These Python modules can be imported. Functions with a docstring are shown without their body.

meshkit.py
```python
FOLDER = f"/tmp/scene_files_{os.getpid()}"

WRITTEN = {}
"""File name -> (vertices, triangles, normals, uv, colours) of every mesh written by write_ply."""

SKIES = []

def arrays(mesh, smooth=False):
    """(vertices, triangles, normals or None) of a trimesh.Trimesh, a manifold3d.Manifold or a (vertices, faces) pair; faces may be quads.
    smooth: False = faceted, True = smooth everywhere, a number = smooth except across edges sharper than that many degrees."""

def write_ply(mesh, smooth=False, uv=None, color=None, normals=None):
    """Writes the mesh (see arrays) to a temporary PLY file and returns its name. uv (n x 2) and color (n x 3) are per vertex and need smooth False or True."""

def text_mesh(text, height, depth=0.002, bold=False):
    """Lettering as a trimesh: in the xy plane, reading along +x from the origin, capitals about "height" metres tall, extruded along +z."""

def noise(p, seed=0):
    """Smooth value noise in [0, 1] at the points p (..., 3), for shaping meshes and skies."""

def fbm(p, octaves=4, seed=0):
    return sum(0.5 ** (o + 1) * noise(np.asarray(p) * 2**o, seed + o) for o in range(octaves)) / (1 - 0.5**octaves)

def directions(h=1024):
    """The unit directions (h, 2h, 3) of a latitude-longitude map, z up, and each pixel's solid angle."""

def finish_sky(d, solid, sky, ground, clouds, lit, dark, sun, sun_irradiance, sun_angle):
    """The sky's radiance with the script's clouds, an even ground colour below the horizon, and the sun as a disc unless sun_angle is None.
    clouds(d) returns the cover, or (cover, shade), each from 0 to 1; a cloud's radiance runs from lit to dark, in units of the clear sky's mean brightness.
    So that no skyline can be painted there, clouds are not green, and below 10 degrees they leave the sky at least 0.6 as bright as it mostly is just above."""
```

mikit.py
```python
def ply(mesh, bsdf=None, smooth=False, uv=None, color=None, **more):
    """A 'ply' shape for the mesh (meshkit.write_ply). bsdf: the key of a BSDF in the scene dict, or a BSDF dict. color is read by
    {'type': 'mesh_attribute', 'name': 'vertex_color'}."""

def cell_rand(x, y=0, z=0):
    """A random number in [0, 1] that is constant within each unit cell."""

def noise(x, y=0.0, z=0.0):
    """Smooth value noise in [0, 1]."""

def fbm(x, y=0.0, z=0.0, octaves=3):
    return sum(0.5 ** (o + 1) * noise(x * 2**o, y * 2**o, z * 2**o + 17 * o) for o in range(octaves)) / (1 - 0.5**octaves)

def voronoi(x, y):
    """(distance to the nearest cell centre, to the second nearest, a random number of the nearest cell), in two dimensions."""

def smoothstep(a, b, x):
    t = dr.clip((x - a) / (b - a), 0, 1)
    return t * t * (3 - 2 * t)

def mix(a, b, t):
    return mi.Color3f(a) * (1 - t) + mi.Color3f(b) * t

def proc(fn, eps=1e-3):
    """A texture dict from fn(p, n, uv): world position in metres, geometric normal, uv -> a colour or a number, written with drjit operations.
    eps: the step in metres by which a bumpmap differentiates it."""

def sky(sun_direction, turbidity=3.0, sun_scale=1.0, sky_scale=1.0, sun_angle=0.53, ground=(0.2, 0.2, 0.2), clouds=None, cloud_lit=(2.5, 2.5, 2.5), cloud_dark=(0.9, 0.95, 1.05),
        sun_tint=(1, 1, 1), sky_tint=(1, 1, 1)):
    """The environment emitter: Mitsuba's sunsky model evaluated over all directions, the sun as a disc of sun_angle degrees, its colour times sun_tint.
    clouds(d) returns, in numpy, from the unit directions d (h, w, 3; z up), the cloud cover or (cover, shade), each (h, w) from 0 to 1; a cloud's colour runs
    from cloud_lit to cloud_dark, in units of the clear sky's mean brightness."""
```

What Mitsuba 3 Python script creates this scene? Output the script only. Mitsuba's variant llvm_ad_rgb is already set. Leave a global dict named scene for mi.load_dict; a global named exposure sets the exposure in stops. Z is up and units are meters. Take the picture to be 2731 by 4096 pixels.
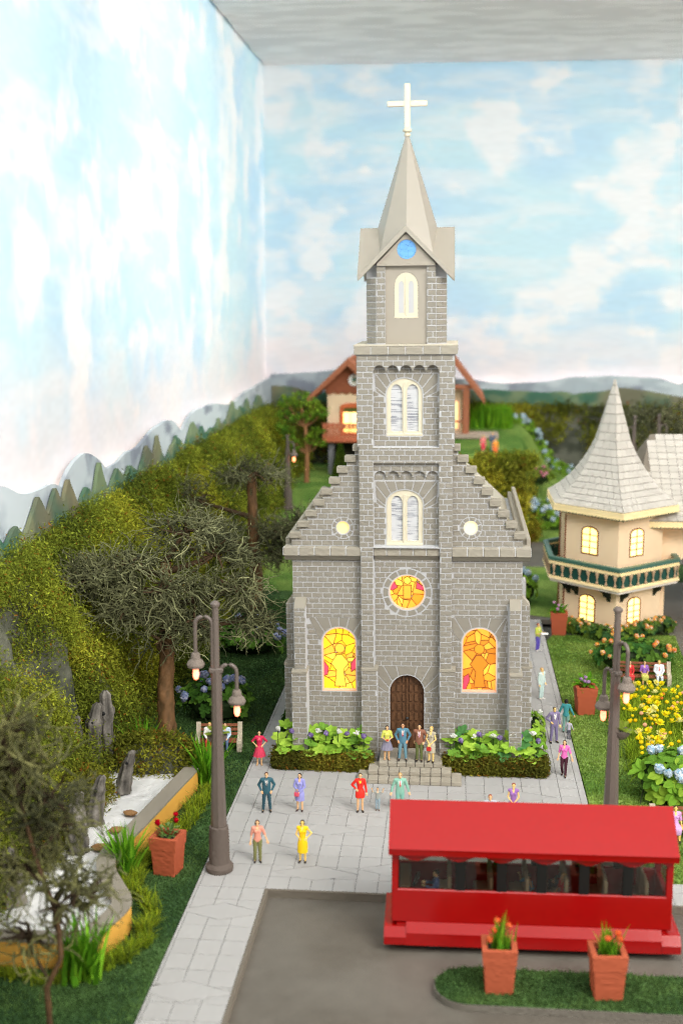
import math
import numpy as np
import trimesh
import mitsuba as mi
import drjit as dr
import mikit
import meshkit
from mikit import proc, fbm, noise, smoothstep, mix, voronoi, cell_rand
import manifold3d as m3
from shapely.geometry import Polygon, MultiPolygon, Point, LineString, box as sbox, MultiPoint
from shapely.ops import unary_union, voronoi_diagram
from shapely import affinity

K = 0.03            # the scene is laid out in life-size metres of the miniature town, then built at its real size (about 1:33)
T = mi.ScalarTransform4f
scene, labels = {}, {}
PI = math.pi

# ------------------------------------------------------------------ camera, light, exposure
exposure = 0.0
EYE = np.array([0.0, 0.0, 21.5])
PITCH, YAW = math.atan(492 / 2900), math.atan(266 / math.hypot(2900, 492))
FWD = np.array([-math.sin(YAW) * math.cos(PITCH), math.cos(YAW) * math.cos(PITCH), -math.sin(PITCH)])
scene['camera'] = {'type': 'thinlens', 'fov': 2 * math.degrees(math.atan(784 / 2900)), 'fov_axis': 'x',
                   'aperture_radius': 0.15 * K, 'focus_distance': 58.0 * K, 'near_clip': 0.05, 'far_clip': 60.0,
                   'to_world': T().look_at(origin=list(map(float, EYE * K)), target=list(map(float, (EYE + FWD * 10) * K)), up=[0, 0, 1])}
scene['unseen_room_light'] = {'type': 'constant', 'radiance': {'type': 'rgb', 'value': [1.04, 1.03, 1.00]}, 'sampling_weight': 4.0}  # even ambient light from all around, standing for the unseen room


def lamp(name, center, target, w, h, rgb, weight):
    c, t = np.array(center, float), np.array(target, float)
    scene[name] = {'type': 'rectangle', 'to_world': T().look_at(origin=list(c * K), target=list(t * K), up=[0.01, 0.02, 1]) @ T().scale([w * K / 2, h * K / 2, 1]),
                   'bsdf': {'type': 'diffuse', 'reflectance': {'type': 'rgb', 'value': 0.6}},
                   'emitter': {'type': 'area', 'radiance': {'type': 'rgb', 'value': list(rgb)}, 'sampling_weight': weight}}


lamp('ceiling_lamp', (44, -8, 56), (0, 60, 6), 36, 30, (19.0, 18.4, 17.2), 8.0)  # out of view, lights the model from the right front
lamp('ceiling_lamp_001', (16, 80, 44.9), (8, 136, 20), 44, 4, (34.0, 33.7, 33.2), 5.0)  # out of view under the ceiling, placed to light the back wall
lamp('ceiling_lamp_002', (12, 60, 44.9), (-20.6, 84, 16), 34, 4, (3.5, 3.48, 3.45), 3.0)  # out of view, placed to light the left wall
lamp('ceiling_lamp_003', (10, 24, 44), (2, 130, 20), 50, 8, (15.0, 14.8, 14.4), 5.0)  # out of view above the frame, lights the back of the model


# ------------------------------------------------------------------ helpers
def srgb(r, g, b, k=1.0):
    c = np.array([r, g, b], float) / 255
    return np.where(c <= 0.04045, c / 12.92, ((c + 0.055) / 1.055) ** 2.4) * k


RNG = np.random.default_rng(7)


class MB:
    """Collects shapes (vertices, triangles, vertex colours) of ONE mesh."""

    def __init__(self, col=(0.5, 0.5, 0.5)):
        self.V, self.F, self.C, self.n, self.col = [], [], [], 0, np.array(col, float)

    def add(self, v, f, col=None):
        v, f = np.asarray(v, float), np.asarray(f, int)
        if f.shape[1] == 4:
            f = np.vstack([f[:, [0, 1, 2]], f[:, [0, 2, 3]]])
        c = self.col if col is None else np.asarray(col, float)
        self.V.append(v)
        self.F.append(f + self.n)
        self.C.append(np.broadcast_to(c, (len(v), 3)))
        self.n += len(v)
        return self

    def box(self, x0, x1, y0, y1, z0, z1, col=None):
        v = np.array([[x, y, z] for x in (x0, x1) for y in (y0, y1) for z in (z0, z1)], float)
        return self.add(v, BOXF, col)

    def rbox(self, x0, x1, y0, y1, z0, z1, r=0.04, col=None):
        return self.add(*rbox(x0, x1, y0, y1, z0, z1, r), col)

    def prism(self, poly, a, b, axis='y', col=None, back=True):
        for g in polys(poly):
            v, f = extrude(g, back)
            t = a + v[:, 2] * (b - a)
            if axis == 'y':
                v = np.stack([v[:, 0], t, v[:, 1]], 1)
                f = f if b < a else f[:, ::-1]
            elif axis == 'x':
                v = np.stack([t, v[:, 0], v[:, 1]], 1)
                f = f if b > a else f[:, ::-1]
            else:
                v = np.stack([v[:, 0], v[:, 1], t], 1)
                f = f if b > a else f[:, ::-1]
            self.add(v, f, col)
        return self

    def tube(self, pts, rad, n=8, col=None):
        pts = np.asarray(pts, float)
        rad = np.broadcast_to(np.asarray(rad, float), (len(pts),))
        v, f = tubes(pts[None], rad[None], n, caps=True)
        return self.add(v, f, col)

    def lathe(self, prof, n=20, at=(0, 0, 0), col=None):
        prof = np.asarray(prof, float)
        a = np.arange(n) * 2 * PI / n
        v = np.concatenate([np.stack([r * np.cos(a), r * np.sin(a), a * 0 + z], 1) for r, z in prof]) + np.asarray(at)
        i = np.arange(n)
        j = (i + 1) % n
        f = np.concatenate([np.stack([k * n + i, k * n + j, (k + 1) * n + j, (k + 1) * n + i], 1) for k in range(len(prof) - 1)])
        return self.add(v, f, col)

    def man(self, m, col=None):
        me = m.to_mesh()
        return self.add(me.vert_properties[:, :3], me.tri_verts, col)

    def data(self):
        return np.concatenate(self.V), np.concatenate(self.F), np.clip(np.concatenate(self.C), 0.002, 0.92)


BOXF = np.array([[0, 1, 3], [0, 3, 2], [4, 6, 7], [4, 7, 5], [0, 4, 5], [0, 5, 1], [2, 3, 7], [2, 7, 6], [0, 2, 6], [0, 6, 4], [1, 5, 7], [1, 7, 3]])
_RB = {}


def rbox(x0, x1, y0, y1, z0, z1, r=0.04):
    """A box with chamfered edges."""
    s = np.array([x1 - x0, y1 - y0, z1 - z0]) / 2
    c = np.array([x0 + x1, y0 + y1, z0 + z1]) / 2
    r = min(r, s.min() * 0.45)
    if 'f' not in _RB:
        p = np.array([[sx * (2 - (k != 0)), sy * (2 - (k != 1)), sz * (2 - (k != 2))] for sx in (-1, 1) for sy in (-1, 1) for sz in (-1, 1) for k in range(3)], float)
        h = trimesh.convex.convex_hull(p)
        _RB['v'], _RB['f'] = np.array(h.vertices), np.array(h.faces)
    v = _RB['v']
    inner = np.abs(v) < 1.5
    v = np.sign(v) * (s - np.where(inner, r, 0)) + c
    return v, _RB['f']


def polys(p):
    if p.is_empty:
        return []
    return [g for g in getattr(p, 'geoms', [p]) if g.geom_type == 'Polygon' and g.area > 1e-5]


def extrude(g, back=True):
    """A shapely polygon as a unit prism: z 0..1, cap at z = 1 (and 0), counter-clockwise seen from +z."""
    g = Polygon(g.exterior, g.interiors).buffer(0) if not g.is_valid else g
    from shapely.geometry.polygon import orient
    g = orient(g)
    ring = np.array(g.exterior.coords)[:-1]
    if not g.interiors and len(ring) == 4:
        v2, t = ring, np.array([[0, 1, 2], [0, 2, 3]])
    else:
        v2, t = trimesh.creation.triangulate_polygon(g, engine='earcut')
        a = v2[t]
        cr = (a[:, 1, 0] - a[:, 0, 0]) * (a[:, 2, 1] - a[:, 0, 1]) - (a[:, 1, 1] - a[:, 0, 1]) * (a[:, 2, 0] - a[:, 0, 0])
        t = np.where((cr < 0)[:, None], t[:, ::-1], t)
    n = len(v2)
    V = [np.column_stack([v2, np.ones(n)])]
    F = [t]
    k = n
    if back:
        V.append(np.column_stack([v2, np.zeros(n)]))
        F.append(t[:, ::-1] + k)
        k += n
    for r in [g.exterior, *g.interiors]:
        c = np.array(r.coords)[:-1]
        m = len(c)
        i = np.arange(m)
        j = (i + 1) % m
        V += [np.column_stack([c, np.zeros(m)]), np.column_stack([c, np.ones(m)])]
        F.append(np.vstack([np.stack([i, j, j + m], 1), np.stack([i, j + m, i + m], 1)]) + k)
        k += 2 * m
    return np.concatenate(V), np.concatenate(F)


def tubes(P, R, n=3, caps=False):
    """P (N, S, 3) paths, R (N, S) radii -> one mesh of N tubes."""
    N, S = P.shape[:2]
    d = np.gradient(P, axis=1)
    d /= np.linalg.norm(d, axis=2, keepdims=True) + 1e-9
    ref = np.where(np.abs(d[:, :1, 2:]) > 0.9, [[[1.0, 0, 0]]], [[[0, 0, 1.0]]])
    u = np.cross(d, np.broadcast_to(ref, d.shape))
    u /= np.linalg.norm(u, axis=2, keepdims=True) + 1e-9
    w = np.cross(d, u)
    a = np.arange(n) * 2 * PI / n
    V = P[:, :, None] + R[:, :, None, None] * (u[:, :, None] * np.cos(a)[None, None, :, None] + w[:, :, None] * np.sin(a)[None, None, :, None])
    i, j = np.arange(n), (np.arange(n) + 1) % n
    quad = np.concatenate([np.stack([k * n + i, (k + 1) * n + i, (k + 1) * n + j, k * n + j], 1) for k in range(S - 1)])
    tri = np.vstack([quad[:, [0, 2, 1]], quad[:, [0, 3, 2]]])
    if caps:
        tri = np.vstack([tri, [[0, q + 1, q] for q in range(1, n - 1)], [[(S - 1) * n, (S - 1) * n + q, (S - 1) * n + q + 1] for q in range(1, n - 1)]])
    F = (tri[None] + (np.arange(N) * S * n)[:, None, None]).reshape(-1, 3)
    return V.reshape(-1, 3), F


def rotz(v, a, at=(0, 0, 0)):
    v = np.asarray(v, float)
    c, s = math.cos(a), math.sin(a)
    return np.stack([v[..., 0] * c - v[..., 1] * s, v[..., 0] * s + v[..., 1] * c, v[..., 2]], -1) + np.asarray(at)


def add(key, mb, bsdf='matte', smooth=False, f=None, **more):
    """One entry of the scene from a mesh in life-size metres; f maps its vertices first."""
    v, t, c = mb.data()
    if f is not None:
        v = f(v)
    if smooth and smooth is not True:
        tm = trimesh.Trimesh(v, t, process=False)
        tm.visual.vertex_colors = None
        idx = np.arange(len(v))
        key3 = np.round(v, 5)
        _, first, inv = np.unique(np.column_stack([key3, np.round(c, 4)]), axis=0, return_index=True, return_inverse=True)
        inv = inv.ravel()
        tm = trimesh.Trimesh(v[first], inv[t], process=False, vertex_attributes=None)
        v, t, c = split_smooth(v[first], inv[t], c[first], smooth)
        smooth = True
    scene[key] = coloured(v, t, c, bsdf, smooth, more)
    return key


def coloured(v, t, c, bsdf, smooth, more={}):
    """A mesh whose faces each have one colour carries it in its uv (two numbers), so that Mitsuba can join it with others of its material."""
    if bsdf + '_plain' in scene and np.allclose(c[t[:, 0]], c[t[:, 1]], atol=1e-6) and np.allclose(c[t[:, 0]], c[t[:, 2]], atol=1e-6):
        uv = np.stack([np.floor(c[:, 0] * 4095) + np.clip(c[:, 1], 0.002, 0.99), c[:, 2]], 1)
        return mikit.ply((v * K, t), bsdf + '_plain', smooth=smooth, uv=uv, **more)
    return mikit.ply((v * K, t), bsdf, smooth=smooth, color=c if bsdf + '_plain' in scene else None, **more)


def split_smooth(v, t, c, angle):
    tm = trimesh.Trimesh(v, t, process=False)
    ok = tm.face_adjacency_angles < math.radians(angle)
    import scipy.sparse as sp
    from scipy.sparse.csgraph import connected_components
    # corners that share a vertex are welded where their faces meet smoothly
    nf = len(t)
    adj, edge = tm.face_adjacency[ok], tm.face_adjacency_edges[ok]
    corner = {}
    rows, cols = [], []
    loc = lambda fs, vs: fs * 3 + np.argmax(t[fs] == vs[:, None], axis=1)  # noqa: E731
    for k in range(2):
        rows.append(loc(adj[:, 0], edge[:, k]))
        cols.append(loc(adj[:, 1], edge[:, k]))
    rows, cols = np.concatenate(rows), np.concatenate(cols)
    n, lab = connected_components(sp.coo_matrix((np.ones(len(rows)), (rows, cols)), shape=(nf * 3, nf * 3)), directed=False)
    _, first = np.unique(lab, return_index=True)
    flat = t.ravel()
    return v[flat[first]], lab.reshape(-1, 3), c[flat[first]]


def Rz(a):
    c, s = math.cos(a), math.sin(a)
    return np.array([[c, -s, 0], [s, c, 0], [0, 0, 1.0]])


def Rx(a):
    c, s = math.cos(a), math.sin(a)
    return np.array([[1.0, 0, 0], [0, c, -s], [0, s, c]])


def Ry(a):
    c, s = math.cos(a), math.sin(a)
    return np.array([[c, 0, s], [0, 1.0, 0], [-s, 0, c]])


_used = {}


def name(base):
    """base, base_001, base_002 ... ; works for a part's key too."""
    n = _used.get(base, 0)
    _used[base] = n + 1
    return base if n == 0 else f'{base}_{n:03d}'


def tag(key, label, cat=None, group=None, kind=None):
    labels[key] = {k: x for k, x in (('label', label), ('category', cat), ('group', group), ('kind', kind)) if x}
    return key


def sphere(r, at=(0, 0, 0), sc=(1, 1, 1), n=12):
    return m3.Manifold.sphere(1.0, n).scale([r * sc[0], r * sc[1], r * sc[2]]).translate(list(map(float, at)))


def cap(a, b, ra, rb, n=10):
    return m3.Manifold.batch_hull([sphere(ra, a, n=n), sphere(rb, b, n=n)])


def union(l):
    return m3.Manifold.batch_boolean(l, m3.OpType.Add)


# ------------------------------------------------------------------ materials
VC = {'type': 'mesh_attribute', 'name': 'vertex_color'}


def unpack(p, n, uv):
    k = dr.floor(uv.x)
    return mi.Color3f(k / 4095.0, uv.x - k, uv.y)


UVC = proc(unpack)


def both(key, fn):
    """A material for coloured meshes: one that reads colours per vertex, one that reads them from the uv."""
    scene[key], scene[key + '_plain'] = fn(VC), fn(UVC)


def two(b):
    return {'type': 'twosided', 'bsdf': b}


def bump(fn, scale, inner, eps):
    return {'type': 'bumpmap', 'arbitrary': proc(fn, eps), 'scale': scale, 'bsdf': inner}


def matte_inner(c, rough=0.75, spec=0.3):
    return {'type': 'principled', 'base_color': c, 'roughness': rough, 'specular': spec}


both('matte', lambda c: two(matte_inner(c)))
both('satin', lambda c: two(matte_inner(c, 0.42, 0.5)))
both('gloss', lambda c: two({'type': 'principled', 'base_color': c, 'roughness': 0.16, 'specular': 0.4, 'clearcoat': 0.5, 'clearcoat_gloss': 0.95}))
both('leafy', lambda c: {'type': 'principledthin', 'base_color': c, 'roughness': 0.45, 'diff_trans': 0.7, 'spec_trans': 0.0, 'eta': 1.35})
both('lit_glass', lambda c: {'type': 'principledthin', 'base_color': c, 'roughness': 0.4, 'diff_trans': 1.7, 'spec_trans': 0.0, 'eta': 1.4})


def q(p):
    return p.x / K, p.y / K, p.z / K


def f_grain(p, n, uv):
    x, y, z = q(p)
    return fbm(x * 9, y * 9, z * 9, 3)


both('stone', lambda c: two(bump(f_grain, 0.05 * K, matte_inner(c, 0.8, 0.25), 0.02 * K)))
both('clay', lambda c: two(bump(f_grain, 0.04 * K, matte_inner(c, 0.7, 0.3), 0.02 * K)))


def f_ceiling(p, n, uv):
    x, y, z = q(p)
    return fbm(x * 0.45 + 0.8 * noise(y * 0.5, x * 0.2), y * 1.5, 3.0, 4)


def c_ceiling(p, n, uv):
    x, y, z = q(p)
    s = fbm(x * 0.3 + 0.6 * noise(y * 0.4, x * 0.2), y * 1.0, 8.0, 4)
    d = smoothstep(0.35, 0.7, s)
    return mix((0.78, 0.735, 0.725), (0.91, 0.865, 0.85), d)


scene['plaster'] = two(bump(f_ceiling, 0.5 * K, {'type': 'principled', 'base_color': proc(c_ceiling), 'roughness': 0.85, 'specular': 0.2}, 0.05 * K))


def c_mural(p, n, uv):
    x, y, z = q(p)
    side = dr.abs(n.x) > 0.5
    s = dr.select(side, y * 0.165 + 40.0, x * 0.14)
    t = z * dr.select(side, 0.155, 0.20)
    w = noise(s * 3.0, t * 3.0, 5.0)
    a = fbm(s * 1.5 + 0.25 * w, t * 1.35 + 0.2 * noise(s * 2.0, t * 2.0, 9.0), 2.0, 4)
    wisps = fbm(s * 0.9, t * 3.4, 7.0, 4)
    cover = dr.clip(smoothstep(0.45, 0.74, a) * 0.95 + smoothstep(0.42, 0.8, wisps) * 0.5, 0, 1)
    blue = mix((0.60, 0.80, 0.87), (0.53, 0.73, 0.87), smoothstep(0.3, 0.7, fbm(s * 0.8, t * 0.8, 12.0, 2)))
    c = mix(blue, (0.86, 0.87, 0.88), cover)
    low = smoothstep(21.0, 12.5, z + 3.0 * (w - 0.5))
    c = mix(c, (0.85, 0.77, 0.78), low * 0.8)  # pinkish white horizon glow put into the wall colour
    brush = 0.97 + 0.05 * noise(s * 9.0, t * 24.0, 1.0)
    return c * brush


scene['mural'] = two({'type': 'principled', 'base_color': proc(c_mural), 'roughness': 0.8, 'specular': 0.2})


def c_snow(p, n, uv):
    x, y, z = q(p)
    s = x + y
    a = fbm(s * 0.55, z * 0.5, 3.0, 4)
    b = fbm(s * 0.25, z * 0.6, 8.0, 3)
    return mix(mix((0.42, 0.48, 0.52), (0.25, 0.28, 0.34), smoothstep(0.46, 0.75, a)), (0.55, 0.61, 0.64), smoothstep(0.45, 0.65, b))


def c_hill(p, n, uv):
    x, y, z = q(p)
    s = x + y
    a = fbm(s * 0.5, z * 0.5, 3.0, 4)
    b = fbm(s * 0.23, z * 0.15, 18.0, 3)
    c = mix((0.06, 0.15, 0.10), (0.19, 0.25, 0.14), smoothstep(0.35, 0.65, a))
    return mix(c, (0.24, 0.17, 0.11), smoothstep(0.52, 0.72, b) * 0.6)


scene['snow_paint'] = two({'type': 'principled', 'base_color': proc(c_snow), 'roughness': 0.8, 'specular': 0.2})
scene['hill_paint'] = two({'type': 'principled', 'base_color': proc(c_hill), 'roughness': 0.8, 'specular': 0.2})


def c_road(p, n, uv):
    x, y, z = q(p)
    a = fbm(x * 0.35, y * 0.35, 1.0, 4)
    b = fbm(x * 2.2, y * 2.2, 4.0, 3)
    g = noise(x * 40, y * 40, 2.0)
    c = mix((0.105, 0.092, 0.074), (0.130, 0.117, 0.097), smoothstep(0.3, 0.7, a))
    return c * (0.86 + 0.16 * b + 0.12 * g)


scene['asphalt'] = two({'type': 'principled', 'base_color': proc(c_road), 'roughness': 0.55, 'specular': 0.35})


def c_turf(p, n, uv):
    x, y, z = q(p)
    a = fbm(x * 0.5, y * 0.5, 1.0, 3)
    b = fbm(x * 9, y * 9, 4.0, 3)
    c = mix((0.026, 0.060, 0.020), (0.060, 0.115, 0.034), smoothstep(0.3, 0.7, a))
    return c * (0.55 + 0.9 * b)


def f_turf(p, n, uv):
    x, y, z = q(p)
    return fbm(x * 11, y * 11, z * 11, 3)


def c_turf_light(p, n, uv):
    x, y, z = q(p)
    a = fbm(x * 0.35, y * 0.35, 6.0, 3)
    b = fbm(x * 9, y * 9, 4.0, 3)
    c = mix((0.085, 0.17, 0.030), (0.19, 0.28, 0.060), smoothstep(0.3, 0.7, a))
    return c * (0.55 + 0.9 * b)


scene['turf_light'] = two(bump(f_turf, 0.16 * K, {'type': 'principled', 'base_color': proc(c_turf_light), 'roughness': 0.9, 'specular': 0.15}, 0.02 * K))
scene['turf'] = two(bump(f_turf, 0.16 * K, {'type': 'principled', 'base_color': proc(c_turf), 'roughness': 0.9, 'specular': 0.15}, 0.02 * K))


def c_rock(p, n, uv):
    x, y, z = q(p)
    a = fbm(x * 0.8, y * 0.8, z * 0.8, 4)
    b = fbm(x * 4, y * 4, z * 4, 3)
    c = mix((0.045, 0.050, 0.034), (0.12, 0.122, 0.092), smoothstep(0.35, 0.65, a))
    return c * (0.7 + 0.6 * b)


scene['rock'] = two({'type': 'principled', 'base_color': proc(c_rock), 'roughness': 0.85, 'specular': 0.2})


def f_foam(p, n, uv):
    x, y, z = q(p)
    return fbm(x * 0.9, y * 0.9, 2.0, 4)


scene['foam'] = two(bump(f_foam, 0.3 * K, {'type': 'principled', 'base_color': {'type': 'rgb', 'value': [0.66, 0.655, 0.645]}, 'roughness': 0.5, 'specular': 0.4}, 0.05 * K))


def c_blind(p, n, uv):
    x, y, z = q(p)
    s = noise(x * 2.5, z * 26.0, 3.0)
    t = fbm(x * 2.2, z * 1.4, 9.0, 3)
    return mix((0.52, 0.525, 0.535), (0.24, 0.25, 0.28), smoothstep(0.35, 0.85, s) * smoothstep(0.15, 0.6, t))


scene['blind'] = two({'type': 'principled', 'base_color': proc(c_blind), 'roughness': 0.7, 'specular': 0.2})
scene['window_glass'] = {'type': 'thindielectric', 'int_ior': 1.5, 'specular_transmittance': {'type': 'rgb', 'value': [0.52, 0.53, 0.50]}}


def c_clock(p, n, uv):
    x, y, z = q(p)
    a = fbm(x * 2.2, z * 7.0, 3.0, 4)
    d, e, r = voronoi(x * 3.2, z * 5.0)
    line = smoothstep(0.06, 0.0, e - d)
    return mix(mix((0.05, 0.23, 0.62), (0.20, 0.46, 0.80), a), (0.02, 0.06, 0.20), line * 0.8)


scene['blue_glass'] = two({'type': 'principled', 'base_color': proc(c_clock), 'roughness': 0.3, 'specular': 0.5})


def c_wood(p, n, uv):
    x, y, z = q(p)
    a = fbm(x * 14, y * 14, z * 3.0, 3)
    return mix((0.055, 0.024, 0.010), (0.15, 0.070, 0.030), a)


scene['door_wood'] = two({'type': 'principled', 'base_color': proc(c_wood), 'roughness': 0.55, 'specular': 0.35})


def glow(rgb, weight=0.05):
    return {'type': 'area', 'radiance': {'type': 'rgb', 'value': list(map(float, rgb))}, 'sampling_weight': weight}


# ------------------------------------------------------------------ the room: ceiling, painted walls, ground
XW, YB, ZC = -20.6, 136.6, 45.8      # left wall, back wall, ceiling
mb = MB()
mb.box(XW - 0.6, XW, 8, YB + 0.6, -0.6, ZC)
add('wall_left', mb, 'mural')
mb = MB()
mb.box(XW, 62, YB, YB + 0.6, -0.6, ZC)
add('wall_back', mb, 'mural')
# the ceiling panel with a slightly uneven cut edge
e = [(x, YB - 0.02 - 0.16 * float(meshkit.fbm(np.array([x * 0.7, 1.0, 2.0]), 3))) for x in np.linspace(XW + 0.15, 62, 90)]
l = [(XW + 0.05 + 0.35 * float(meshkit.fbm(np.array([1.0, y * 0.6, 5.0]), 3)), y) for y in np.linspace(46, YB - 0.4, 80)]
mb = MB().prism(Polygon(e + [(62, 46)] + l), ZC - 0.35, ZC, 'z')
add('ceiling', mb, 'plaster')
mb = MB().box(XW, 62, 46, YB, ZC + 0.001, ZC + 0.4)
add('ceiling_slab', mb, 'matte')
for k, s in (('wall_left', 'left wall painted with a pale blue sky and white clouds'), ('wall_back', 'back wall painted with a pale blue sky and white clouds'), ('ceiling', 'grey brushed plaster ceiling panel'), ('ceiling_slab', None)):
    tag(k, s, kind='structure')
for k, s in (('ceiling_lamp', 'unseen broad soft lamp high on the right, lighting the model from the front'), ('ceiling_lamp_001', 'unseen long lamp under the ceiling washing the back wall'), ('ceiling_lamp_002', 'unseen long lamp under the ceiling washing the left wall'), ('ceiling_lamp_003', 'unseen long lamp in front of the ceiling edge aimed at the back of the model')):
    tag(k, s, 'lamp')


def ridge(s, seed, base, amp, freq, log=False):
    s = np.asarray(s, float)
    if log:
        s = 60.0 * np.log(s)
    p = np.stack([s * freq, s * 0 + seed, s * 0], -1)
    r = meshkit.fbm(p, 3)
    b = np.abs(np.sin(s * freq * 1.7 + seed + 3 * meshkit.noise(p * 0.7))) ** 0.8
    return base + amp * (0.6 * r + 0.4 * b)


def board(key, axis, s0, s1, at, thick, zfun, z0, bsdf, n=260):
    s = np.linspace(s0, s1, n)
    poly = Polygon(list(zip(s, zfun(s))) + [(s1, z0), (s0, z0)])
    mb = MB().prism(poly, at, at + thick, axis)
    add(key, mb, bsdf)


def cones(s, cs, base):
    z = np.zeros_like(s) + base
    for c, h, w in cs:
        z = np.maximum(z, base + h * np.clip(1 - np.abs(s - c) / w, 0, 1) ** 1.25)
    return z


r_ = np.random.default_rng(3)
cs = []
yy = 28.0
while yy < 130:
    cs.append((yy, r_.uniform(0.9, 2.5), yy * r_.uniform(0.03, 0.06)))
    yy += yy * r_.uniform(0.03, 0.07)
board('mountains', 'x', 20, YB - 0.9, XW + 0.5, 0.22, lambda s: ridge(s, 3.0, 11.0, 2.9, 0.14, True), 8.5, 'snow_paint')
board('foothills', 'x', 20, YB - 1.0, XW + 0.78, 0.2, lambda s: cones(s, cs, 9.9) + 0.5 * meshkit.noise(np.stack([s, s * 0, s * 0], -1)), 8.3, 'hill_paint', 700)
board('mountains_001', 'y', XW + 0.6, 62, YB - 0.7, -0.22, lambda s: ridge(s + 20, 8.0, 12.2, 1.9, 0.14), 8.5, 'snow_paint')
board('foothills_001', 'y', XW + 0.8, 62, YB - 1.0, -0.2, lambda s: ridge(s, 14.0, 10.1, 2.7, 0.13), 8.3, 'hill_paint')
tag('mountains', 'grey snowy mountain cut-out along the left wall', kind='structure')
tag('foothills', 'green and brown pointed hills cut-out along the left wall', kind='structure')
tag('mountains_001', 'grey snowy mountain cut-out along the back wall', kind='structure')
tag('foothills_001', 'rounded green hills cut-out along the back wall', kind='structure')
# hidden strip lights behind the cut-out mountains wash the wall
mb = MB((0.8, 0.8, 0.8)).box(XW + 0.06, XW + 0.26, 24, YB - 1.2, 11.3, 11.5)
add('strip_light', mb, 'matte', emitter=glow((3.2, 2.2, 1.5), 1.5))
mb = MB((0.8, 0.8, 0.8)).box(XW + 1.2, 60, YB - 0.3, YB - 0.1, 11.3, 11.5)
add('strip_light_001', mb, 'matte', emitter=glow((8.0, 6.2, 5.4), 1.5))
tag('strip_light', 'warm strip light hidden behind the mountain cut-out on the left wall', 'strip light')
tag('strip_light_001', 'warm strip light hidden behind the mountain cut-out on the back wall', 'strip light')


def sheet(key, poly, z, bsdf, label, thick=0.3, col=(0.4, 0.4, 0.4), kind='structure'):
    mb = MB(col).prism(poly, z - thick, z, 'z')
    add(key, mb, bsdf)
    tag(key, label, kind=kind)


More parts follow.
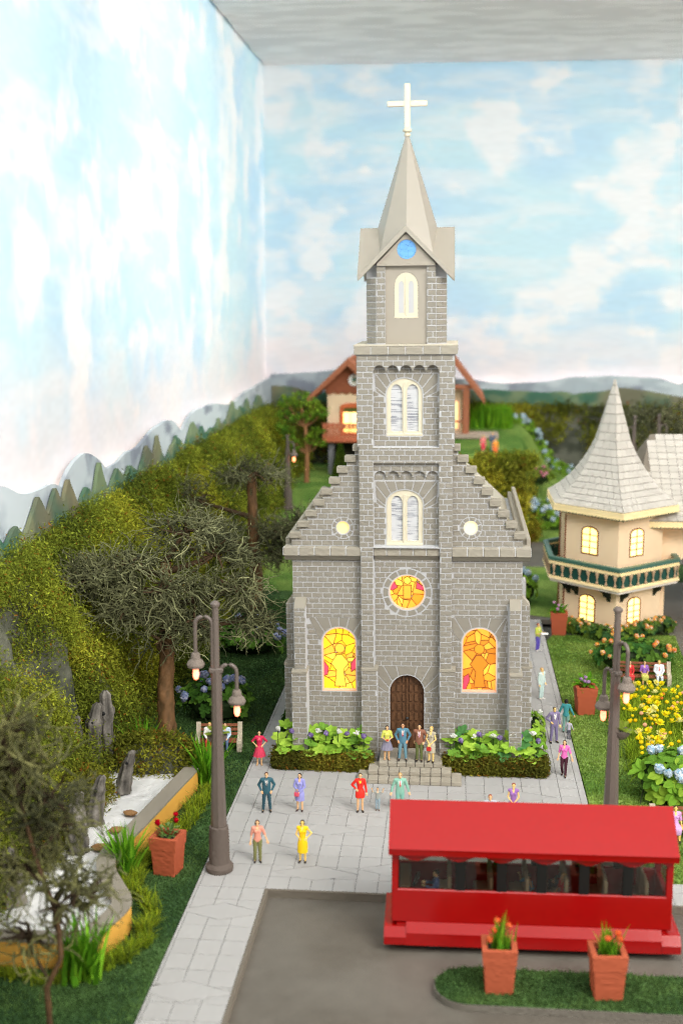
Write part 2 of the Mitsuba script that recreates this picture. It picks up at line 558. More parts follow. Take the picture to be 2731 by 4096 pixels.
mb = MB((0.12, 0.12, 0.11)).box(-24, 62, 10, YB + 0.6, -1.1, -0.62)
add('ground', mb, 'matte')
tag('ground', 'base board under the model town', kind='structure')
sheet('road', sbox(-6.61, 10, 45, 43.06), -0.30, 'asphalt', 'grey brown asphalt road in the foreground')
# --- plaza: slabs laid on a bed
church_foot = sbox(-7.0, 56.6, 3.0, 73.5)
plaza_poly = unary_union([sbox(-9.33, 12, -6.73, 43.5), sbox(-9.33, 43.18, 5.94, 84), sbox(5.9, 43.18, 34, 44.9), sbox(-9.33, 83, -6.9, 92)])
sheet('plaza', plaza_poly, -0.035, 'matte', 'pale grey paved church square and footpaths', col=srgb(120, 118, 115, 0.7))
kerb = unary_union([sbox(-6.73, 43.06, 34, 43.18), sbox(-6.73, 10, -6.61, 43.18)])
sheet('kerb', kerb, 0.002, 'stone', 'dark kerb between the square and the road', thick=0.31, col=srgb(120, 112, 100, 0.8))
pw, pd, gp = 0.825, 0.98, 0.022
cells = []
slab_area = plaza_poly.difference(church_foot).buffer(-0.012)
r_ = np.random.default_rng(11)
for i in range(-12, 48):
    for j in range(-34, 52):
        x0, y0 = -6.73 + i * pw, 43.18 + j * pd
        if y0 > 92 or y0 < 24:
            continue
        c = sbox(x0 + gp / 2, y0 + gp / 2, x0 + pw - gp / 2, y0 + pd - gp / 2)
        if c.intersects(slab_area):
            cells.append(c.intersection(slab_area))
# inset diamonds that cross the grid
dia = []
for (cx, cy) in [(-7.6, 46.6), (-5.1, 48.6), (-1.9, 45.1), (-6.8, 50.6), (-8.0, 41.3), (-3.5, 51.0), (3.9, 50.5), (0.5, 47.2), (-8.2, 36.0), (-5.0, 44.6), (3.0, 52.8)]:
    dia.append(Polygon([(cx - 1.65, cy), (cx, cy - 0.62), (cx + 1.65, cy), (cx, cy + 0.62)]))
du = unary_union([d.buffer(gp / 2, join_style=2) for d in dia])
pieces = []
for c in cells:
    pieces += polys(c.difference(du))
for d in dia:
    pieces += polys(d.buffer(-gp / 2, join_style=2).intersection(slab_area))
pieces = [p for p in pieces if p.area > 0.01]
pieces.sort(key=lambda p: -p.area / (p.centroid.y - 5) ** 2 if p.area > 0.3 else 0)
rest = MB()
for k, p in enumerate(pieces):
    t = r_.normal(0, 1)
    col = srgb(206 + t, 204 + t, 201 + t, 0.60) * (1 + 0.012 * r_.normal())
    if k < 300:
        mb = MB(col).prism(p, -0.034, r_.uniform(-0.003, 0.004), 'z', back=False)
        add(name('plaza__slab'), mb, 'stone')
    else:
        rest.prism(p, -0.034, r_.uniform(-0.003, 0.004), 'z', col, back=False)
add('plaza__slab_field', rest, 'stone')
tag('plaza__slab_field', None, kind='stuff')

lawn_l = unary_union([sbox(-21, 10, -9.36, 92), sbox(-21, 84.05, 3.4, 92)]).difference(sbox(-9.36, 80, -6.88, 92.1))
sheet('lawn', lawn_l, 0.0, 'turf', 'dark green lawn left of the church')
drive = unary_union([sbox(3.45, 84.05, 45, 114), sbox(14.0, 44.95, 45, 84.1)])
sheet('driveway', drive, -0.02, 'asphalt', 'grey driveway beside the tower house')
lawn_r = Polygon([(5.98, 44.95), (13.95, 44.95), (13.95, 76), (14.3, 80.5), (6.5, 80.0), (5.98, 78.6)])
sheet('lawn_001', lawn_r, 0.012, 'turf_light', 'light green lawn right of the church')  # turf in a lighter green than left of the church
sheet('lawn_002', Polygon([(3.5, 86), (7.0, 84.5), (9.5, 92), (9.5, 101), (3.5, 101)]), 0.03, 'turf_light', 'green lawn between the church and the tower house')
sheet('lawn_003', Polygon([(15.6, 96.5), (30, 96.5), (30, 103), (15.2, 103)]), 0.03, 'turf', 'small lawn behind the arched gate')


def hz(x, y):
    """Height of the hill behind the church."""
    x, y = np.asarray(x, float), np.asarray(y, float)
    ss = lambda a, b, t: (lambda k: k * k * (3 - 2 * k))(np.clip((t - a) / (b - a), 0, 1))  # noqa: E731
    left = 4.2 * ss(90, 118, y)
    terr = 7.0 + 1.7 * np.clip((y - 113) / 17, 0, 1)
    mid = np.where(y > 111.9, terr, 4.2 * ss(90, 111, y))
    right = np.clip(6.2 * (y - 113) / 19 - 0.5 * np.maximum(x - 7, 0) * np.clip((y - 113) / 8, 0, 1), 0, 9)
    w1 = ss(-9.4, -8.2, x)
    h = left * (1 - w1) + mid * w1
    w2 = ss(0, 1, (x - 6.2) / (0.7 + 3.2 * np.clip((y - 116) / 14, 0, 1)))
    h = h * (1 - w2) + right * w2
    front = ss(2.0, 4.0, x) * (y < 112)
    return h * (1 - front)


xs = np.unique(np.concatenate([np.arange(-21, 46, 0.7), np.arange(6.4, 11, 0.15), np.arange(-9.6, -8, 0.2)]))
ys = np.unique(np.concatenate([np.arange(90, 137, 0.8), [111.85, 111.95, 112.1]]))
X, Y = np.meshgrid(xs, ys, indexing='ij')
Z = hz(X, Y) - 0.015 * (Y < 92)
Z = np.where((X > 3) & (Y < 112), -0.4, Z)
Z = Z + 0.08 * (meshkit.fbm(np.stack([X * 0.6, Y * 0.6, X * 0], -1), 2) - 0.5) * (Y > 93)
a = np.arange(len(xs) * len(ys)).reshape(len(xs), len(ys))
mb = MB().add(np.stack([X, Y, Z], -1).reshape(-1, 3), np.stack([a[:-1, :-1], a[1:, :-1], a[1:, 1:], a[:-1, 1:]], -1).reshape(-1, 4))
add('hill', mb, 'turf_light', smooth=True)
tag('hill', 'grassy hill terrace behind the church', kind='structure')


# --- planted cliffs
def cliff_left(y, t):
    """Point of the left cliff: y along the wall, t from 0 (foot) to 1 (top)."""
    y, t = np.asarray(y, float), np.asarray(t, float)
    p = np.stack([y * 0.16, t * 2.2, y * 0], -1)
    bulge = meshkit.fbm(p, 4, 3) - 0.5
    rib = meshkit.fbm(np.stack([y * 0.55, t * 0.9, y * 0 + 4], -1), 3, 9) - 0.5
    foot = hz(-16.0, y) * (y > 90)
    x = -15.75 - 3.9 * t ** 0.9 + (2.2 * bulge + 3.0 * rib) * np.sin(PI * np.clip(t, 0, 1)) ** 0.6
    z = foot + (10.1 - foot) * t ** 0.85 + 0.35 * bulge
    return np.stack([x, y, z], -1)


def cliff_back(x, t):
    x, t = np.asarray(x, float), np.asarray(t, float)
    p = np.stack([x * 0.16, t * 2.2, x * 0 + 7], -1)
    bulge = meshkit.fbm(p, 4, 5) - 0.5
    foot = hz(x, 132.0)
    y = 132.4 + 2.9 * t - (1.6 * bulge + 0.3) * np.sin(PI * np.clip(t, 0, 1)) ** 0.6
    z = foot + (10.2 - foot) * t ** 0.85 + 0.3 * bulge
    return np.stack([x, y, z], -1)


def cliff_mesh(key, fn, s0, s1, n, label, far):
    s, t = np.meshgrid(np.linspace(s0, s1, n), np.linspace(-0.03, 1, 34), indexing='ij')
    V = fn(s, np.clip(t, 0, 1))
    V[..., 2] += np.minimum(t, 0) * 8
    cap_ = V[:, -1:].copy()
    cap_[..., 0] += far[0]
    cap_[..., 1] += far[1]
    V = np.concatenate([V, cap_], 1)
    m = V.shape[1]
    V = V + 0.22 * (meshkit.fbm(V * 1.3, 3)[..., None] - 0.5)
    a = np.arange(n * m).reshape(n, m)
    mb = MB().add(V.reshape(-1, 3), np.stack([a[:-1, :-1], a[1:, :-1], a[1:, 1:], a[:-1, 1:]], -1).reshape(-1, 4))
    add(key, mb, 'rock', smooth=True)
    tag(key, label, kind='structure')


cliff_mesh('cliff', cliff_left, 20, 134, 300, 'rocky cliff along the left wall', (-1.2, 0))
cliff_mesh('cliff_001', cliff_back, -20, 46, 200, 'rocky cliff along the back wall', (0, 1.3))


def quads(C, A, B, col):
    """Many small two-triangle leaves: centres C, half axes A, B; colours per leaf."""
    V = np.stack([C - A, C + B * 0.55, C + A, C - B * 0.55], 1)
    N = len(C)
    F = (np.array([[0, 1, 2], [0, 2, 3]])[None] + (np.arange(N) * 4)[:, None, None]).reshape(-1, 3)
    return V.reshape(-1, 3), F, np.repeat(col, 4, axis=0)


def unit(v):
    return v / (np.linalg.norm(v, axis=-1, keepdims=True) + 1e-9)


def palette(p, cols, seed, freq, jitter, rng):
    """Blend colours over space, with a little variation per leaf."""
    n = meshkit.fbm(p * freq, 3, seed)
    n = np.clip((n - 0.25) * 2.0, 0, 0.999) * (len(cols) - 1)
    i = n.astype(int)
    f = (n - i)[:, None]
    cols = np.asarray(cols, float)
    c = cols[i] * (1 - f) + cols[np.minimum(i + 1, len(cols) - 1)] * f
    return np.clip(c * np.exp(rng.normal(0, jitter, (len(p), 1))), 0.003, 0.9)


MOSS = [(0.060, 0.085, 0.016), (0.155, 0.195, 0.026), (0.29, 0.325, 0.036), (0.45, 0.44, 0.045)]


def moss(mb, P, Nrm, k, size, rng, cols=MOSS, droop=0.5, spread=0.35, orange=0.03):
    """Tufts of moss on the points P with the outward normals Nrm: k leaves each."""
    n = len(P)
    base = palette(P, cols, 5, 0.35, 0.22, rng)
    pick = rng.random(n) < orange
    base[pick] = np.array([0.26, 0.105, 0.018])
    C = np.repeat(P, k, 0)
    nn = np.repeat(Nrm, k, 0)
    off = rng.normal(0, 1, (n * k, 3)) * spread
    C = C + off + nn * np.abs(rng.normal(0, spread * 0.9, (n * k, 1)))
    d = unit(rng.normal(0, 1, (n * k, 3)) * 0.8 + nn * 0.5 + np.array([0, 0, -droop]))
    s = rng.uniform(0.6, 1.3, (n * k, 1)) * size
    B = unit(np.cross(d, rng.normal(0, 1, (n * k, 3)))) * s * 0.6
    col = np.repeat(base, k, 0) * np.exp(rng.normal(0, 0.25, (n * k, 1)))
    v, f, c = quads(C, d * s, B, col)
    mb.add(v, f, c)


def cliff_moss(key, fn, s0, s1, n, label, keep, size=0.20, k=9, seed=1, cols=MOSS, flip=1):
    rng = np.random.default_rng(seed)
    s = np.exp(rng.uniform(math.log(s0), math.log(s1), n)) if s0 > 0 else rng.uniform(s0, s1, n)
    t = rng.random(n) ** 0.9
    g = meshkit.fbm(np.stack([s * 0.32, t * 1.3, s * 0], -1), 3, 21)
    g = g + 0.12 * (t > 0.86) + 0.10 * (t - 0.5)
    lump = meshkit.fbm(fn(s, t) * 1.15, 3, 33) - 0.5
    ok = (g > keep) & (lump > -0.17)
    s, t, lump = s[ok], t[ok], lump[ok]
    P = fn(s, t)
    e = 0.02
    N = unit(np.cross(fn(s + 0.1, t) - P, fn(s, np.clip(t + e, 0, 1) + (t > 0.97) * 0) - fn(s, np.clip(t - e, 0, 1)))) * flip
    mb = MB()
    near = np.repeat(np.clip(s / 75, 0.55, 1.2), k)[:, None] if s0 > 0 else 1.0
    moss(mb, P + N * (0.12 + 1.0 * lump[:, None]), N, k, size * near, rng, cols)
    add(key, mb, 'leafy')
    tag(key, label, 'moss', kind='stuff')


cliff_moss('moss', cliff_left, 36, 133, 60000, 'yellow green moss hanging over the left cliff', 0.29, size=0.125, k=13, flip=1)
cliff_moss('moss_001', cliff_back, -19, 40, 15000, 'olive moss covering the cliff along the back wall', 0.37, size=0.26, k=9, seed=2,
           cols=[(0.05, 0.06, 0.015), (0.13, 0.15, 0.02), (0.28, 0.29, 0.03), (0.44, 0.37, 0.04)], flip=-1)


def in_poly(poly, n, rng):
    x0, y0, x1, y1 = poly.bounds
    import shapely
    p = rng.uniform([x0, y0], [x1, y1], (n, 2))
    return p[shapely.contains_xy(poly, p[:, 0], p[:, 1])]


def blades(key, poly, n, h, z, cols, label, seed, zf=None):
    rng = np.random.default_rng(seed)
    p = in_poly(poly, n, rng)
    m = len(p)
    zz = np.full(m, z) if zf is None else zf(p[:, 0], p[:, 1]) + z
    a = rng.uniform(0, 2 * PI, m)
    b = np.stack([np.cos(a), np.sin(a), a * 0], -1) * (h * 0.22)
    base = np.column_stack([p, zz])
    tip = base + np.column_stack([rng.normal(0, h * 0.5, (m, 2)), rng.uniform(0.5, 1.1, m) * h])
    V = np.stack([base - b, base + b, tip], 1).reshape(-1, 3)
    F = np.arange(m * 3).reshape(-1, 3)
    col = palette(base, cols, seed, 0.8, 0.25, rng)
    mb = MB().add(V, F, np.repeat(col, 3, 0))
    add(key, mb, 'leafy')
    tag(key, label, 'grass', kind='stuff')


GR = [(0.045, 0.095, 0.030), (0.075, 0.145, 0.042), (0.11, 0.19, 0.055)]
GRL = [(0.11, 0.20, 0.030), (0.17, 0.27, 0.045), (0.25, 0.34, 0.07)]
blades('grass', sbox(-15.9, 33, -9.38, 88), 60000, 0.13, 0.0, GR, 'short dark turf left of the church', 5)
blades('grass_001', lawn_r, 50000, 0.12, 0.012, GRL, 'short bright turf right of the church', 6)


# ------------------------------------------------------------------ the church
def CH(v):
    """Church frame: X right and Y back from the middle of the front wall; the model leans a little to the left."""
    v = np.asarray(v, float)
    X, Y, Z = v[:, 0], v[:, 1], v[:, 2]
    return np.stack([-2.02 + X - 0.0105 * Z, 56.4 + Y, Z + 0.0105 * X], -1)


BR = srgb(151, 145, 133, 0.82)
MORTAR = srgb(207, 207, 207, 0.72)
TRIM = srgb(166, 159, 144, 0.82)
brick_pieces = []          # (area, mesh builder args)
r_ = np.random.default_rng(21)


def arch(cx, z0, zs, zt, hw, n=14):
    """Arched outline: jambs from z0 to the spring zs, an elliptic head up to zt."""
    a = np.linspace(0, PI, n + 1)
    return Polygon([(cx - hw, z0), (cx + hw, z0)] + [(cx + hw * math.cos(t), zs + (zt - zs) * math.sin(t)) for t in a])


def courses(region, z0, course=0.247, length=0.47, gap=0.048, phase=0.0):
    """Running-bond bricks clipped to a region of a wall face."""
    out = []
    x0, b0, x1, b1 = region.bounds
    inner = region.buffer(-gap * 0.15, join_style=2)
    j0, j1 = int(math.floor((b0 - z0) / course)), int(math.ceil((b1 - z0) / course))
    for j in range(j0, j1):
        za, zb = z0 + j * course + gap / 2, z0 + (j + 1) * course - gap / 2
        wob = r_.normal(0, 0.004)
        xs_ = x0 - (0.5 if j % 2 else 0.0) * length + phase - length
        while xs_ < x1:
            L = length * r_.uniform(0.94, 1.06)
            c = sbox(xs_ + gap / 2, za + wob, xs_ + L - gap / 2, zb + wob)
            xs_ += L
            if not c.intersects(inner):
                continue
            c = c.intersection(inner)
            for p in polys(c):
                if p.area > 0.012:
                    out.append(p.simplify(0.004))
    return out


def lay(pieces, y, depth=0.03, axis='y', front=True):
    """Queue brick pieces on the plane y (axis 'y') or x (axis 'x'); front ones may become parts."""
    for p in pieces:
        brick_pieces.append((p.area if front else 0, p, y, depth, axis))


def rays(cx, cz, region, angles, w=0.05):
    """Long wedge stones round an arch: the region cut by rays from (cx, cz)."""
    cut = unary_union([LineString([(cx, cz), (cx + 9 * math.cos(a), cz + 9 * math.sin(a))]).buffer(w / 2, cap_style=2) for a in angles])
    return polys(region.buffer(-0.02, join_style=2).difference(cut))


def petals(cx, cz, r0, r1, n, w=0.05, ph=0.0):
    ring = Point(cx, cz).buffer(r1, 24).difference(Point(cx, cz).buffer(r0, 24))
    out = []
    for k in range(n):
        a = 2 * PI * k / n + ph
        seg = Point(cx + (r0 + r1) / 2 * math.cos(a), cz + (r0 + r1) / 2 * math.sin(a)).buffer((r1 - r0) * 0.62 + 0.02, 8).intersection(ring)
        sect = Polygon([(cx, cz)] + [(cx + 3 * r1 * math.cos(a + t), cz + 3 * r1 * math.sin(a + t)) for t in np.linspace(-PI / n * 0.86, PI / n * 0.86, 5)])
        out += polys(ring.intersection(sect).buffer(-0.012))
    return out


core = MB(MORTAR)          # the wall body in the colour of the joints
plain = MB(BR)             # smooth grey surfaces
tag('church', 'grey brick church model with stepped gable and pointed belfry', 'church')

# openings
win_sl = arch(-3.13, 3.45, 5.78, 6.52, 0.80)
win_sr = arch(3.33, 3.5, 5.84, 6.57, 0.80)
rose = Point(0.02, 8.2).buffer(0.83, 20)
sm_l, sm_r = Point(-2.9, 11.2).buffer(0.29, 14), Point(2.9, 11.22).buffer(0.31, 14)
door_hole = arch(0.0, 0.55, 3.42, 4.27, 0.80)
tw_lo, tw_up = arch(-0.08, 10.40, 12.3, 12.95, 0.82), arch(-0.08, 15.40, 17.25, 17.98, 0.80)

# front wall of the nave with its stepped gable
gable = [(-5.25, 0), (5.23, 0), (5.23, 10.35)]
for k in range(9):
    x = 5.23 - 0.365 * k
    z = 10.75 + 0.5 * k
    gable += [(x, z), (x - 0.365, z)]
gable += [(-(5.25 - 0.365 * 9), 15.25)]
for k in reversed(range(9)):
    x = -(5.25 - 0.365 * k)
    z = 10.75 + 0.5 * k
    gable += [(x + 0.365, z), (x, z)]
gable += [(-5.25, 10.35)]
gpoly = Polygon(gable).buffer(0)
holes = unary_union([win_sl, win_sr, rose, sm_l, sm_r, door_hole])
core.prism(gpoly.difference(unary_union([holes, sbox(-2.05, 10.36, 2.03, 20)])), 0.0, 0.45)
core.box(-5.05, 5.05, 0.72, 0.95, 0, 10.0)
core.box(-2.0, 2.0, 0.72, 0.95, 10, 15.0)
# bricks of the bays
za_l = sbox(-4.5, 5.78, -2.0, 7.02)
zone_l = za_l.difference(arch(-3.13, 3.0, 5.78, 6.56, 0.84))
zone_l = zone_l.intersection(Polygon([(-4.55, 7.0), (-3.98, 5.75), (-2.28, 5.75), (-1.9, 7.0)]))
zone_r = Polygon([(1.7, 7.05), (2.45, 5.82), (4.2, 5.82), (4.6, 7.05)]).difference(arch(3.33, 3.0, 5.84, 6.61, 0.84))
left_bay = sbox(-4.62, 0, -2.04, 9.93).difference(unary_union([win_sl.buffer(0.03), zone_l]))
left_bay = unary_union([left_bay, sbox(-5.25, 7.7, -4.62, 9.93)])
right_bay = sbox(2.04, 0, 4.6, 9.93).difference(unary_union([win_sr.buffer(0.03), zone_r]))
right_bay = unary_union([right_bay, sbox(4.6, 7.7, 5.23, 9.93)])
lay(courses(left_bay, 0), 0)
lay(courses(right_bay, 0, phase=0.1), 0)
lay(rays(-3.13, 5.2, zone_l, np.radians([38, 58, 75, 90, 105, 122, 142])), 0)
lay(rays(3.33, 5.2, zone_r, np.radians([38, 58, 75, 90, 105, 122, 142])), 0)
# centre panel: rose window, door with its fan of wedge stones
fan = sbox(-1.42, 3.46, 1.48, 4.72).difference(arch(0, 0.5, 3.42, 4.31, 0.84))
ring = Point(0.02, 8.2).buffer(1.12, 20)
centre = sbox(-1.45, 0.5, 1.5, 9.93).difference(unary_union([door_hole.buffer(0.03), fan.buffer(0.02, join_style=2), ring.buffer(0.03)]))
lay(courses(centre, 0), 0)
lay(petals(0.02, 8.2, 0.86, 1.1, 14), 0)
lay(rays(0.0, 2.75, fan, np.radians([36, 48, 61, 76, 104, 119, 132, 144])), 0)
# upper gable sides
for s, sm, x_in in ((-1, (-2.9, 11.2), 2.06), (1, (2.9, 11.22), 2.06)):
    half = gpoly.intersection(sbox(x_in, 10.36, 6, 15.2) if s > 0 else sbox(-6, 10.36, -x_in, 15.2))
    ringp = Point(*sm).buffer(0.5, 14)
    lay(courses(half.difference(ringp.buffer(0.02)), 10.36), 0)
    lay(petals(sm[0], sm[1], 0.33, 0.49, 9), 0)
# step caps
caps_ = MB(srgb(158, 149, 132, 0.9))
for s in (-1, 1):
    for k in range(9):
        x = 5.24 - 0.365 * k
        z = 10.75 + 0.5 * k
        k_ = add(name('church__gable_cap'), MB(srgb(158, 151, 136, 0.82)).rbox(min(s * (x + 0.10), s * (x - 0.42)), max(s * (x + 0.10), s * (x - 0.42)), -0.17, 0.5, z - 0.02, z + 0.26, 0.02), 'stone', f=CH)
# cornice with block joints
for (x0, x1, y0) in ((-5.62, -2.03, -0.42), (2.03, 5.6, -0.42), (-1.5, 1.5, -0.3)):
    core.box(x0, x1, y0 + 0.03, 0.0, 9.98, 10.33)
    n = int(round((x1 - x0) / 0.66))
    for k in range(n):
        a, b = x0 + (x1 - x0) * k / n + 0.022, x0 + (x1 - x0) * (k + 1) / n - 0.022
        add(name('church__cornice_block'), MB(TRIM * r_.uniform(0.95, 1.03)).rbox(a, b, y0, 0.0, 9.95, 10.35, 0.03), 'stone', f=CH)
    add(name('church__cornice_moulding'), MB(BR).prism(Polygon([(y0 + 0.06, 9.95), (0, 9.95), (0, 9.72), (y0 + 0.28, 9.72)]), x0 + 0.05, x1 - 0.05, 'x'), 'stone', f=CH)


# buttresses and pilasters: each with a lower, wider stage
def ledge(x0, x1, y0, y1, z0, z1):
    add(name('church__buttress_ledge'), MB(TRIM).rbox(x0, x1, y0, y1, z0, z1, 0.02), 'stone', f=CH)


def pier(x0, x1, yf, z0, z1, sloped=False):
    core.box(x0, x1, yf, 0.02, z0, z1)
    lay(courses(sbox(x0, z0, x1, z1), z0, length=(x1 - x0) * 0.94 + 0.03, phase=0.0 if r_.random() < 0.5 else 0.02), yf)
    if sloped:
        core.prism(Polygon([(yf, z1), (0.02, z1), (0.02, z1 + 0.42)]), x0, x1, 'x', col=TRIM)


for x0, x1, xl0, xl1 in ((-2.06, -1.50, -2.06, -1.34), (1.52, 2.05, 1.52, 2.22)):
    pier(xl0, xl1, -0.62, 0, 4.62)
    ledge(xl0 - 0.02, xl1 + 0.03, -0.66, 0, 4.62, 4.76)
    pier(x0, x1, -0.45, 4.76, 10.35)
for x0, x1, xl0, xl1, s in ((-5.14, -4.62, -5.24, -4.55, -1), (4.67, 5.16, 4.68, 5.24, 1)):
    pier(xl0, xl1, -1.0, 0, 4.55)
    ledge(xl0 - 0.02, xl1 + 0.02, -1.04, 0, 4.55, 4.68)
    pier(x0, x1, -0.62, 4.68, 7.55, True)
    # buttress on the side wall
    for xa, xb, za, zb in ((5.24, 5.74, 0, 4.6), (5.24, 5.62, 4.6, 7.55)):
        a, b = min(s * xa, s * xb), max(s * xa, s * xb)
        core.box(a, b, 0.35, 1.2, za, zb)
        lay(courses(sbox(a, za, b, zb), za, length=0.46), 0.35)
    core.prism(Polygon([(s * 5.24, 7.55), (s * 5.62, 7.55), (s * 5.24, 8.0)]), 0.35, 1.2, col=TRIM)
    ledge(min(s * 5.22, s * 5.77), max(s * 5.22, s * 5.77), 0.31, 1.24, 4.56, 4.68)
    for yb in (5.6, 11.0):
        core.box(min(s * 5.24, s * 5.7), max(s * 5.24, s * 5.7), yb, yb + 0.85, 0, 7.55)
        lay(courses(sbox(yb, 0, yb + 0.85, 7.55), 0, length=0.46), s * 5.7, axis='x' if s > 0 else '-x', front=False)
# body, side walls and roof
core.box(-5.25, 5.23, 0.44, 16.8, 0, 9.95)
for s in (-1, 1):
    lay(courses(sbox(0.45, 0, 16.8, 9.9), 0, length=0.6), s * 5.24, axis='x' if s > 0 else '-x', front=False)
roof = MB(srgb(205, 195, 172, 0.7))
roof.prism(Polygon([(-5.05, 9.95), (5.05, 9.95), (0.0, 14.75)]), 0.45, 16.8)
add('church__roof', roof, 'satin', f=CH)
tag('church__roof', 'smooth pale beige nave roof')
for s in (-1, 1):
    par = MB(TRIM)
    par.rbox(min(s * 5.2, s * 5.6), max(s * 5.2, s * 5.6), -0.40, 16.8, 9.95, 10.34, 0.03)
    par.rbox(min(s * 5.42, s * 5.62), max(s * 5.42, s * 5.62), 0.55, 16.8, 10.3, 10.62, 0.02)
    add(name('church__parapet'), par, 'stone', f=CH)

# ---------------- tower
TC = 2.15       # depth of the tower's middle behind the front wall plane
tower = MB(MORTAR)
rec_lo = sbox(-1.47, 10.4, 1.47, 14.22)
sc = [Point(-1.47 + 0.588 * (k + 0.5), 18.32).buffer(0.262, 10) for k in range(5)]
rec_up = unary_union([sbox(-1.47, 14.92, 1.47, 18.34)] + [c.intersection(sbox(-2, 18.3, 2, 19)) for c in sc])
frame = unary_union([sbox(-2.10, 10.35, 2.06, 14.95), sbox(-2.17, 14.95, 2.13, 19.05)])
face = frame.difference(unary_union([rec_lo, rec_up]))
tower.prism(face, -0.45, 0.1)
lay(courses(face, 10.38), -0.45)
sc2 = [Point(-1.47 + 0.588 * (k + 0.5), 13.58).buffer(0.262, 10) for k in range(5)]
drop = unary_union([sbox(-1.47, 13.58, 1.47, 14.22)]).difference(unary_union(sc2))
tower.prism(drop, -0.24, 0.05)
lay(courses(drop, 10.38 + 0.247 * 13), -0.24)
# window panels
for win, zb, zt, zone_top in ((tw_lo, 10.4, 14.22, 13.36), (tw_up, 14.92, 18.6, 18.2)):
    cx, zs = -0.08, win.bounds[3] - 0.7
    zone = sbox(-1.40, zs - 0.15, 1.40, zone_top).difference(win.buffer(0.04)).intersection(Polygon([(-1.45, zone_top), (-1.35, zs + 0.1), (-0.8, zs - 0.2), (0.7, zs - 0.2), (1.35, zs + 0.1), (1.45, zone_top)]))
    panel = sbox(-1.47, zb, 1.47, zt).difference(win)
    tower.prism(panel, -0.05, 0.2)
    top = sbox(-1.47, zone_top + 0.02, 1.47, zt) if zt - zone_top > 0.5 else sbox(-1.47, zt - 0.1, 1.47, zt)
    lay(courses(panel.difference(unary_union([zone.buffer(0.02, join_style=2), win.buffer(0.03)])), zb + 0.03), -0.05)
    lay(rays(cx, zs - 0.75, zone, np.radians([40, 52, 64, 77, 90, 103, 116, 128, 140])), -0.05)
tower.box(-2.10, 2.06, 0.32, 4.5, 10.3, 14.95)
tower.box(-2.17, 2.13, 0.32, 4.6, 14.95, 19.05)
tower.box(-2.17, -1.5, 0.05, 0.4, 10.4, 19.05)
tower.box(1.5, 2.13, 0.05, 0.4, 10.4, 19.05)
tower.box(-1.6, 1.6, 0.15, 0.4, 13.4, 15.4)
for s, xx in ((-1, -2.17), (1, 2.13)):
    lay(courses(sbox(-0.42, 14.95, 4.6, 19.05), 14.95), xx, axis='x' if s > 0 else '-x', front=False)
    lay(courses(sbox(-0.42, 10.38, 4.5, 14.9), 10.38), xx + (0.07 if s < 0 else -0.07), axis='x' if s > 0 else '-x', front=False)
# ledge under the belfry, with block joints
n = 6
for k in range(n):
    a, b = -2.3 + 4.58 * k / n + 0.02, -2.3 + 4.58 * (k + 1) / n - 0.02
    add(name('church__cornice_block'), MB(TRIM * r_.uniform(0.96, 1.03)).rbox(a, b, -0.62, 0.2, 19.05, 19.42, 0.02), 'stone', f=CH)
tower.box(-2.28, 2.26, -0.59, 0.2, 19.06, 19.40, col=MORTAR)
plain.box(-2.30, 2.28, 0.2, 4.75, 19.05, 19.42, col=TRIM)
add('church__tower_ledge', MB(srgb(196, 188, 168, 0.85)).box(-2.3, 2.28, -0.62, 4.75, 19.424, 19.474), 'stone', f=CH)
add('church__wall', core, 'matte', f=CH)
tag('church__wall', 'grey brick wall with thin white joints')
add('church__tower', tower, 'matte', f=CH)
add('church__trim', plain, 'stone', f=CH)

# ---------------- belfry: octagon with smooth recessed panels between brick piers
bel = MB(MORTAR)
bz0, bz1 = 19.47, 23.0
ow = 1.77
ch_ = 0.46       # chamfered corners
octo = Polygon([(-ow + ch_, -ow), (ow - ch_, -ow), (ow, -ow + ch_), (ow, ow - ch_), (ow - ch_, ow), (-ow + ch_, ow), (-ow, ow - ch_), (-ow, -ow + ch_)])
notch = unary_union([sbox(-0.92, -3, 0.92, -ow + 0.2), sbox(-0.92, ow - 0.2, 0.92, 3), sbox(-3, -0.92, -ow + 0.2, 0.92), sbox(ow - 0.2, -0.92, 3, 0.92)])
yc = TC - 0.42
bel.prism(affinity.translate(octo.difference(notch), 0, yc), bz0, 22.42, 'z')
bel.prism(affinity.translate(octo.difference(notch).intersection(unary_union([sbox(-1.28, -3, 1.28, 3), sbox(-3, -1.28, 3, 1.28)])), 0, yc), 22.42, 22.95, 'z')
add('church__belfry', bel, 'matte', f=CH)
bwin = arch(0.0, 20.62, 22.0, 22.62, 0.52)
pan = MB(srgb(156, 148, 134, 0.95))
pan.prism(sbox(-0.915, bz0 + 0.01, 0.915, 22.98).difference(bwin), yc - ow + 0.14, yc - ow + 0.3)
add('church__belfry_panel', pan, 'satin', f=CH)
lay(courses(sbox(-ow + ch_, bz0, -0.92, 22.9), bz0 + 0.05, course=0.26, length=0.5), yc - ow)
lay(courses(sbox(0.92, bz0, ow - ch_, 22.9), bz0 + 0.05, course=0.26, length=0.5), yc - ow)
cham = MB()
L = ch_ * math.sqrt(2)
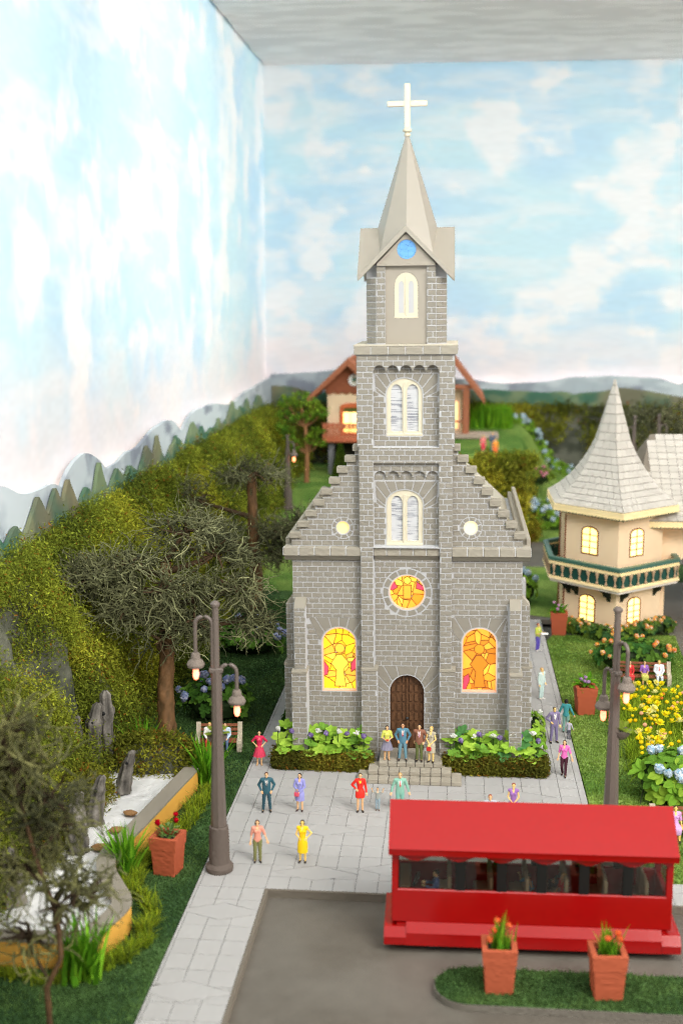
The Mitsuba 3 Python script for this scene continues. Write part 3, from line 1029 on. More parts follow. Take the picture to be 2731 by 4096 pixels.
for s in (-1, 1):
    j = 0
    z = bz0 + 0.05
    while z < 22.2:
        for a, b in (((0.02, L - 0.02),) if j % 2 else ((0.02, L * 0.5 - 0.02), (L * 0.5 + 0.02, L - 0.02))):
            v, f = rbox(a, b, -0.03, 0.03, z + 0.022, z + 0.236, 0.005)
            p = np.stack([(-ow + ch_) - v[:, 0] / math.sqrt(2) + v[:, 1] * 0.7, (yc - ow) + v[:, 0] / math.sqrt(2) + v[:, 1] * 0.7, v[:, 2]], 1)
            if s > 0:
                p[:, 0] *= -1
                f = f[:, ::-1]
            cham.add(p, f, BR * r_.uniform(0.93, 1.06))
        z += 0.26
        j += 1
add('church__corner_bricks', cham, 'matte', f=CH)
tag('church__corner_bricks', None, kind='stuff')
# lintel over the panel, gable wall with the blue round window
lint = MB(srgb(156, 148, 134, 0.95))
lint.prism(Polygon([(-1.28, 23.0), (1.28, 23.0), (0, 24.3)]).difference(Point(0.03, 23.6).buffer(0.42, 18)), yc - ow - 0.12, yc - ow + 0.3)
lint.prism(Polygon([(-1.28, 22.9), (1.28, 22.9), (1.28, 23.02), (-1.28, 23.02)]), yc - ow - 0.14, yc - ow + 0.2)
for (ax, s) in (('x', -1), ('x', 1)):
    lint.prism(Polygon([(yc - 1.28, 22.95), (yc + 1.28, 22.95), (yc, 24.25)]), s * (ow - 0.2), s * (ow + 0.1), 'x')
add('church__gable_wall', lint, 'satin', f=CH)
add('church__round_window', MB().prism(Point(0.03, 23.6).buffer(0.415, 18), yc - ow - 0.06, yc - ow + 0.1), 'blue_glass', f=CH)
tag('church__round_window', 'round blue glass window under the belfry gable')
# crossed gable roofs and the pointed spire
ROOFC = srgb(192, 184, 168, 0.60)
hw, zr, ze, th = 2.07, 24.62, 22.50, 0.22
gr = MB(ROOFC)
for rot in range(4):
    for s in (-1, 1):
        # one slope of one gable: from the ridge down to the eave, out from the middle
        prof = [(0.0, zr), (s * hw, ze), (s * hw, ze - th), (0.0, zr - th * 1.25)]
        inner = [0.0, hw * 0.999, hw * 0.999, 0.0]
        vo = np.array([(x, -2.12, z) for x, z in prof])
        vi = np.array([(x, -abs(x), z) for x, z in prof])
        v = np.vstack([vo, vi])
        f = np.array([[0, 1, 5, 4], [1, 2, 6, 5], [2, 3, 7, 6], [3, 0, 4, 7], [3, 2, 1, 0], [4, 5, 6, 7]])
        if s > 0:
            f = f[:, ::-1]
        gr.add(rotz(v, rot * PI / 2, (0, yc, 0)), f)
add('church__gable_roof', gr, 'satin', f=CH)
sp = MB(ROOFC)
a8 = np.arange(8) * PI / 4 - PI / 2
for z, r in ((0, 0),):
    pass
rings = [(22.9, 1.80), (24.6, 1.34), (28.7, 0.05)]
v = np.concatenate([np.stack([r * np.cos(a8), yc + r * np.sin(a8), a8 * 0 + z], 1) for z, r in rings])
i8, j8 = np.arange(8), (np.arange(8) + 1) % 8
sp.add(v, np.concatenate([np.stack([k * 8 + i8, k * 8 + j8, (k + 1) * 8 + j8, (k + 1) * 8 + i8], 1) for k in range(2)]))
add('church__spire', sp, 'satin', f=CH)
tag('church__spire', 'smooth beige eight sided spire')
CREAM = srgb(240, 230, 202, 0.68)
fin = MB(CREAM)
fin.lathe([(0.05, 28.55), (0.14, 28.6), (0.15, 28.68), (0.09, 28.73), (0.2, 28.79), (0.21, 28.86), (0.13, 28.95), (0.0, 28.97)], 14, (0, yc, 0))
add('church__finial', fin, 'satin', smooth=40, f=CH)
cr = MB(CREAM)
cr.rbox(-0.135, 0.135, yc - 0.08, yc + 0.08, 28.93, 30.85, 0.03)
cr.rbox(-0.89, -0.13, yc - 0.078, yc + 0.078, 29.86, 30.11, 0.03)
cr.rbox(0.13, 0.89, yc - 0.078, yc + 0.078, 29.86, 30.11, 0.03)
add('church__cross', cr, 'satin', f=CH)
tag('church__cross', 'cream cross on top of the spire')


# tower windows with cream frames
def tower_window(win, yp, cx, sub, mull):
    w = name('church__window')
    lights = unary_union(sub)
    add(w, MB(CREAM).prism(win.buffer(-0.005).difference(lights), yp, yp + 0.14), 'satin', f=CH)
    add(w + '__blind', MB().prism(win.buffer(-0.03), yp + 0.1, yp + 0.16), 'blind', f=CH)
    add(w + '__mullion', MB(CREAM).rbox(cx - mull, cx + mull, yp - 0.04, yp + 0.1, win.bounds[1] + 0.1, win.bounds[3] - 0.2, 0.015), 'satin', f=CH)
    add(w + '__sill', MB(CREAM).rbox(cx - 0.84, cx + 0.84, yp - 0.06, yp + 0.12, win.bounds[1] - 0.01, win.bounds[1] + 0.11, 0.02) if mull > 0.05 else MB(CREAM).rbox(cx - 0.53, cx + 0.53, yp - 0.05, yp + 0.1, win.bounds[1], win.bounds[1] + 0.08, 0.02), 'satin', f=CH)
    return w


for win in (tw_lo, tw_up):
    zb, zt = win.bounds[1], win.bounds[3]
    subs = [arch(-0.08 + s * 0.36, zb + 0.2, zt - 0.62, zt - 0.27, 0.255) for s in (-1, 1)]
    tower_window(win, 0.02, -0.08, subs, 0.075)
tower_window(bwin, yc - ow + 0.17, 0.0, [arch(s * 0.22, 20.85, 22.05, 22.25, 0.115) for s in (-1, 1)], 0.04)


# stained glass: separate lit panes in a dark leading
def stained(win, y, n, cols, seed, figures, label):
    rng = np.random.default_rng(seed)
    x0, z0, x1, z1 = win.bounds
    w = name('church__stained_window')
    pts = MultiPoint(rng.uniform([x0, z0], [x1, z1], (n, 2)))
    fig = unary_union([f for f, c in figures]) if figures else Polygon()
    cells = [c for c in voronoi_diagram(pts, envelope=win.envelope.buffer(1)).geoms]
    items = [(p, cols[rng.integers(len(cols))]) for c in cells for p in polys(c.intersection(win).difference(fig))]
    used = Polygon()
    for f, c in figures:
        items += [(p, c) for p in polys(f.intersection(win).difference(used))]
        used = used.union(f)
    lead = win.difference(unary_union([p.buffer(-0.013, join_style=2) for p, c in items]))
    add(w, MB(srgb(140, 72, 28)).prism(lead, y - 0.02, y + 0.02), 'matte', f=CH)
    tag(w, label)
    for p, c in items:
        p = p.buffer(-0.009, join_style=2)
        for g in polys(p):
            if g.area < 0.006:
                continue
            t = rng.uniform(0.85, 1.12)
            add(name(w + '__pane'), MB(np.clip(np.array(c) * t / 1.15, 0.01, 0.95)).prism(g, y, y + 0.001, back=False), 'lit_glass', f=CH)
    add(w + '__lamp', MB((0.8, 0.8, 0.8)).prism(win.buffer(-0.03), y + 0.09, y + 0.11), 'matte', f=CH, emitter=glow((1.45, 1.42, 1.3), 0.3))
    # warm rim light of the window, painted into the colour of the reveal
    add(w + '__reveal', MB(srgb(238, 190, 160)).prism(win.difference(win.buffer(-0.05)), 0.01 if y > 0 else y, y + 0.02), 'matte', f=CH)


YEL, YE2, ORA, DOR, PINK, AMB = (1.05, 0.72, 0.04), (1.1, 0.85, 0.12), (0.95, 0.42, 0.05), (0.72, 0.30, 0.04), (0.80, 0.10, 0.18), (0.95, 0.55, 0.08)


def figure(cx, z0, big, robe, head):
    return [(Point(cx, z0 + 1.98).buffer(0.235, 12), head), (Polygon([(cx - 0.25, z0 + 0.15), (cx + 0.28, z0 + 0.15), (cx + 0.17, z0 + 0.95), (cx + 0.42, z0 + 1.3), (cx + 0.1, z0 + 1.68), (cx - 0.14, z0 + 1.68), (cx - 0.42, z0 + 1.25), (cx - 0.16, z0 + 0.9)]), robe)]


stained(win_sl, 0.3, 40, [YEL, YE2, YEL, AMB, YE2], 4,
        figure(-3.13, 3.45, 1, YE2, AMB) + [(Polygon([(-3.93, 4.9), (-3.66, 4.5), (-3.72, 4.15), (-3.93, 4.1)]), PINK), (Polygon([(-2.62, 4.7), (-2.33, 5.1), (-2.33, 4.5), (-2.6, 4.3)]), PINK)],
        'arched yellow stained glass window left of the door')
stained(win_sr, 0.3, 40, [ORA, AMB, ORA, DOR, AMB], 9,
        figure(3.33, 3.5, 1, DOR, ORA) + [(Polygon([(2.55, 3.5), (2.62, 4.15), (2.85, 4.3), (2.9, 4.0), (2.7, 3.5)]), PINK)],
        'arched orange stained glass window right of the door')
stained(rose, 0.2, 24, [AMB, ORA, YE2, AMB], 12,
        [(Point(0.02, 8.72).buffer(0.17, 10), YE2), (sbox(-0.16, 7.85, 0.2, 8.5), AMB), (Polygon([(-0.85, 8.3), (-0.6, 8.7), (-0.42, 8.4), (-0.66, 8.25)]), PINK), (Polygon([(0.45, 8.66), (0.8, 8.42), (0.75, 8.25), (0.42, 8.35)]), PINK)],
        'round yellow rose window above the door')
for win, c in ((sm_l, (1.1, 0.55, 0.12)), (sm_r, (1.7, 1.05, 0.42))):
    w = name('church__porthole')
    add(w, MB((0.8, 0.6, 0.3)).prism(win.buffer(-0.005), 0.12, 0.2), 'satin', f=CH, emitter=glow(c, 0.05))
tag('church__porthole', 'small round lit window left of the tower')
tag('church__porthole_001', 'small round lit window right of the tower')

# the door: two leaves of raised panels
dz0, dzt = 0.6, 4.27
dd = arch(0.0, 0.58, 3.42, 4.27, 0.80)
add('church__door', MB().prism(dd, 0.34, 0.44), 'door_wood', f=CH)
tag('church__door', 'brown panelled wooden double door')
xs_ = [-0.78, -0.53, -0.27, -0.055, 0.055, 0.29, 0.55, 0.78]
zs_ = [0.62, 1.05, 1.5, 1.96, 2.42, 2.88, 3.34, 3.78, 4.25]
for a, b in zip(xs_[:-1], xs_[1:]):
    if a == -0.055:
        continue
    for c, d in zip(zs_[:-1], zs_[1:]):
        p = sbox(a + 0.03, c + 0.034, b - 0.03, d - 0.034).intersection(dd.buffer(-0.02))
        for g in polys(p):
            if g.area > 0.006:
                mb = MB().prism(g, 0.32, 0.35).prism(g.buffer(-0.03, join_style=2), 0.25, 0.325)
                add(name('church__door__panel'), mb, 'door_wood', f=CH)
add('church__door__centre_post', MB().rbox(-0.05, 0.05, 0.24, 0.36, 0.6, 4.1, 0.015), 'door_wood', f=CH)
kn = MB((0.03, 0.03, 0.03)).man(sphere(0.075, (0.0, 0.2, 2.12)))
add('church__door__knob', kn, 'satin', smooth=True, f=CH)

# bricks: the 300 that show largest as parts, the rest as one mesh
brick_pieces.sort(key=lambda b: -b[0])
rest = MB()
for k, (ar, p, y, d, axis) in enumerate(brick_pieces):
    col = BR * r_.uniform(0.97, 1.03)
    mb = MB(col) if k < 300 else rest
    if axis == 'y':
        mb.prism(p, y - d, y + 0.002, 'y', col, back=False) if False else mb.prism(p, y - d, y + 0.002, 'y', col)
    elif axis == 'x':
        mb.prism(p, y + d, y - 0.002, 'x', col)
    else:
        mb.prism(p, y - d, y + 0.002, 'x', col)
    if k < 300:
        add(name('church__wall__brick'), mb, 'stone', f=CH)
add('church__wall__brickwork', rest, 'stone', f=CH)
tag('church__wall__brickwork', None, kind='stuff')

# steps to the door, laid of separate blocks
tag('church_steps', 'three wide grey stone steps leading up to the church door', 'steps')
for k, (x0, x1, yf, z0, z1, n) in enumerate(((-4.16, 0.52, 53.68, 0.0, 0.205, 10), (-3.72, 0.06, 54.25, 0.205, 0.41, 8), (-3.26, -0.36, 54.8, 0.41, 0.62, 7))):
    yb = 56.9 if k == 2 else yf + 1.2
    st = add(name('church_steps__step'), MB(srgb(70, 66, 66)).box(x0 + 0.03, x1 - 0.03, yf + 0.03, yb - 0.02, max(z0 - 0.02, 0.003), z1 - 0.02), 'matte')
    for i in range(n):
        a, b = x0 + (x1 - x0) * i / n + 0.014, x0 + (x1 - x0) * (i + 1) / n - 0.014
        y1 = yf
        dep = [0.62, 0.56] if k < 2 else [0.60, 0.66, 0.84]
        for q_ in dep:
            add(name(st + '__block'), MB(srgb(176, 168, 152, 0.78) * r_.uniform(0.96, 1.03)).rbox(a, b, y1 + (0.005 if y1 > yf else 0), y1 + q_ - 0.005, z0 + 0.004 if y1 == yf else z1 - 0.1, z1, 0.018), 'stone')
            y1 += q_


# ------------------------------------------------------------------ tower house
TH = np.array([10.45, 85.0])
HEXW = np.array([(10.35, 79.55), (7.35, 82.45), (7.35, 87.2), (10.35, 90.2), (13.55, 87.2), (13.55, 82.45)])   # clockwise from the front corner
HEXE = np.array([(10.42, 78.1), (6.45, 82.0), (6.45, 88.2), (10.42, 91.9), (14.45, 88.2), (14.45, 82.0)])
CREAMW = np.array([0.92, 0.70, 0.46])
FASC = np.array([0.92, 0.74, 0.40])
GREEN = srgb(24, 84, 72, 0.7)
TILE = srgb(220, 214, 202, 0.70)
TANB = srgb(190, 160, 128, 0.9)
DARKG = srgb(38, 46, 34, 0.8)
BROWNW = srgb(160, 96, 66, 0.9)
house = 'tower_house'
tag(house, 'cream tower house with a tall pointed tiled roof and green balcony', 'house')
mb = MB(CREAMW)
mb.prism(Polygon(HEXW), -0.02, 8.15, 'z')
add(house + '__wall', mb, 'matte')
mb = MB(BROWNW)
for k in (1, 2):
    x, y = HEXW[k]
    mb.box(x - 0.08, x + 0.06, y + 0.1 * (1 if k == 1 else -1) - 0.1, y + 0.1 * (1 if k == 1 else -1) + 0.1, 0, 7.5)
add(house + '__corner_post', MB(BROWNW).rbox(7.26, 7.36, 82.55, 82.8, 0, 7.5, 0.02), 'matte')
add(house + '__corner_post_001', MB(BROWNW).rbox(7.26, 7.36, 86.8, 87.05, 0, 7.5, 0.02), 'matte')


def face(a, b):
    """Frame of a wall from a to b seen from outside: maps (s along, d outward, z)."""
    a, b = np.asarray(a, float), np.asarray(b, float)
    e = (b - a) / np.linalg.norm(b - a)
    n = np.array([e[1], -e[0]])

    def m(v):
        v = np.asarray(v, float)
        return np.column_stack([a + v[:, :1] * e - v[:, 1:2] * n * 1.0, v[:, 2]])
    return m, float(np.linalg.norm(b - a))


def lit_window(root, m, cx, z0, z1, hw, rgb, nv=1, nh=4, frame=srgb(120, 62, 22), arched=0.16, reveal=True):
    """Window in a wall frame whose outside is at y < 0."""
    w = name(root + '__window')
    out = arch(cx, z0, z1 - arched * 2, z1, hw)
    add(w, MB(frame).prism(out.buffer(0.05, join_style=2).difference(out.buffer(-0.03)), -0.05, 0.03), 'satin', f=m)
    add(w + '__pane', MB((0.9, 0.8, 0.5)).prism(out.buffer(-0.01), -0.012, 0.02), 'matte', f=m, emitter=glow(rgb, 0.15))
    mu = MB(frame)
    for k in range(1, nv + 1):
        x = cx - hw + 2 * hw * k / (nv + 1)
        mu.box(x - 0.035, x + 0.035, -0.045, -0.014, z0, z1 - 0.02)
    for k in range(1, nh):
        z = z0 + (z1 - z0 - 0.1) * k / nh
        mu.box(cx - hw, cx + hw, -0.04, -0.016, z - 0.028, z + 0.028)
    add(w + '__glazing_bar', mu, 'satin', f=m)
    return w


mL, LL = face(HEXW[1], HEXW[0])      # front left face, s from the left corner to the front corner
mR, LR = face(HEXW[0], HEXW[5])
WARM = (3.2, 1.9, 0.42)
for (m, cx) in ((mL, 1.95), (mR, 1.75)):
    lit_window(house, m, cx, 5.2, 6.95, 0.62, WARM)
    lit_window(house, m, cx - 0.05, 0.75, 2.45, 0.60, WARM)


def hex_ring(z0, z1, out, inn, mb, close=False):
    """A band following the hexagon between two offsets."""
    A = Polygon(HEXW).buffer(out, join_style=2)
    B = Polygon(HEXW).buffer(inn, join_style=2) if inn is not None else Polygon()
    mb.prism(A.difference(B), z0, z1, 'z')


# balcony
add(house + '__balcony_floor', (lambda b: (hex_ring(3.18, 3.38, 1.0, -0.2, b), b)[1])(MB(srgb(225, 215, 205))), 'matte')
mb = MB(FASC)
hex_ring(3.381, 3.56, 1.06, 0.92, mb)
add(house + '__balcony_skirting', mb, 'matte')
mb = MB(GREEN)
hex_ring(3.56, 4.42, 0.97, 0.93, mb)
add(house + '__balcony_panel', mb, 'satin')
mb = MB(FASC)
hex_ring(4.42, 4.60, 1.05, 0.92, mb)
add(house + '__balcony_band', mb, 'matte')
mb = MB(srgb(70, 112, 98, 0.85))
hex_ring(4.60, 4.82, 1.13, 0.80, mb)
add(house + '__balcony_rail', mb, 'satin')


def scallops(ring, z, depth, step, col, key, out=0.0, th=0.05):
    """A toothed trim hanging along the polyline ring of (x, y)."""
    mb = MB(col)
    for a, b in zip(ring[:-1], ring[1:]):
        m, L = face(a, b)
        n = max(2, int(round(L / step)))
        s = np.linspace(0, L, n * 6 + 1)
        zz = z - depth * np.abs(np.sin(s * n * PI / L)) ** 0.7
        poly = Polygon(list(zip(s, zz)) + [(L, z + 0.05), (0, z + 0.05)]).buffer(0)
        t = MB(col).prism(poly, -out - th, -out)
        v, f, c = t.data()
        mb.add(m(v), f, c)
    add(key, mb, 'matte')


EXT = list(Polygon(HEXW).buffer(1.06, join_style=2).exterior.coords)[:-1]
EXT = np.array(sorted(EXT, key=lambda p: math.atan2(p[1] - 85, p[0] - 10.45)))      # counter-clockwise
scallops(np.vstack([EXT, EXT[:1]]), 4.42, 0.09, 0.24, FASC, name(house + '__scalloped_trim'), 0.0)
scallops(np.vstack([EXT, EXT[:1]]), 3.40, 0.06, 0.24, srgb(250, 230, 185, 0.95), name(house + '__scalloped_trim'), 0.01)
bal = MB(TANB)
prof_b = [(0.0, 0.0), (0.075, 0.02), (0.11, 0.1), (0.06, 0.18), (0.035, 0.26), (0.05, 0.38), (0.12, 0.62), (0.13, 0.7), (0.07, 0.8), (0.085, 0.85), (0.0, 0.86)]
HB = Polygon(HEXW).buffer(1.0, join_style=2)
hb = [p for p in EXT]
for a, b in zip(np.vstack([EXT, EXT[:1]])[:-1], np.vstack([EXT, EXT[:1]])[1:]):
    m, L = face(a, b)
    n = max(4, int(round(L / 0.72)))
    for k in range(n):
        p = m(np.array([[L * (k + 0.5) / n, 0.02, 0.0]]))[0]
        t = MB(TANB).lathe(prof_b, 10, (p[0], p[1], 3.57))
        add(name(house + '__baluster'), t, 'matte', smooth=True)
# brackets under the balcony
for m, ss in ((mL, (0.35, 1.0, 3.6)), (mR, (0.5, 3.7)), ):
    for s in ss:
        b = MB(DARKG).prism(Polygon([(0, 3.25), (-0.85, 3.25), (-0.85, 3.08), (-0.5, 2.95), (-0.42, 2.7), (-0.12, 2.55), (0, 2.3)]), s - 0.14, s + 0.14, 'x')
        v, f, c = b.data()
        add(name(house + '__bracket'), MB().add(m(v), f, c), 'matte')
# eaves and roof
mb = MB(FASC)
E = Polygon(HEXE)
mb.prism(E.buffer(0.0).difference(E.buffer(-0.14)), 7.95, 8.32, 'z')
mb.prism(E.buffer(-0.14), 8.10, 8.20, 'z')
add(house + '__eaves', mb, 'matte')
EE = np.array(sorted(list(E.buffer(-0.02).exterior.coords)[:-1], key=lambda p: math.atan2(p[1] - 85, p[0] - 10.45)))
scallops(np.vstack([EE, EE[:1]]), 7.96, 0.09, 0.26, FASC, name(house + '__scalloped_trim'), 0.0)
scallops(np.vstack([EE, EE[:1]]), 7.90, 0.10, 0.26, GREEN, name(house + '__scalloped_trim'), -0.12)
prof = [(8.33, 0.985), (8.95, 0.79), (9.55, 0.645), (10.15, 0.535), (11.1, 0.39), (12.1, 0.27), (14.2, 0.13), (16.2, 0.006)]
zz = np.array([p[0] for p in prof])
ff = np.array([p[1] for p in prof])


def hexat(z, grow=0.0):
    s = np.interp(z, zz, ff)
    return TH + (HEXE - TH) * s * (1 + grow)


mb = MB(srgb(120, 112, 100))
lv = [np.column_stack([hexat(z, -0.012), np.full(6, z - 0.012)]) for z in zz]
i6, j6 = np.arange(6), (np.arange(6) + 1) % 6
mb.add(np.concatenate(lv), np.concatenate([np.stack([k * 6 + i6, (k + 1) * 6 + i6, (k + 1) * 6 + j6, k * 6 + j6], 1) for k in range(len(zz) - 1)]))
add(house + '__roof', mb, 'matte')
tag(house + '__roof', 'tall pointed roof of pale square tiles')
rows = [8.33]
while rows[-1] < 15.7:
    z = rows[-1]
    slope = np.interp(z, [8.3, 10.1, 12.1, 13.4], [0.30, 0.40, 0.52, 0.62])
    rows.append(z + slope)
rows.append(16.2)
tile_n = 0
tile_rest = MB()
r_ = np.random.default_rng(31)


def tile(root, quad, n, front, f=None):
    """One roof tile on the corners quad (4 x 3: low a, low b, high b, high a), standing 0.03 proud along n."""
    global tile_n
    c = quad.mean(0)
    qd = c + (quad - c) * 0.965
    e = np.linalg.norm(quad - c, axis=1).mean()
    qd = c + (quad - c) * (1 - 0.022 / max(e, 0.05))
    lift = np.array([0.05, 0.05, 0.03, 0.03])[:, None] * n * r_.uniform(0.8, 1.1)
    v = np.vstack([qd, qd + lift])
    fc = np.array([[4, 5, 6, 7], [0, 1, 5, 4], [1, 2, 6, 5], [2, 3, 7, 6], [3, 0, 4, 7]])
    col = TILE * r_.uniform(0.93, 1.04)
    if front and tile_n < 300:
        tile_n += 1
        add(name(root + '__roof__tile'), MB(col).add(v, fc), 'stone')
    else:
        tile_rest.add(v, fc, col)


for z0, z1 in zip(rows[:-1], rows[1:]):
    A, B = hexat(z0), hexat(z1)
    for k in range(6):
        a0, a1, b0, b1 = A[k], A[(k + 1) % 6], B[k], B[(k + 1) % 6]
        n = max(1, int(round(np.linalg.norm(a0 - a1) / 0.52)))
        nv = np.cross(np.append(a1 - a0, 0), np.append((b0 + b1 - a0 - a1) / 2, z1 - z0))
        nv = nv / np.linalg.norm(nv)
        if nv[:2] @ ((a0 + a1) / 2 - TH) < 0:
            nv = -nv
        for i in range(n):
            g = lambda p, q_, t, z: np.append(p + (q_ - p) * t, z)  # noqa: E731
            quad = np.array([g(a0, a1, i / n, z0), g(a0, a1, (i + 1) / n, z0), g(b0, b1, (i + 1) / n, z1), g(b0, b1, i / n, z1)])
            tile(house, quad, nv, k in (0, 5, 1) and z0 < 14)
# wing with the arched gate
wing = MB(CREAMW)
wall_f = sbox(13.3, -0.02, 30, 7.2).difference(unary_union([arch(17.0, -0.1, 3.0, 4.9, 3.0), arch(24.6, -0.1, 3.0, 4.9, 3.0)]))
wing.prism(wall_f, 83.6, 84.2)
wing.prism(wall_f, 89.0, 89.6)
wing.box(13.56, 30, 84.2, 89.0, 6.2, 7.2)
wing.box(13.3, 13.56, 84.2, 89, 0, 7.2)
add(house + '__gate_wall', wing, 'matte')
wr = MB(srgb(120, 112, 100))
fz = MB(FASC)
fz.rbox(11.2, 31, 81.55, 81.72, 6.95, 7.32, 0.02)
fz.box(11.2, 31, 81.72, 83.7, 7.16, 7.22)
add(house + '__fascia', fz, 'matte')
scallops(np.array([(11.2, 81.56), (31, 81.56)]), 6.96, 0.09, 0.26, FASC, name(house + '__scalloped_trim'), 0.0)
scallops(np.array([(11.25, 81.68), (31, 81.68)]), 6.92, 0.12, 0.26, GREEN, name(house + '__scalloped_trim'), 0.0)
wprof = [(81.5, 7.32), (83.0, 8.05), (84.3, 8.95), (85.0, 9.6), (88.2, 12.25)]
wl = [11.15, 11.6, 12.0, 12.3, 13.35]
for (ya, za), (yb, zb), xa, xb in zip(wprof[:-1], wprof[1:], wl[:-1], wl[1:]):
    wr.add(np.array([(xa, ya, za), (31, ya, za), (31, yb, zb), (xb, yb, zb)]) - [0, 0, 0.015], np.array([[0, 1, 2, 3]]))
wr.add(np.array([(13.35, 88.2, 12.2), (31, 88.2, 12.2), (31, 95, 7.2), (11.2, 95, 7.2)]), np.array([[0, 1, 2, 3]]))
wr.add(np.array([(11.15, 81.5, 7.3), (13.35, 88.2, 12.2), (11.2, 95, 7.2)]), np.array([[0, 1, 2]]))
add(house + '__wing_roof', wr, 'matte')
tag(house + '__wing_roof', 'lower wing roof of pale square tiles')
for (ya, za), (yb, zb), xa, xb in zip(wprof[:-1], wprof[1:], wl[:-1], wl[1:]):
    L = math.hypot(yb - ya, zb - za)
    nr = max(1, int(round(L / 0.62)))
    nv = np.array([0, -(zb - za), yb - ya]) / L
    for r in range(nr):
        t0, t1 = r / nr, (r + 1) / nr
        x = 11.2 + 0.62 * math.floor((xa + (xb - xa) * t0 - 11.2) / 0.62 + 0.999)
        while x < 30.9:
            x1 = x + 0.62
            quad = np.array([(x, ya + (yb - ya) * t0, za + (zb - za) * t0), (x1, ya + (yb - ya) * t0, za + (zb - za) * t0), (x1, ya + (yb - ya) * t1, za + (zb - za) * t1), (x, ya + (yb - ya) * t1, za + (zb - za) * t1)])
            tile(house, quad, nv, x < 17)
            x = x1
add(house + '__roof__tiling', tile_rest, 'stone')
tag(house + '__roof__tiling', None, kind='stuff')

# ------------------------------------------------------------------ chalet on the hill
ch = 'chalet'
tag(ch, 'brown and cream chalet with carved balcony behind the church tower', 'house')
RB = srgb(168, 104, 74, 0.9)
RB2 = srgb(150, 88, 60, 0.85)
CW = srgb(232, 208, 172, 0.95)
y0 = 124.0
mb = MB(CW)
mb.box(-12.6, -7.0, y0, y0 + 8, 7.7, 12.3)
mb.box(-7.0, 0.6, y0 + 1.2, y0 + 8, 7.7, 12.5)
mb.prism(Polygon([(-12.6, 12.3), (-7.6, 12.3), (-10.4, 14.6)]), y0 + 0.06, y0 + 7)
add(ch + '__wall', mb, 'matte')


def gable_roof(key, cx, hwl, hwr, z_ap, z_l, z_r, ya, yb, th):
    mb = MB(RB)
    mb.prism(Polygon([(cx - hwl, z_l), (cx, z_ap), (cx, z_ap - th * 1.3), (cx - hwl, z_l - th)]), ya, yb)
    mb.prism(Polygon([(cx, z_ap), (cx + hwr, z_r), (cx + hwr, z_r - th), (cx, z_ap - th * 1.3)]), ya, yb)
    add(key, mb, 'stone')


gable_roof(ch + '__roof', -10.5, 3.95, 3.95, 15.75, 11.9, 11.9, y0 - 1.6, y0 + 9, 0.55)
gable_roof(ch + '__roof_001', -1.0, 2.6, 3.8, 16.8, 12.9, 11.85, y0 - 1.2, y0 + 9, 0.5)
add(ch + '__main_roof', MB(RB).prism(Polygon([(y0 + 0.6, 13.2), (y0 + 3.2, 15.6), (y0 + 8.6, 11.5), (y0 + 8.6, 11.1), (y0 + 3.2, 15.1), (y0 + 0.6, 12.8)]), -10.4, -1.0, 'x'), 'stone')
tag(ch + '__roof', 'brown gable roof with a broad bargeboard')
# carved boards in the gable, lower edge scalloped
s = np.linspace(-12.75, -7.9, 73)
low = 12.35 - 0.22 * np.abs(np.sin((s + 12.75) / 4.85 * 12 * PI / 2))
add(ch + '__gable_boards', MB(RB2).prism(Polygon(list(zip(s, low)) + [(-8.2, 12.9), (-10.5, 15.1), (-12.9, 12.9)]).buffer(0), y0 - 0.16, y0 - 0.04), 'stone')
em = MB(srgb(240, 240, 238)).prism(Point(-9.95, 13.55).buffer(0.56, 24).difference(Point(-9.95, 13.55).buffer(0.40, 24)), y0 - 0.26, y0 - 0.17)
add(ch + '__emblem', em, 'matte')
em = MB(srgb(222, 224, 220)).prism(Point(-9.95, 13.55).buffer(0.41, 24), y0 - 0.23, y0 - 0.165)
em.prism(Polygon([(-10.15, 13.75), (-9.75, 13.75), (-9.78, 13.5), (-9.95, 13.32), (-10.12, 13.5)]), y0 - 0.25, y0 - 0.225, col=srgb(60, 110, 90))
em.prism(sbox(-10.1, 13.28, -9.8, 13.36), y0 - 0.25, y0 - 0.225, col=srgb(190, 150, 60))
em.prism(sbox(-10.02, 13.8, -9.88, 13.9), y0 - 0.25, y0 - 0.225, col=srgb(190, 150, 60))
add(ch + '__emblem__crest', em, 'matte')
tag(ch + '__emblem', 'round white emblem in the gable')
idm = lambda v: np.asarray(v) + np.array([0, y0, 0])  # noqa: E731
w = ch + '__window'
o = arch(-9.9, 8.3, 10.9, 11.15, 1.3)
add(w, MB(srgb(196, 104, 60)).prism(o.buffer(0.16).difference(arch(-9.9, 8.3, 10.7, 10.85, 1.12)), -0.22, 0.02), 'matte', f=idm)
for a, b, z0_, z1_ in ((-11.0, -10.42, 8.4, 10.35), (-10.28, -9.6, 8.4, 10.35), (-9.46, -8.8, 8.4, 10.35)):
    add(name(w + '__pane'), MB((0.9, 0.8, 0.5)).prism(sbox(a, z0_, b, z1_), -0.06, -0.02), 'matte', f=idm, emitter=glow((3.6, 1.9, 0.4), 0.1))
add(w + '__curtain', MB(srgb(92, 110, 40, 0.7)).prism(sbox(-11.0, 10.4, -8.8, 10.85), -0.07, -0.02), 'matte', f=idm)
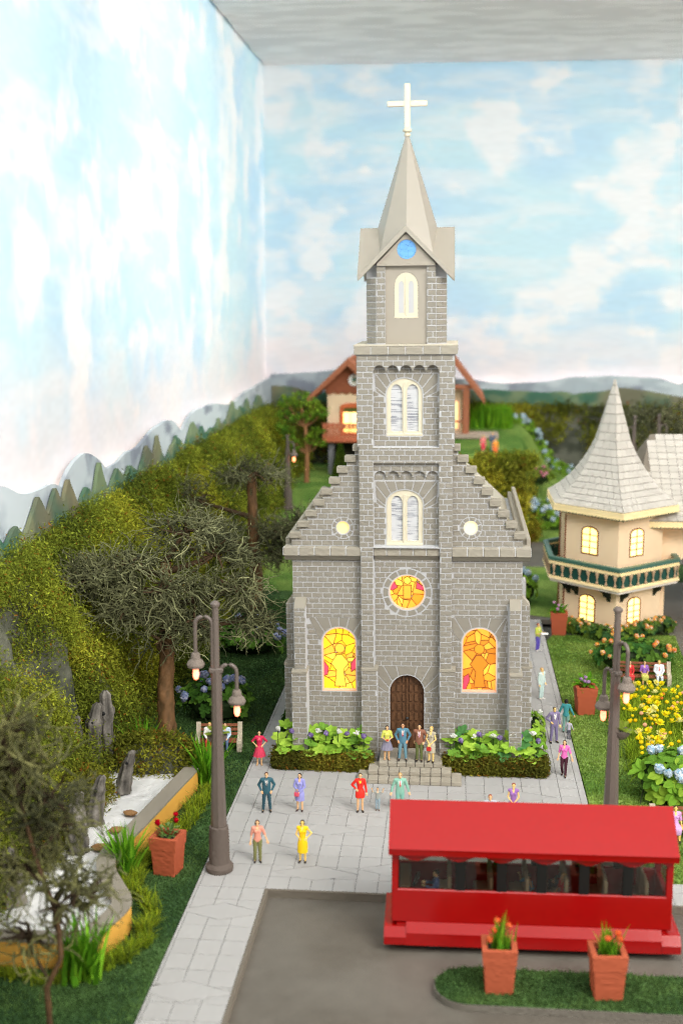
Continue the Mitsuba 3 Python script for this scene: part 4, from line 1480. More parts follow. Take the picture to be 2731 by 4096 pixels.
# balcony with carved railing
add(ch + '__balcony', MB(srgb(200, 112, 78, 0.85)).rbox(-12.9, -6.9, y0 - 1.5, y0, 7.55, 7.85, 0.03), 'matte')
rl = MB(srgb(206, 120, 88, 0.85))
rl.rbox(-13.0, -6.9, y0 - 1.5, y0 - 1.36, 9.25, 9.42, 0.03)
add(ch + '__balcony__rail', rl, 'matte')
for k in range(15):
    x = -12.75 + 0.4 * k
    shp = sbox(x - 0.17, 7.85, x + 0.17, 9.25).difference(unary_union([Point(x, 8.75).buffer(0.11, 8), Point(x, 8.35).buffer(0.09, 8), Point(x + 0.2, 8.55).buffer(0.1, 6), Point(x - 0.2, 8.55).buffer(0.1, 6)]))
    add(name(ch + '__balcony__baluster'), MB(srgb(204, 118, 84, 0.85)).prism(shp, y0 - 1.46, y0 - 1.40), 'matte')
for k, x in enumerate((-12.2, -8.4)):
    add(name(ch + '__stilt'), MB(srgb(150, 150, 156, 0.8)).rbox(x - 0.28, x + 0.28, y0 - 0.4, y0 + 0.2, 3.4, 7.56, 0.04), 'matte')
add(ch + '__footing', MB(srgb(90, 84, 74, 0.7)).box(-12.4, -7.0, y0 + 3.0, y0 + 7.5, 3.4, 7.6), 'matte')
for x in (1.0, -2.4):
    add(name(ch + '__porch_post'), MB(RB).rbox(x - 0.32, x + 0.3, y0 - 0.6, y0 - 0.1, 8.3, 13.0, 0.05), 'matte')
add(ch + '__porch_beam', MB(RB).rbox(-2.6, 1.6, y0 - 0.62, y0 - 0.08, 12.75, 13.2, 0.05), 'matte')
add(ch + '__porch_wall', MB(CW).box(-6.0, 0.62, y0 + 1.0, y0 + 1.18, 8.4, 12.6), 'matte')
add(ch + '__porch_window', MB((0.9, 0.6, 0.3)).box(-0.3, 0.2, y0 + 0.9, y0 + 0.99, 8.8, 11.4), 'matte', emitter=glow((2.2, 0.9, 0.35), 0.05))
add(ch + '__porch_rail', MB(RB).rbox(-2.4, 1.3, y0 - 0.45, y0 - 0.3, 9.5, 9.7, 0.03), 'matte')
add(ch + '__terrace', MB(srgb(186, 168, 150, 0.8)).rbox(-4, 4.2, y0 - 1.6, y0 + 2, 8.05, 8.42, 0.03), 'stone')


# ------------------------------------------------------------------ tram bus
BUS = lambda v: rotz(v, 0.020, (-2.02, 39.52, -0.3))  # noqa: E731
RED = srgb(200, 7, 5, 0.54)
tag('tourist_bus', 'glossy red open sided tourist bus with gabled roof parked on the road', 'bus')
Lb, Wb = 9.55, 2.75
b = MB(RED)
b.rbox(0.12, Lb - 0.12, 0.24, 0.40, 1.0, 2.18, 0.03)
b.rbox(0.12, Lb - 0.12, Wb - 0.36, Wb - 0.2, 1.0, 2.18, 0.03)
b.rbox(0.12, 0.32, 0.26, Wb - 0.22, 1.0, 2.10, 0.03)
b.rbox(Lb - 0.32, Lb - 0.12, 0.26, Wb - 0.22, 1.0, 2.10, 0.03)
b.box(0.3, Lb - 0.3, 0.38, Wb - 0.34, 0.95, 1.05)
add('tourist_bus__body', b, 'gloss', f=BUS)
sk = MB(RED)
sk.prism(Polygon([(0.0, 0.28), (0.0, 0.72), (0.22, 1.02), (0.26, 1.02), (0.26, 0.28)]), 0.62, Lb - 0.45, 'x')
sk.prism(Polygon([(Wb + 0.05, 0.28), (Wb + 0.05, 0.72), (Wb - 0.17, 1.02), (Wb - 0.21, 1.02), (Wb - 0.21, 0.28)]), 0.62, Lb - 0.45, 'x')
sk.box(0.3, Lb - 0.3, 0.2, Wb - 0.15, 0.28, 0.96)
add('tourist_bus__skirt', sk, 'gloss', f=BUS)
for k, (xa, xb, flip) in enumerate(((-0.12, 0.62, 1), (Lb - 0.45, Lb + 0.18, -1))):
    pr_ = Polygon([(-0.02, 0.30), (-0.04, 0.58), (0.18, 0.86), (Wb - 0.13, 0.86), (Wb + 0.08, 0.58), (Wb + 0.06, 0.30)])
    t = MB(RED).prism(pr_, xa, xb, 'x')
    add(name('tourist_bus__bumper'), t, 'gloss', f=BUS)
# end frames and pillars
for x in (0.12, Lb - 0.34):
    for y in (0.24, Wb - 0.42):
        add(name('tourist_bus__corner_post'), MB(RED).rbox(x, x + 0.22, y, y + 0.2, 2.1, 3.48, 0.02), 'gloss', f=BUS)
for x in (2.42, 3.80, 5.12, 6.52, 7.95):
    for y in (0.27, Wb - 0.4):
        add(name('tourist_bus__window_post'), MB(srgb(16, 16, 15)).rbox(x - 0.17, x + 0.17, y - 0.02, y + 0.12, 2.17, 3.5, 0.02), 'satin', f=BUS)
edges = [0.36, 2.30, 3.68, 5.0, 6.40, 7.83, Lb - 0.36]
for a, c in zip(edges[:-1], edges[1:]):
    a2 = a + (0.0 if a == 0.36 else 0.25)
    for y in (0.30, Wb - 0.3):
        v = np.array([(a2, y, 2.19), (c, y, 2.19), (c, y, 3.48), (a2, y, 3.48)])
        add(name('tourist_bus__window'), MB().add(v, np.array([[0, 1, 2, 3]])), 'window_glass', f=BUS)
for x in (0.2, Lb - 0.2):
    v = np.array([(x, 0.45, 2.12), (x, Wb - 0.4, 2.12), (x, Wb - 0.4, 3.6), (x, 0.45, 3.6)])
    add(name('tourist_bus__end_window'), MB().add(v, np.array([[0, 1, 2, 3]])), 'window_glass', f=BUS)
rf = MB(RED)
ym, zr_, ze_ = Wb / 2, 4.90, 3.78
for s in (-1, 1):
    ye = ym + s * (ym + 0.16)
    rf.prism(Polygon([(ym, zr_), (ye, ze_), (ye - s * 0.03, ze_ - 0.07), (ye - s * 0.06, ze_ - 0.24), (ye - s * 0.12, ze_ - 0.24), (ym, zr_ - 0.16)]), 0.02, Lb - 0.02, 'x')
rf.prism(Polygon([(0.3, 3.55), (Wb - 0.26, 3.55), (ym, 4.70)]), 0.3, 0.4, 'x')
rf.prism(Polygon([(0.3, 3.55), (Wb - 0.26, 3.55), (ym, 4.70)]), Lb - 0.4, Lb - 0.3, 'x')
add('tourist_bus__roof', rf, 'gloss', f=BUS, smooth=25)
tag('tourist_bus__roof', 'shiny red gabled roof')
s = np.linspace(0.2, Lb - 0.25, 200)
zz_ = 3.36 + 0.10 * np.cos((s - 0.2) / 1.43 * 2 * PI) ** 1
va = Polygon(list(zip(s, zz_)) + [(Lb - 0.25, 3.62), (0.2, 3.62)])
add('tourist_bus__valance', MB(RED * 0.9).prism(va, 0.13, 0.19), 'gloss', f=BUS)
add('tourist_bus__valance_001', MB(RED * 0.9).prism(va, Wb - 0.14, Wb - 0.08), 'gloss', f=BUS)
add('tourist_bus__ceiling', MB(srgb(34, 30, 28)).box(0.4, Lb - 0.4, 0.3, Wb - 0.26, 3.56, 3.62), 'matte', f=BUS)
add('tourist_bus__floor', MB(srgb(40, 36, 32)).box(0.34, Lb - 0.34, 0.42, Wb - 0.38, 1.05, 1.12), 'matte', f=BUS)
for x in (1.55, 2.95, 4.15, 5.45, 6.75, 8.1):
    for y in (0.5, 1.5):
        st = add(name('tourist_bus__seat'), MB(srgb(160, 142, 116)).rbox(x, x + 0.55, y, y + 0.78, 1.12, 1.62, 0.05), 'matte', f=BUS)
        add(st + '__backrest', MB(srgb(172, 152, 124)).rbox(x + 0.46, x + 0.58, y, y + 0.78, 1.6, 2.55, 0.05), 'matte', f=BUS)
add('tourist_bus__dashboard', MB(srgb(96, 74, 50)).rbox(0.36, 0.75, 0.5, Wb - 0.5, 1.12, 2.2, 0.05), 'matte', f=BUS)
a = np.linspace(0, 2 * PI, 17)[:-1]
wh = MB((0.02, 0.02, 0.02))
ring_ = np.stack([0.95 + 0.1 * np.sin(a), 0.85 + 0.24 * np.cos(a), 2.28 + 0.22 * np.sin(a)], 1)
wh.tube(np.vstack([ring_, ring_[:2]]), 0.03, 6)
add('tourist_bus__steering_wheel', wh, 'satin', f=BUS)
for x in (1.55, 7.6):
    for y in (0.25, Wb - 0.55):
        prof_w = [(0.0, 0.0), (0.36, 0.0), (0.46, 0.04), (0.46, 0.26), (0.36, 0.30), (0.0, 0.30)]
        v, f, c = MB((0.015, 0.015, 0.015)).lathe(prof_w, 20).data()
        v = np.stack([v[:, 0] + x, v[:, 2] + y, v[:, 1] + 0.46], 1)
        w_ = add(name('tourist_bus__wheel'), MB((0.02, 0.02, 0.02)).add(v, f), 'satin', smooth=40, f=BUS)
        v, f, c = MB().lathe([(0.0, -0.01), (0.2, -0.02), (0.22, 0.03)], 14).data()
        v = np.stack([v[:, 0] + x, v[:, 2] + y, v[:, 1] + 0.46], 1)
        add(w_ + '__hub', MB((0.25, 0.25, 0.25)).add(v, f), 'satin', f=BUS)
for y in (0.45, Wb - 0.4):
    v, f, c = MB((0.85, 0.85, 0.8)).lathe([(0.0, 0.06), (0.1, 0.04), (0.13, 0.0)], 12).data()
    v = np.stack([Lb + 0.16 + v[:, 2], y + v[:, 0], 0.72 + v[:, 1]], 1)
    add(name('tourist_bus__lamp'), MB((0.85, 0.85, 0.8)).add(v, f), 'gloss', f=BUS)
add('tourist_bus__chassis', MB((0.02, 0.02, 0.02)).box(0.8, Lb - 0.8, 0.5, Wb - 0.5, 0.22, 0.4), 'matte', f=BUS)

# ------------------------------------------------------------------ traffic island and terracotta planters
cap_ = unary_union([Point(0.70, 37.25).buffer(1.12, 24), sbox(0.70, 36.13, 30, 38.37)])
mb = MB(srgb(122, 116, 106, 0.75)).prism(cap_, -0.31, -0.08, 'z')
add('traffic_island', mb, 'stone')
tag('traffic_island', 'long kerbed traffic island with a rounded end', kind='structure')
sheet('lawn_004', cap_.buffer(-0.05), -0.045, 'turf', 'dark green turf on the traffic island', thick=0.1)
blades('grass_002', cap_.buffer(-0.04), 26000, 0.13, -0.05, GR, 'short dark turf on the traffic island', 8)
TERRA = srgb(190, 94, 62, 0.76)


def frustum(mb, h0, h1, z0, z1, col=None, r=0.03):
    p = []
    for h, z, s in ((h0, z0, 1), (h1, z1, -1)):
        for a, c in ((h, 1), (h - r, 0)):
            pass
        p += [(sx * (h - r), sy * h, z) for sx in (-1, 1) for sy in (-1, 1)] + [(sx * h, sy * (h - r), z) for sx in (-1, 1) for sy in (-1, 1)]
    hll = trimesh.convex.convex_hull(np.array(p))
    return mb.add(hll.vertices, hll.faces, col)


def planter(x, y, z, a, label, plant, extra=1.0):
    k = name('planter')
    tag(k, label, 'planter')
    m = lambda v: rotz(v, a, (x, y, z))  # noqa: E731
    t = MB(TERRA)
    frustum(t, 0.435, 0.50, 0.0, 1.02)
    add(k + '__base', t, 'clay', f=m)
    rim = m3.Manifold.hull_points(np.array([(sx * h, sy * h, zz_) for h, zz_ in ((0.52, 1.02), (0.55, 1.5)) for sx in (-1, 1) for sy in (-1, 1)]))
    hole = m3.Manifold.hull_points(np.array([(sx * h, sy * h, zz_) for h, zz_ in ((0.36, 1.2), (0.39, 1.6)) for sx in (-1, 1) for sy in (-1, 1)]))
    add(k + '__rim', MB(TERRA * 1.04).man(rim - hole), 'clay', f=m)
    add(k + '__soil', MB((0.03, 0.022, 0.015)).box(-0.38, 0.38, -0.38, 0.38, 1.2, 1.3), 'matte', f=m)
    plant(k, np.array([x, y, z + 1.3]))
    return k


# a leaf: a bent, pointed oval of 10 triangles along +x, length 1
def leaf_mesh(w=0.30, fold=0.12, curl=0.25, col=(0.1, 0.3, 0.05), n=5, tip=0.0):
    t = np.linspace(0, 1, n + 1)
    wd = w * np.sin(PI * np.clip(t * 0.96 + 0.02, 0, 1)) ** 0.7 * (0.55 + 0.6 * t) * (1 - tip * t)
    z = -curl * t ** 2
    mid = np.stack([t, t * 0, z - fold * wd], 1)
    lf = np.stack([t, wd, z + fold * wd], 1)
    rt = np.stack([t, -wd, z + fold * wd], 1)
    V = np.concatenate([mid, lf, rt])
    m = n + 1
    F = []
    for i in range(n):
        F += [[i, i + 1, m + i + 1], [i, m + i + 1, m + i], [i + 1, i, 2 * m + i], [i + 1, 2 * m + i, 2 * m + i + 1]]
    c = np.asarray(col)
    C = np.tile(c * 1.08, (3 * m, 1))
    return V, np.array(F), C


def blade_tuft(mb, at, n, h, r, cols, rng, w=0.05, lean=0.8, seg=4, upright=0.0):
    """A tuft of arching grass blades."""
    a = rng.uniform(0, 2 * PI, n)
    L = h * rng.uniform(0.6, 1.15, n)
    ln = (rng.uniform(0.05, 1.0, n) ** 0.8) * lean
    base = np.asarray(at, float) + np.stack([rng.normal(0, r * 0.22, n), rng.normal(0, r * 0.22, n), np.zeros(n)], 1)
    t = np.linspace(0, 1, seg + 1)
    out = np.stack([np.cos(a), np.sin(a), a * 0], 1)
    side = np.stack([-np.sin(a), np.cos(a), a * 0], 1)
    rad = (L * ln)[:, None] * t[None] ** 1.4
    hh = L[:, None] * (t[None] - 0.42 * ln[:, None] * t[None] ** 2)
    C = base[:, None] + rad[..., None] * out[:, None] + hh[..., None] * np.array([0, 0, 1.0])
    wd = w * (1 - t ** 1.5)[None, :, None] * rng.uniform(0.7, 1.2, n)[:, None, None]
    V = np.stack([C - side[:, None] * wd, C + side[:, None] * wd], 2).reshape(n, -1, 3)
    k = np.arange(seg) * 2
    q_ = np.stack([k, k + 1, k + 3, k + 2], 1)
    F = (q_[None] + (np.arange(n) * (2 * seg + 2))[:, None, None]).reshape(-1, 4)
    cols = np.asarray(cols)
    cc = cols[rng.integers(0, len(cols), n)] * np.exp(rng.normal(0, 0.18, (n, 1)))
    C_ = np.repeat(cc, 2 * seg + 2, 0)
    return mb.add(V.reshape(-1, 3), F, C_)


LIME = [(0.22, 0.36, 0.02), (0.30, 0.44, 0.03), (0.16, 0.28, 0.02)]
BRIGHT = [(0.14, 0.36, 0.02), (0.22, 0.46, 0.03), (0.09, 0.25, 0.015)]


def flower_ball(mb, at, r, cols, rng, n=26):
    """A round flower head of small petals."""
    d = unit(rng.normal(0, 1, (n, 3)))
    P = np.asarray(at) + d * r * 0.8
    A = unit(np.cross(d, rng.normal(0, 1, (n, 3)))) * r * 0.42
    B = unit(np.cross(d, A)) * r * 0.5
    c = np.asarray(cols)[rng.integers(0, len(cols), n)]
    v, f, cc = quads(P, A + d * r * 0.12, B, c)
    mb.add(v, f, cc)
    s = m3.Manifold.sphere(r * 0.8, 8).translate(list(map(float, at)))
    return mb.man(s, np.mean(cols, 0) * 0.8)


def plant_spiky(seed, flowers, nblade=60, h=1.0):
    def build(k, at):
        rng = np.random.default_rng(seed)
        mb = MB()
        blade_tuft(mb, at, nblade, h, 0.6, BRIGHT, rng, 0.035, 0.6)
        blade_tuft(mb, at, 5, h * 1.5, 0.3, LIME, rng, 0.09, 0.3)
        add(k + '__leaves', mb, 'leafy')
        for q_ in range(flowers):
            a = rng.uniform(0, 2 * PI)
            r = rng.uniform(0.15, 0.6)
            p = at + np.array([r * math.cos(a), r * math.sin(a), rng.uniform(0.4, 0.9)])
            f = MB()
            flower_ball(f, p, 0.13, [srgb(235, 110, 60), srgb(220, 80, 45), srgb(240, 150, 90)], rng, 16)
            f.tube(np.array([at + [0, 0, 0.05], (at + p) / 2 + [0, 0, 0.1], p]), 0.015, 4, col=(0.08, 0.2, 0.03))
            add(name(k + '__flower'), f, 'leafy')
    return build


def plant_leafy(seed, fcols, nf=3, r=0.75, cols=BRIGHT, fr=0.12, thin=False):
    def build(k, at):
        rng = np.random.default_rng(seed)
        mb = MB()
        n = 46
        for q_ in range(n):
            col = np.asarray(cols[rng.integers(len(cols))]) * rng.uniform(0.8, 1.25)
            V, F, C = leaf_mesh(0.24, col=col)
            a, el = rng.uniform(0, 2 * PI), rng.uniform(-0.15, 1.35)
            R_ = Rz(a) @ Ry(-el)
            s = rng.uniform(0.32, 0.6) * r
            o = at + np.array([0.2 * math.cos(a), 0.2 * math.sin(a), rng.uniform(0.0, 0.45)])
            mb.add((V * s) @ R_.T + o, F, C)
        add(k + '__leaves', mb, 'leafy')
        for q_ in range(nf):
            a = rng.uniform(0, 2 * PI)
            p = at + np.array([0.35 * math.cos(a), 0.35 * math.sin(a) - 0.1, rng.uniform(0.45, 0.85) * (1.3 if thin else 1)])
            f = MB()
            flower_ball(f, p, fr, fcols, rng, 18)
            f.tube(np.array([at, (at + p) / 2, p]), 0.016, 4, col=(0.10, 0.22, 0.05))
            add(name(k + '__flower'), f, 'leafy')
    return build


planter(1.62, 37.2, -0.05, 0.02, 'terracotta planter with orange flowers at the left end of the traffic island', plant_spiky(41, 4))
planter(4.98, 37.15, -0.05, 0.06, 'terracotta planter with orange flowers further right on the traffic island', plant_spiky(42, 4))
planter(-10.6, 44.25, 0.0, -0.18, 'terracotta planter with red flowers beside the yellow fountain wall', plant_leafy(43, [srgb(200, 20, 40), srgb(170, 10, 30)], 5, 0.6, [(0.12, 0.22, 0.05), (0.2, 0.3, 0.1)], 0.12, True))
planter(6.98, 64.5, 0.0, 0.10, 'terracotta planter with pink flowers on the lawn right of the church', plant_leafy(44, [srgb(220, 180, 215), srgb(190, 150, 205)], 4, 0.95))
planter(6.85, 80.3, 0.0, -0.05, 'terracotta planter with pink flowers against the tower house', plant_leafy(45, [srgb(240, 195, 225), srgb(220, 160, 210)], 4, 0.95))


# ------------------------------------------------------------------ street lamps
POST = srgb(112, 100, 92, 0.75)


def street_lamp(x, y, z, H, ang, label, group, arms=((10.0, 8.3, 1), (8.1, 6.95, -1)), reach=0.62, dish=True, rgb=(5.0, 0.60, 0.30)):
    k = name('street_lamp')
    tag(k, label, 'street lamp', group)
    m = lambda v: rotz(v, ang, (x, y, z))  # noqa: E731
    s = H / 10.55
    p = MB(POST).lathe([(0.0, 0.0), (0.50, 0.0), (0.53, 0.06), (0.53, 0.2), (0.47, 0.26), (0.40, 0.34)], 24)
    add(k + '__base', p, 'stone', smooth=40, f=m)
    p = MB(POST).lathe([(0.40, 0.30), (0.385, 1.3), (0.36, 1.75), (0.345, 1.78), (0.30, 1.80)], 24)
    add(k + '__plinth', p, 'stone', smooth=40, f=m)
    p = MB(POST).lathe([(0.30, 1.8), (0.20 * 1.05, 5.4), (0.185, 7.9 * s), (0.0, 7.92 * s)], 8)
    add(k + '__shaft', p, 'satin', f=m)
    p = MB(POST).lathe([(0.13, 7.85 * s), (0.12, 10.3 * s), (0.17, 10.33 * s), (0.18, 10.42 * s), (0.1, 10.52 * s), (0.0, 10.55 * s)], 14)
    p.rbox(-0.26, 0.26, -0.14, 0.14, 7.8 * s, 7.98 * s, 0.03)
    add(k + '__upper_post', p, 'satin', smooth=40, f=m)
    for top, hz_, sd in arms:
        top, hz_ = top * s, hz_ * s
        aa = np.linspace(0, PI, 13)
        rr = reach / 2
        cx = sd * (0.13 + rr)
        pts = [(sd * 0.13, 0, hz_ - 0.9), (sd * 0.13, 0, top - rr)] + [(cx - sd * rr * math.cos(t), 0, top - rr + rr * math.sin(t)) for t in aa[1:]] + [(cx + sd * rr, 0, hz_ + 0.2)]
        ar = add(name(k + '__arm'), MB(POST).tube(pts, [0.075] * (len(pts)), 8), 'satin', smooth=50, f=m)
        hx = cx + sd * rr
        hd = MB(srgb(132, 120, 110, 0.8)).lathe([(0.0, hz_ + 0.33), (0.13, hz_ + 0.32), (0.17, hz_ + 0.24), (0.18, hz_ + 0.1), (0.28, hz_ + 0.0), (0.335, hz_ - 0.12), (0.30, hz_ - 0.22), (0.17, hz_ - 0.27), (0.0, hz_ - 0.27)], 18, (hx, 0, 0))
        add(name(k + '__lamp_shade'), hd, 'stone', smooth=40, f=m)
        bl = MB((1, 0.6, 0.4)).lathe([(0.0, hz_ - 0.73), (0.08, hz_ - 0.68), (0.12, hz_ - 0.54), (0.11, hz_ - 0.36), (0.07, hz_ - 0.26)], 10, (hx, 0, 0))
        add(name(k + '__bulb'), bl, 'matte', smooth=True, f=m, emitter=glow(rgb, 0.3))
    if dish:
        d = add(k + '__flower_dish', MB(POST * 0.9).lathe([(0.0, 4.92), (0.2, 4.95), (0.36, 5.12), (0.40, 5.3), (0.34, 5.3), (0.0, 5.2)], 18, (0.02, -0.3, 0)), 'satin', smooth=40, f=m)
        rng = np.random.default_rng(int(abs(x * 10)))
        mb = MB()
        for q_ in range(9):
            V, F, C = leaf_mesh(0.34, col=np.array([0.22, 0.30, 0.04]) * rng.uniform(0.8, 1.2))
            a, el = q_ * 0.7, rng.uniform(0.2, 0.9)
            mb.add((V * rng.uniform(0.35, 0.55)) @ (Rz(a) @ Ry(-el)).T + np.array([0.02, -0.3, 5.28]), F, C)
        add(k + '__flower_dish__leaves', mb, 'leafy', f=m)


G_ = 'street lamps of the model town'
street_lamp(-8.69, 44.55, 0, 10.55, PI + 0.15, 'grey two armed street lamp on the paved path left of the red bus', G_, arms=((9.95, 8.25, 1), (8.1, 6.8, -1)))
street_lamp(6.15, 46.6, 0.0, 10.15, PI / 2 + 0.45, 'grey two armed street lamp on the lawn behind the red bus', G_, arms=((9.2, 7.6, -1), (7.9, 6.4, 1)))
street_lamp(-14.6, 109, 3.1, 6.6, -0.6, 'distant street lamp at the foot of the mossy left cliff', G_, arms=((6.0 * 1.6, 8.0, 1),), dish=False, rgb=(5.0, 1.2, 0.4))
street_lamp(15.6, 112, 0.2, 11.2, 0.5, 'distant street lamp right behind the pointed tower roof', G_, arms=((9.6, 8.4, -1),), dish=False)
street_lamp(18.3, 116, 0.2, 11.0, 0.2, 'distant street lamp behind the tiled wing roof', G_, arms=((9.6, 8.4, 1),), dish=False)


# ------------------------------------------------------------------ benches
STONEB = srgb(196, 184, 162, 0.9)
WOODB = srgb(142, 84, 56, 0.85)


def bench(x, y, z, a, W, label):
    k = name('bench')
    tag(k, label, 'bench')
    m = lambda v: rotz(v, a, (x, y, z))  # noqa: E731
    prof_ = Polygon([(0.32, 0.0), (0.55, 0.0), (0.50, 0.42), (0.66, 0.95), (0.72, 1.22), (0.56, 1.25), (0.40, 0.72), (0.10, 0.62), (-0.18, 0.62), (-0.25, 0.45), (-0.20, 0.0), (0.02, 0.0), (0.06, 0.36), (0.30, 0.36)])
    for s in (-1, 1):
        add(name(k + '__end_frame'), MB(STONEB).prism(prof_, s * W / 2 - 0.11, s * W / 2 + 0.11, 'x'), 'stone', f=m)
    for q_ in range(4):
        add(name(k + '__seat_slat'), MB(WOODB * (0.9 + 0.06 * q_)).rbox(-W / 2, W / 2, -0.2 + 0.15 * q_, -0.07 + 0.15 * q_, 0.46, 0.52, 0.015), 'clay', f=m)
    for q_ in range(3):
        t = MB(WOODB * (0.92 + 0.06 * q_)).rbox(-W / 2, W / 2, -0.03, 0.03, 0.02, 0.16, 0.015)
        v, f, c = t.data()
        v = v @ Rx(-0.22).T + np.array([0, 0.43 + 0.06 * q_, 0.62 + 0.2 * q_])
        add(name(k + '__back_slat'), MB().add(v, f, c), 'clay', f=m)
    return m


bench(-11.1, 57.2, 0, 0.10, 2.0, 'wooden bench with stone ends by the tree trunk on the left lawn')
bench(10.7, 69.7, 0, -0.06, 2.9, 'wooden bench with stone ends in front of the orange flower bush')
bench(9.8, 48.9, 0, 0.03, 3.2, 'wooden bench with stone ends below the blue hydrangeas')


# ------------------------------------------------------------------ fountain basin with its yellow wall
def chaikin(P, n=2):
    P = np.asarray(P, float)
    for _ in range(n):
        a, b = P[:-1] * 0.75 + P[1:] * 0.25, P[:-1] * 0.25 + P[1:] * 0.75
        P = np.vstack([P[:1], np.stack([a, b], 1).reshape(-1, 2), P[-1:]])
    return P


outer = chaikin([(-11.1, 52.3), (-11.25, 51.2), (-11.51, 49.4), (-11.98, 46.0), (-12.18, 44.8), (-12.44, 43.7), (-12.2, 42.4), (-11.45, 41.05), (-10.95, 40.2), (-10.8, 39.4), (-11.2, 37.95), (-11.55, 37.05), (-11.75, 36.92)], 2)
outer = np.vstack([outer, [(-13.0, 36.92), (-15.6, 36.9)]])
line = LineString(outer)
basin = Polygon(np.vstack([outer, [(-17.0, 36.9), (-17.0, 53.8), (-12.5, 53.8)]])).buffer(0)
tag('fountain_basin', 'curved yellow basin wall with a grey coping holding white foam', 'fountain')
wall_p = basin.intersection(line.buffer(0.42, join_style=1))
cop_p = basin.buffer(0.03).intersection(line.buffer(0.66, join_style=1))
add('fountain_basin__wall', MB(srgb(226, 170, 76, 0.9)).prism(wall_p, -0.02, 0.90, 'z'), 'clay')
tag('fountain_basin__wall', 'yellow ochre painted basin wall')
add('fountain_basin__coping', MB(srgb(150, 142, 128, 0.8)).prism(cop_p, 0.90, 0.99, 'z'), 'stone')
pond = basin.buffer(-0.3)
gx, gy = np.meshgrid(np.arange(-17.3, -10.5, 0.12), np.arange(36.2, 53.6, 0.12), indexing='ij')
import shapely
inside = shapely.contains_xy(pond, gx, gy)
gz = 0.52 + 0.22 * meshkit.fbm(np.stack([gx * 0.5, gy * 0.5, gx * 0], -1), 3) + 0.08 * meshkit.fbm(np.stack([gx * 1.6, gy * 1.6, gx * 0], -1), 2) - 0.10
idx = np.arange(gx.size).reshape(gx.shape)
fq = np.stack([idx[:-1, :-1], idx[1:, :-1], idx[1:, 1:], idx[:-1, 1:]], -1)
keep = inside[:-1, :-1] & inside[1:, :-1] & inside[1:, 1:] & inside[:-1, 1:]
add('water', MB((0.8, 0.8, 0.8)).add(np.stack([gx, gy, gz], -1).reshape(-1, 3), fq[keep]), 'foam', smooth=True)
tag('water', 'white foaming water in the yellow basin', kind='structure')
r_ = np.random.default_rng(51)


def rock(key, at, sc, seed, bsdf='rock', col=(0.2, 0.2, 0.18), amp=0.4, sub=3, freq=1.4):
    s = trimesh.creation.icosphere(subdivisions=sub)
    d = np.array(s.vertices)
    v = d * (1 + amp * (meshkit.fbm(d * freq + seed * 7.1, 4)[:, None] - 0.5) * 2)
    add(key, MB(col).add(v * np.asarray(sc) + np.asarray(at), s.faces), bsdf, smooth=True)
    return key


for k, (x, y, s, lab) in enumerate(((-13.0, 47.9, 0.2, 'small brown stone in the white foam nearest the basin wall'), (-13.1, 46.2, 0.22, 'small brown stone in the middle of the white foam'), (-13.3, 44.6, 0.24, 'small brown stone in the white foam nearest the camera'))):
    tag(rock(name('pebble'), (x, y, 0.72), (s * 1.5, s, s * 0.45), k + 3, 'clay', srgb(140, 104, 66)), lab, 'stone')
# mossy rock mound behind the basin and at its left
for key, at, sc, sd, lab in (('boulder', (-13.4, 53.4, 0.5), (2.1, 1.1, 1.35), 2, 'moss covered boulder behind the yellow basin'), ('boulder', (-15.9, 48.6, 0.3), (1.4, 3.0, 1.4), 5, 'dark mossy boulder at the left edge of the foam'), ('boulder', (-16.0, 43.6, 0.3), (1.1, 2.0, 1.3), 8, 'mossy boulder beside the foam near the front tree')):
    k = name(key)
    tag(k, lab, 'boulder')
    rock(k + '__rock', at, sc, sd, col=(0.16, 0.15, 0.13))
    rng = np.random.default_rng(sd)
    d = unit(rng.normal(0, 1, (1500, 3)))
    d = d[d[:, 2] > -0.1]
    P = np.asarray(at) + d * np.asarray(sc) * 1.08
    mb = MB()
    moss(mb, P, d, 9, 0.11, rng, [(0.08, 0.09, 0.016), (0.17, 0.18, 0.022), (0.28, 0.25, 0.03)], 0.2, 0.16)
    add(k + '__moss', mb, 'leafy')
    tag(k + '__moss', None, kind='stuff')


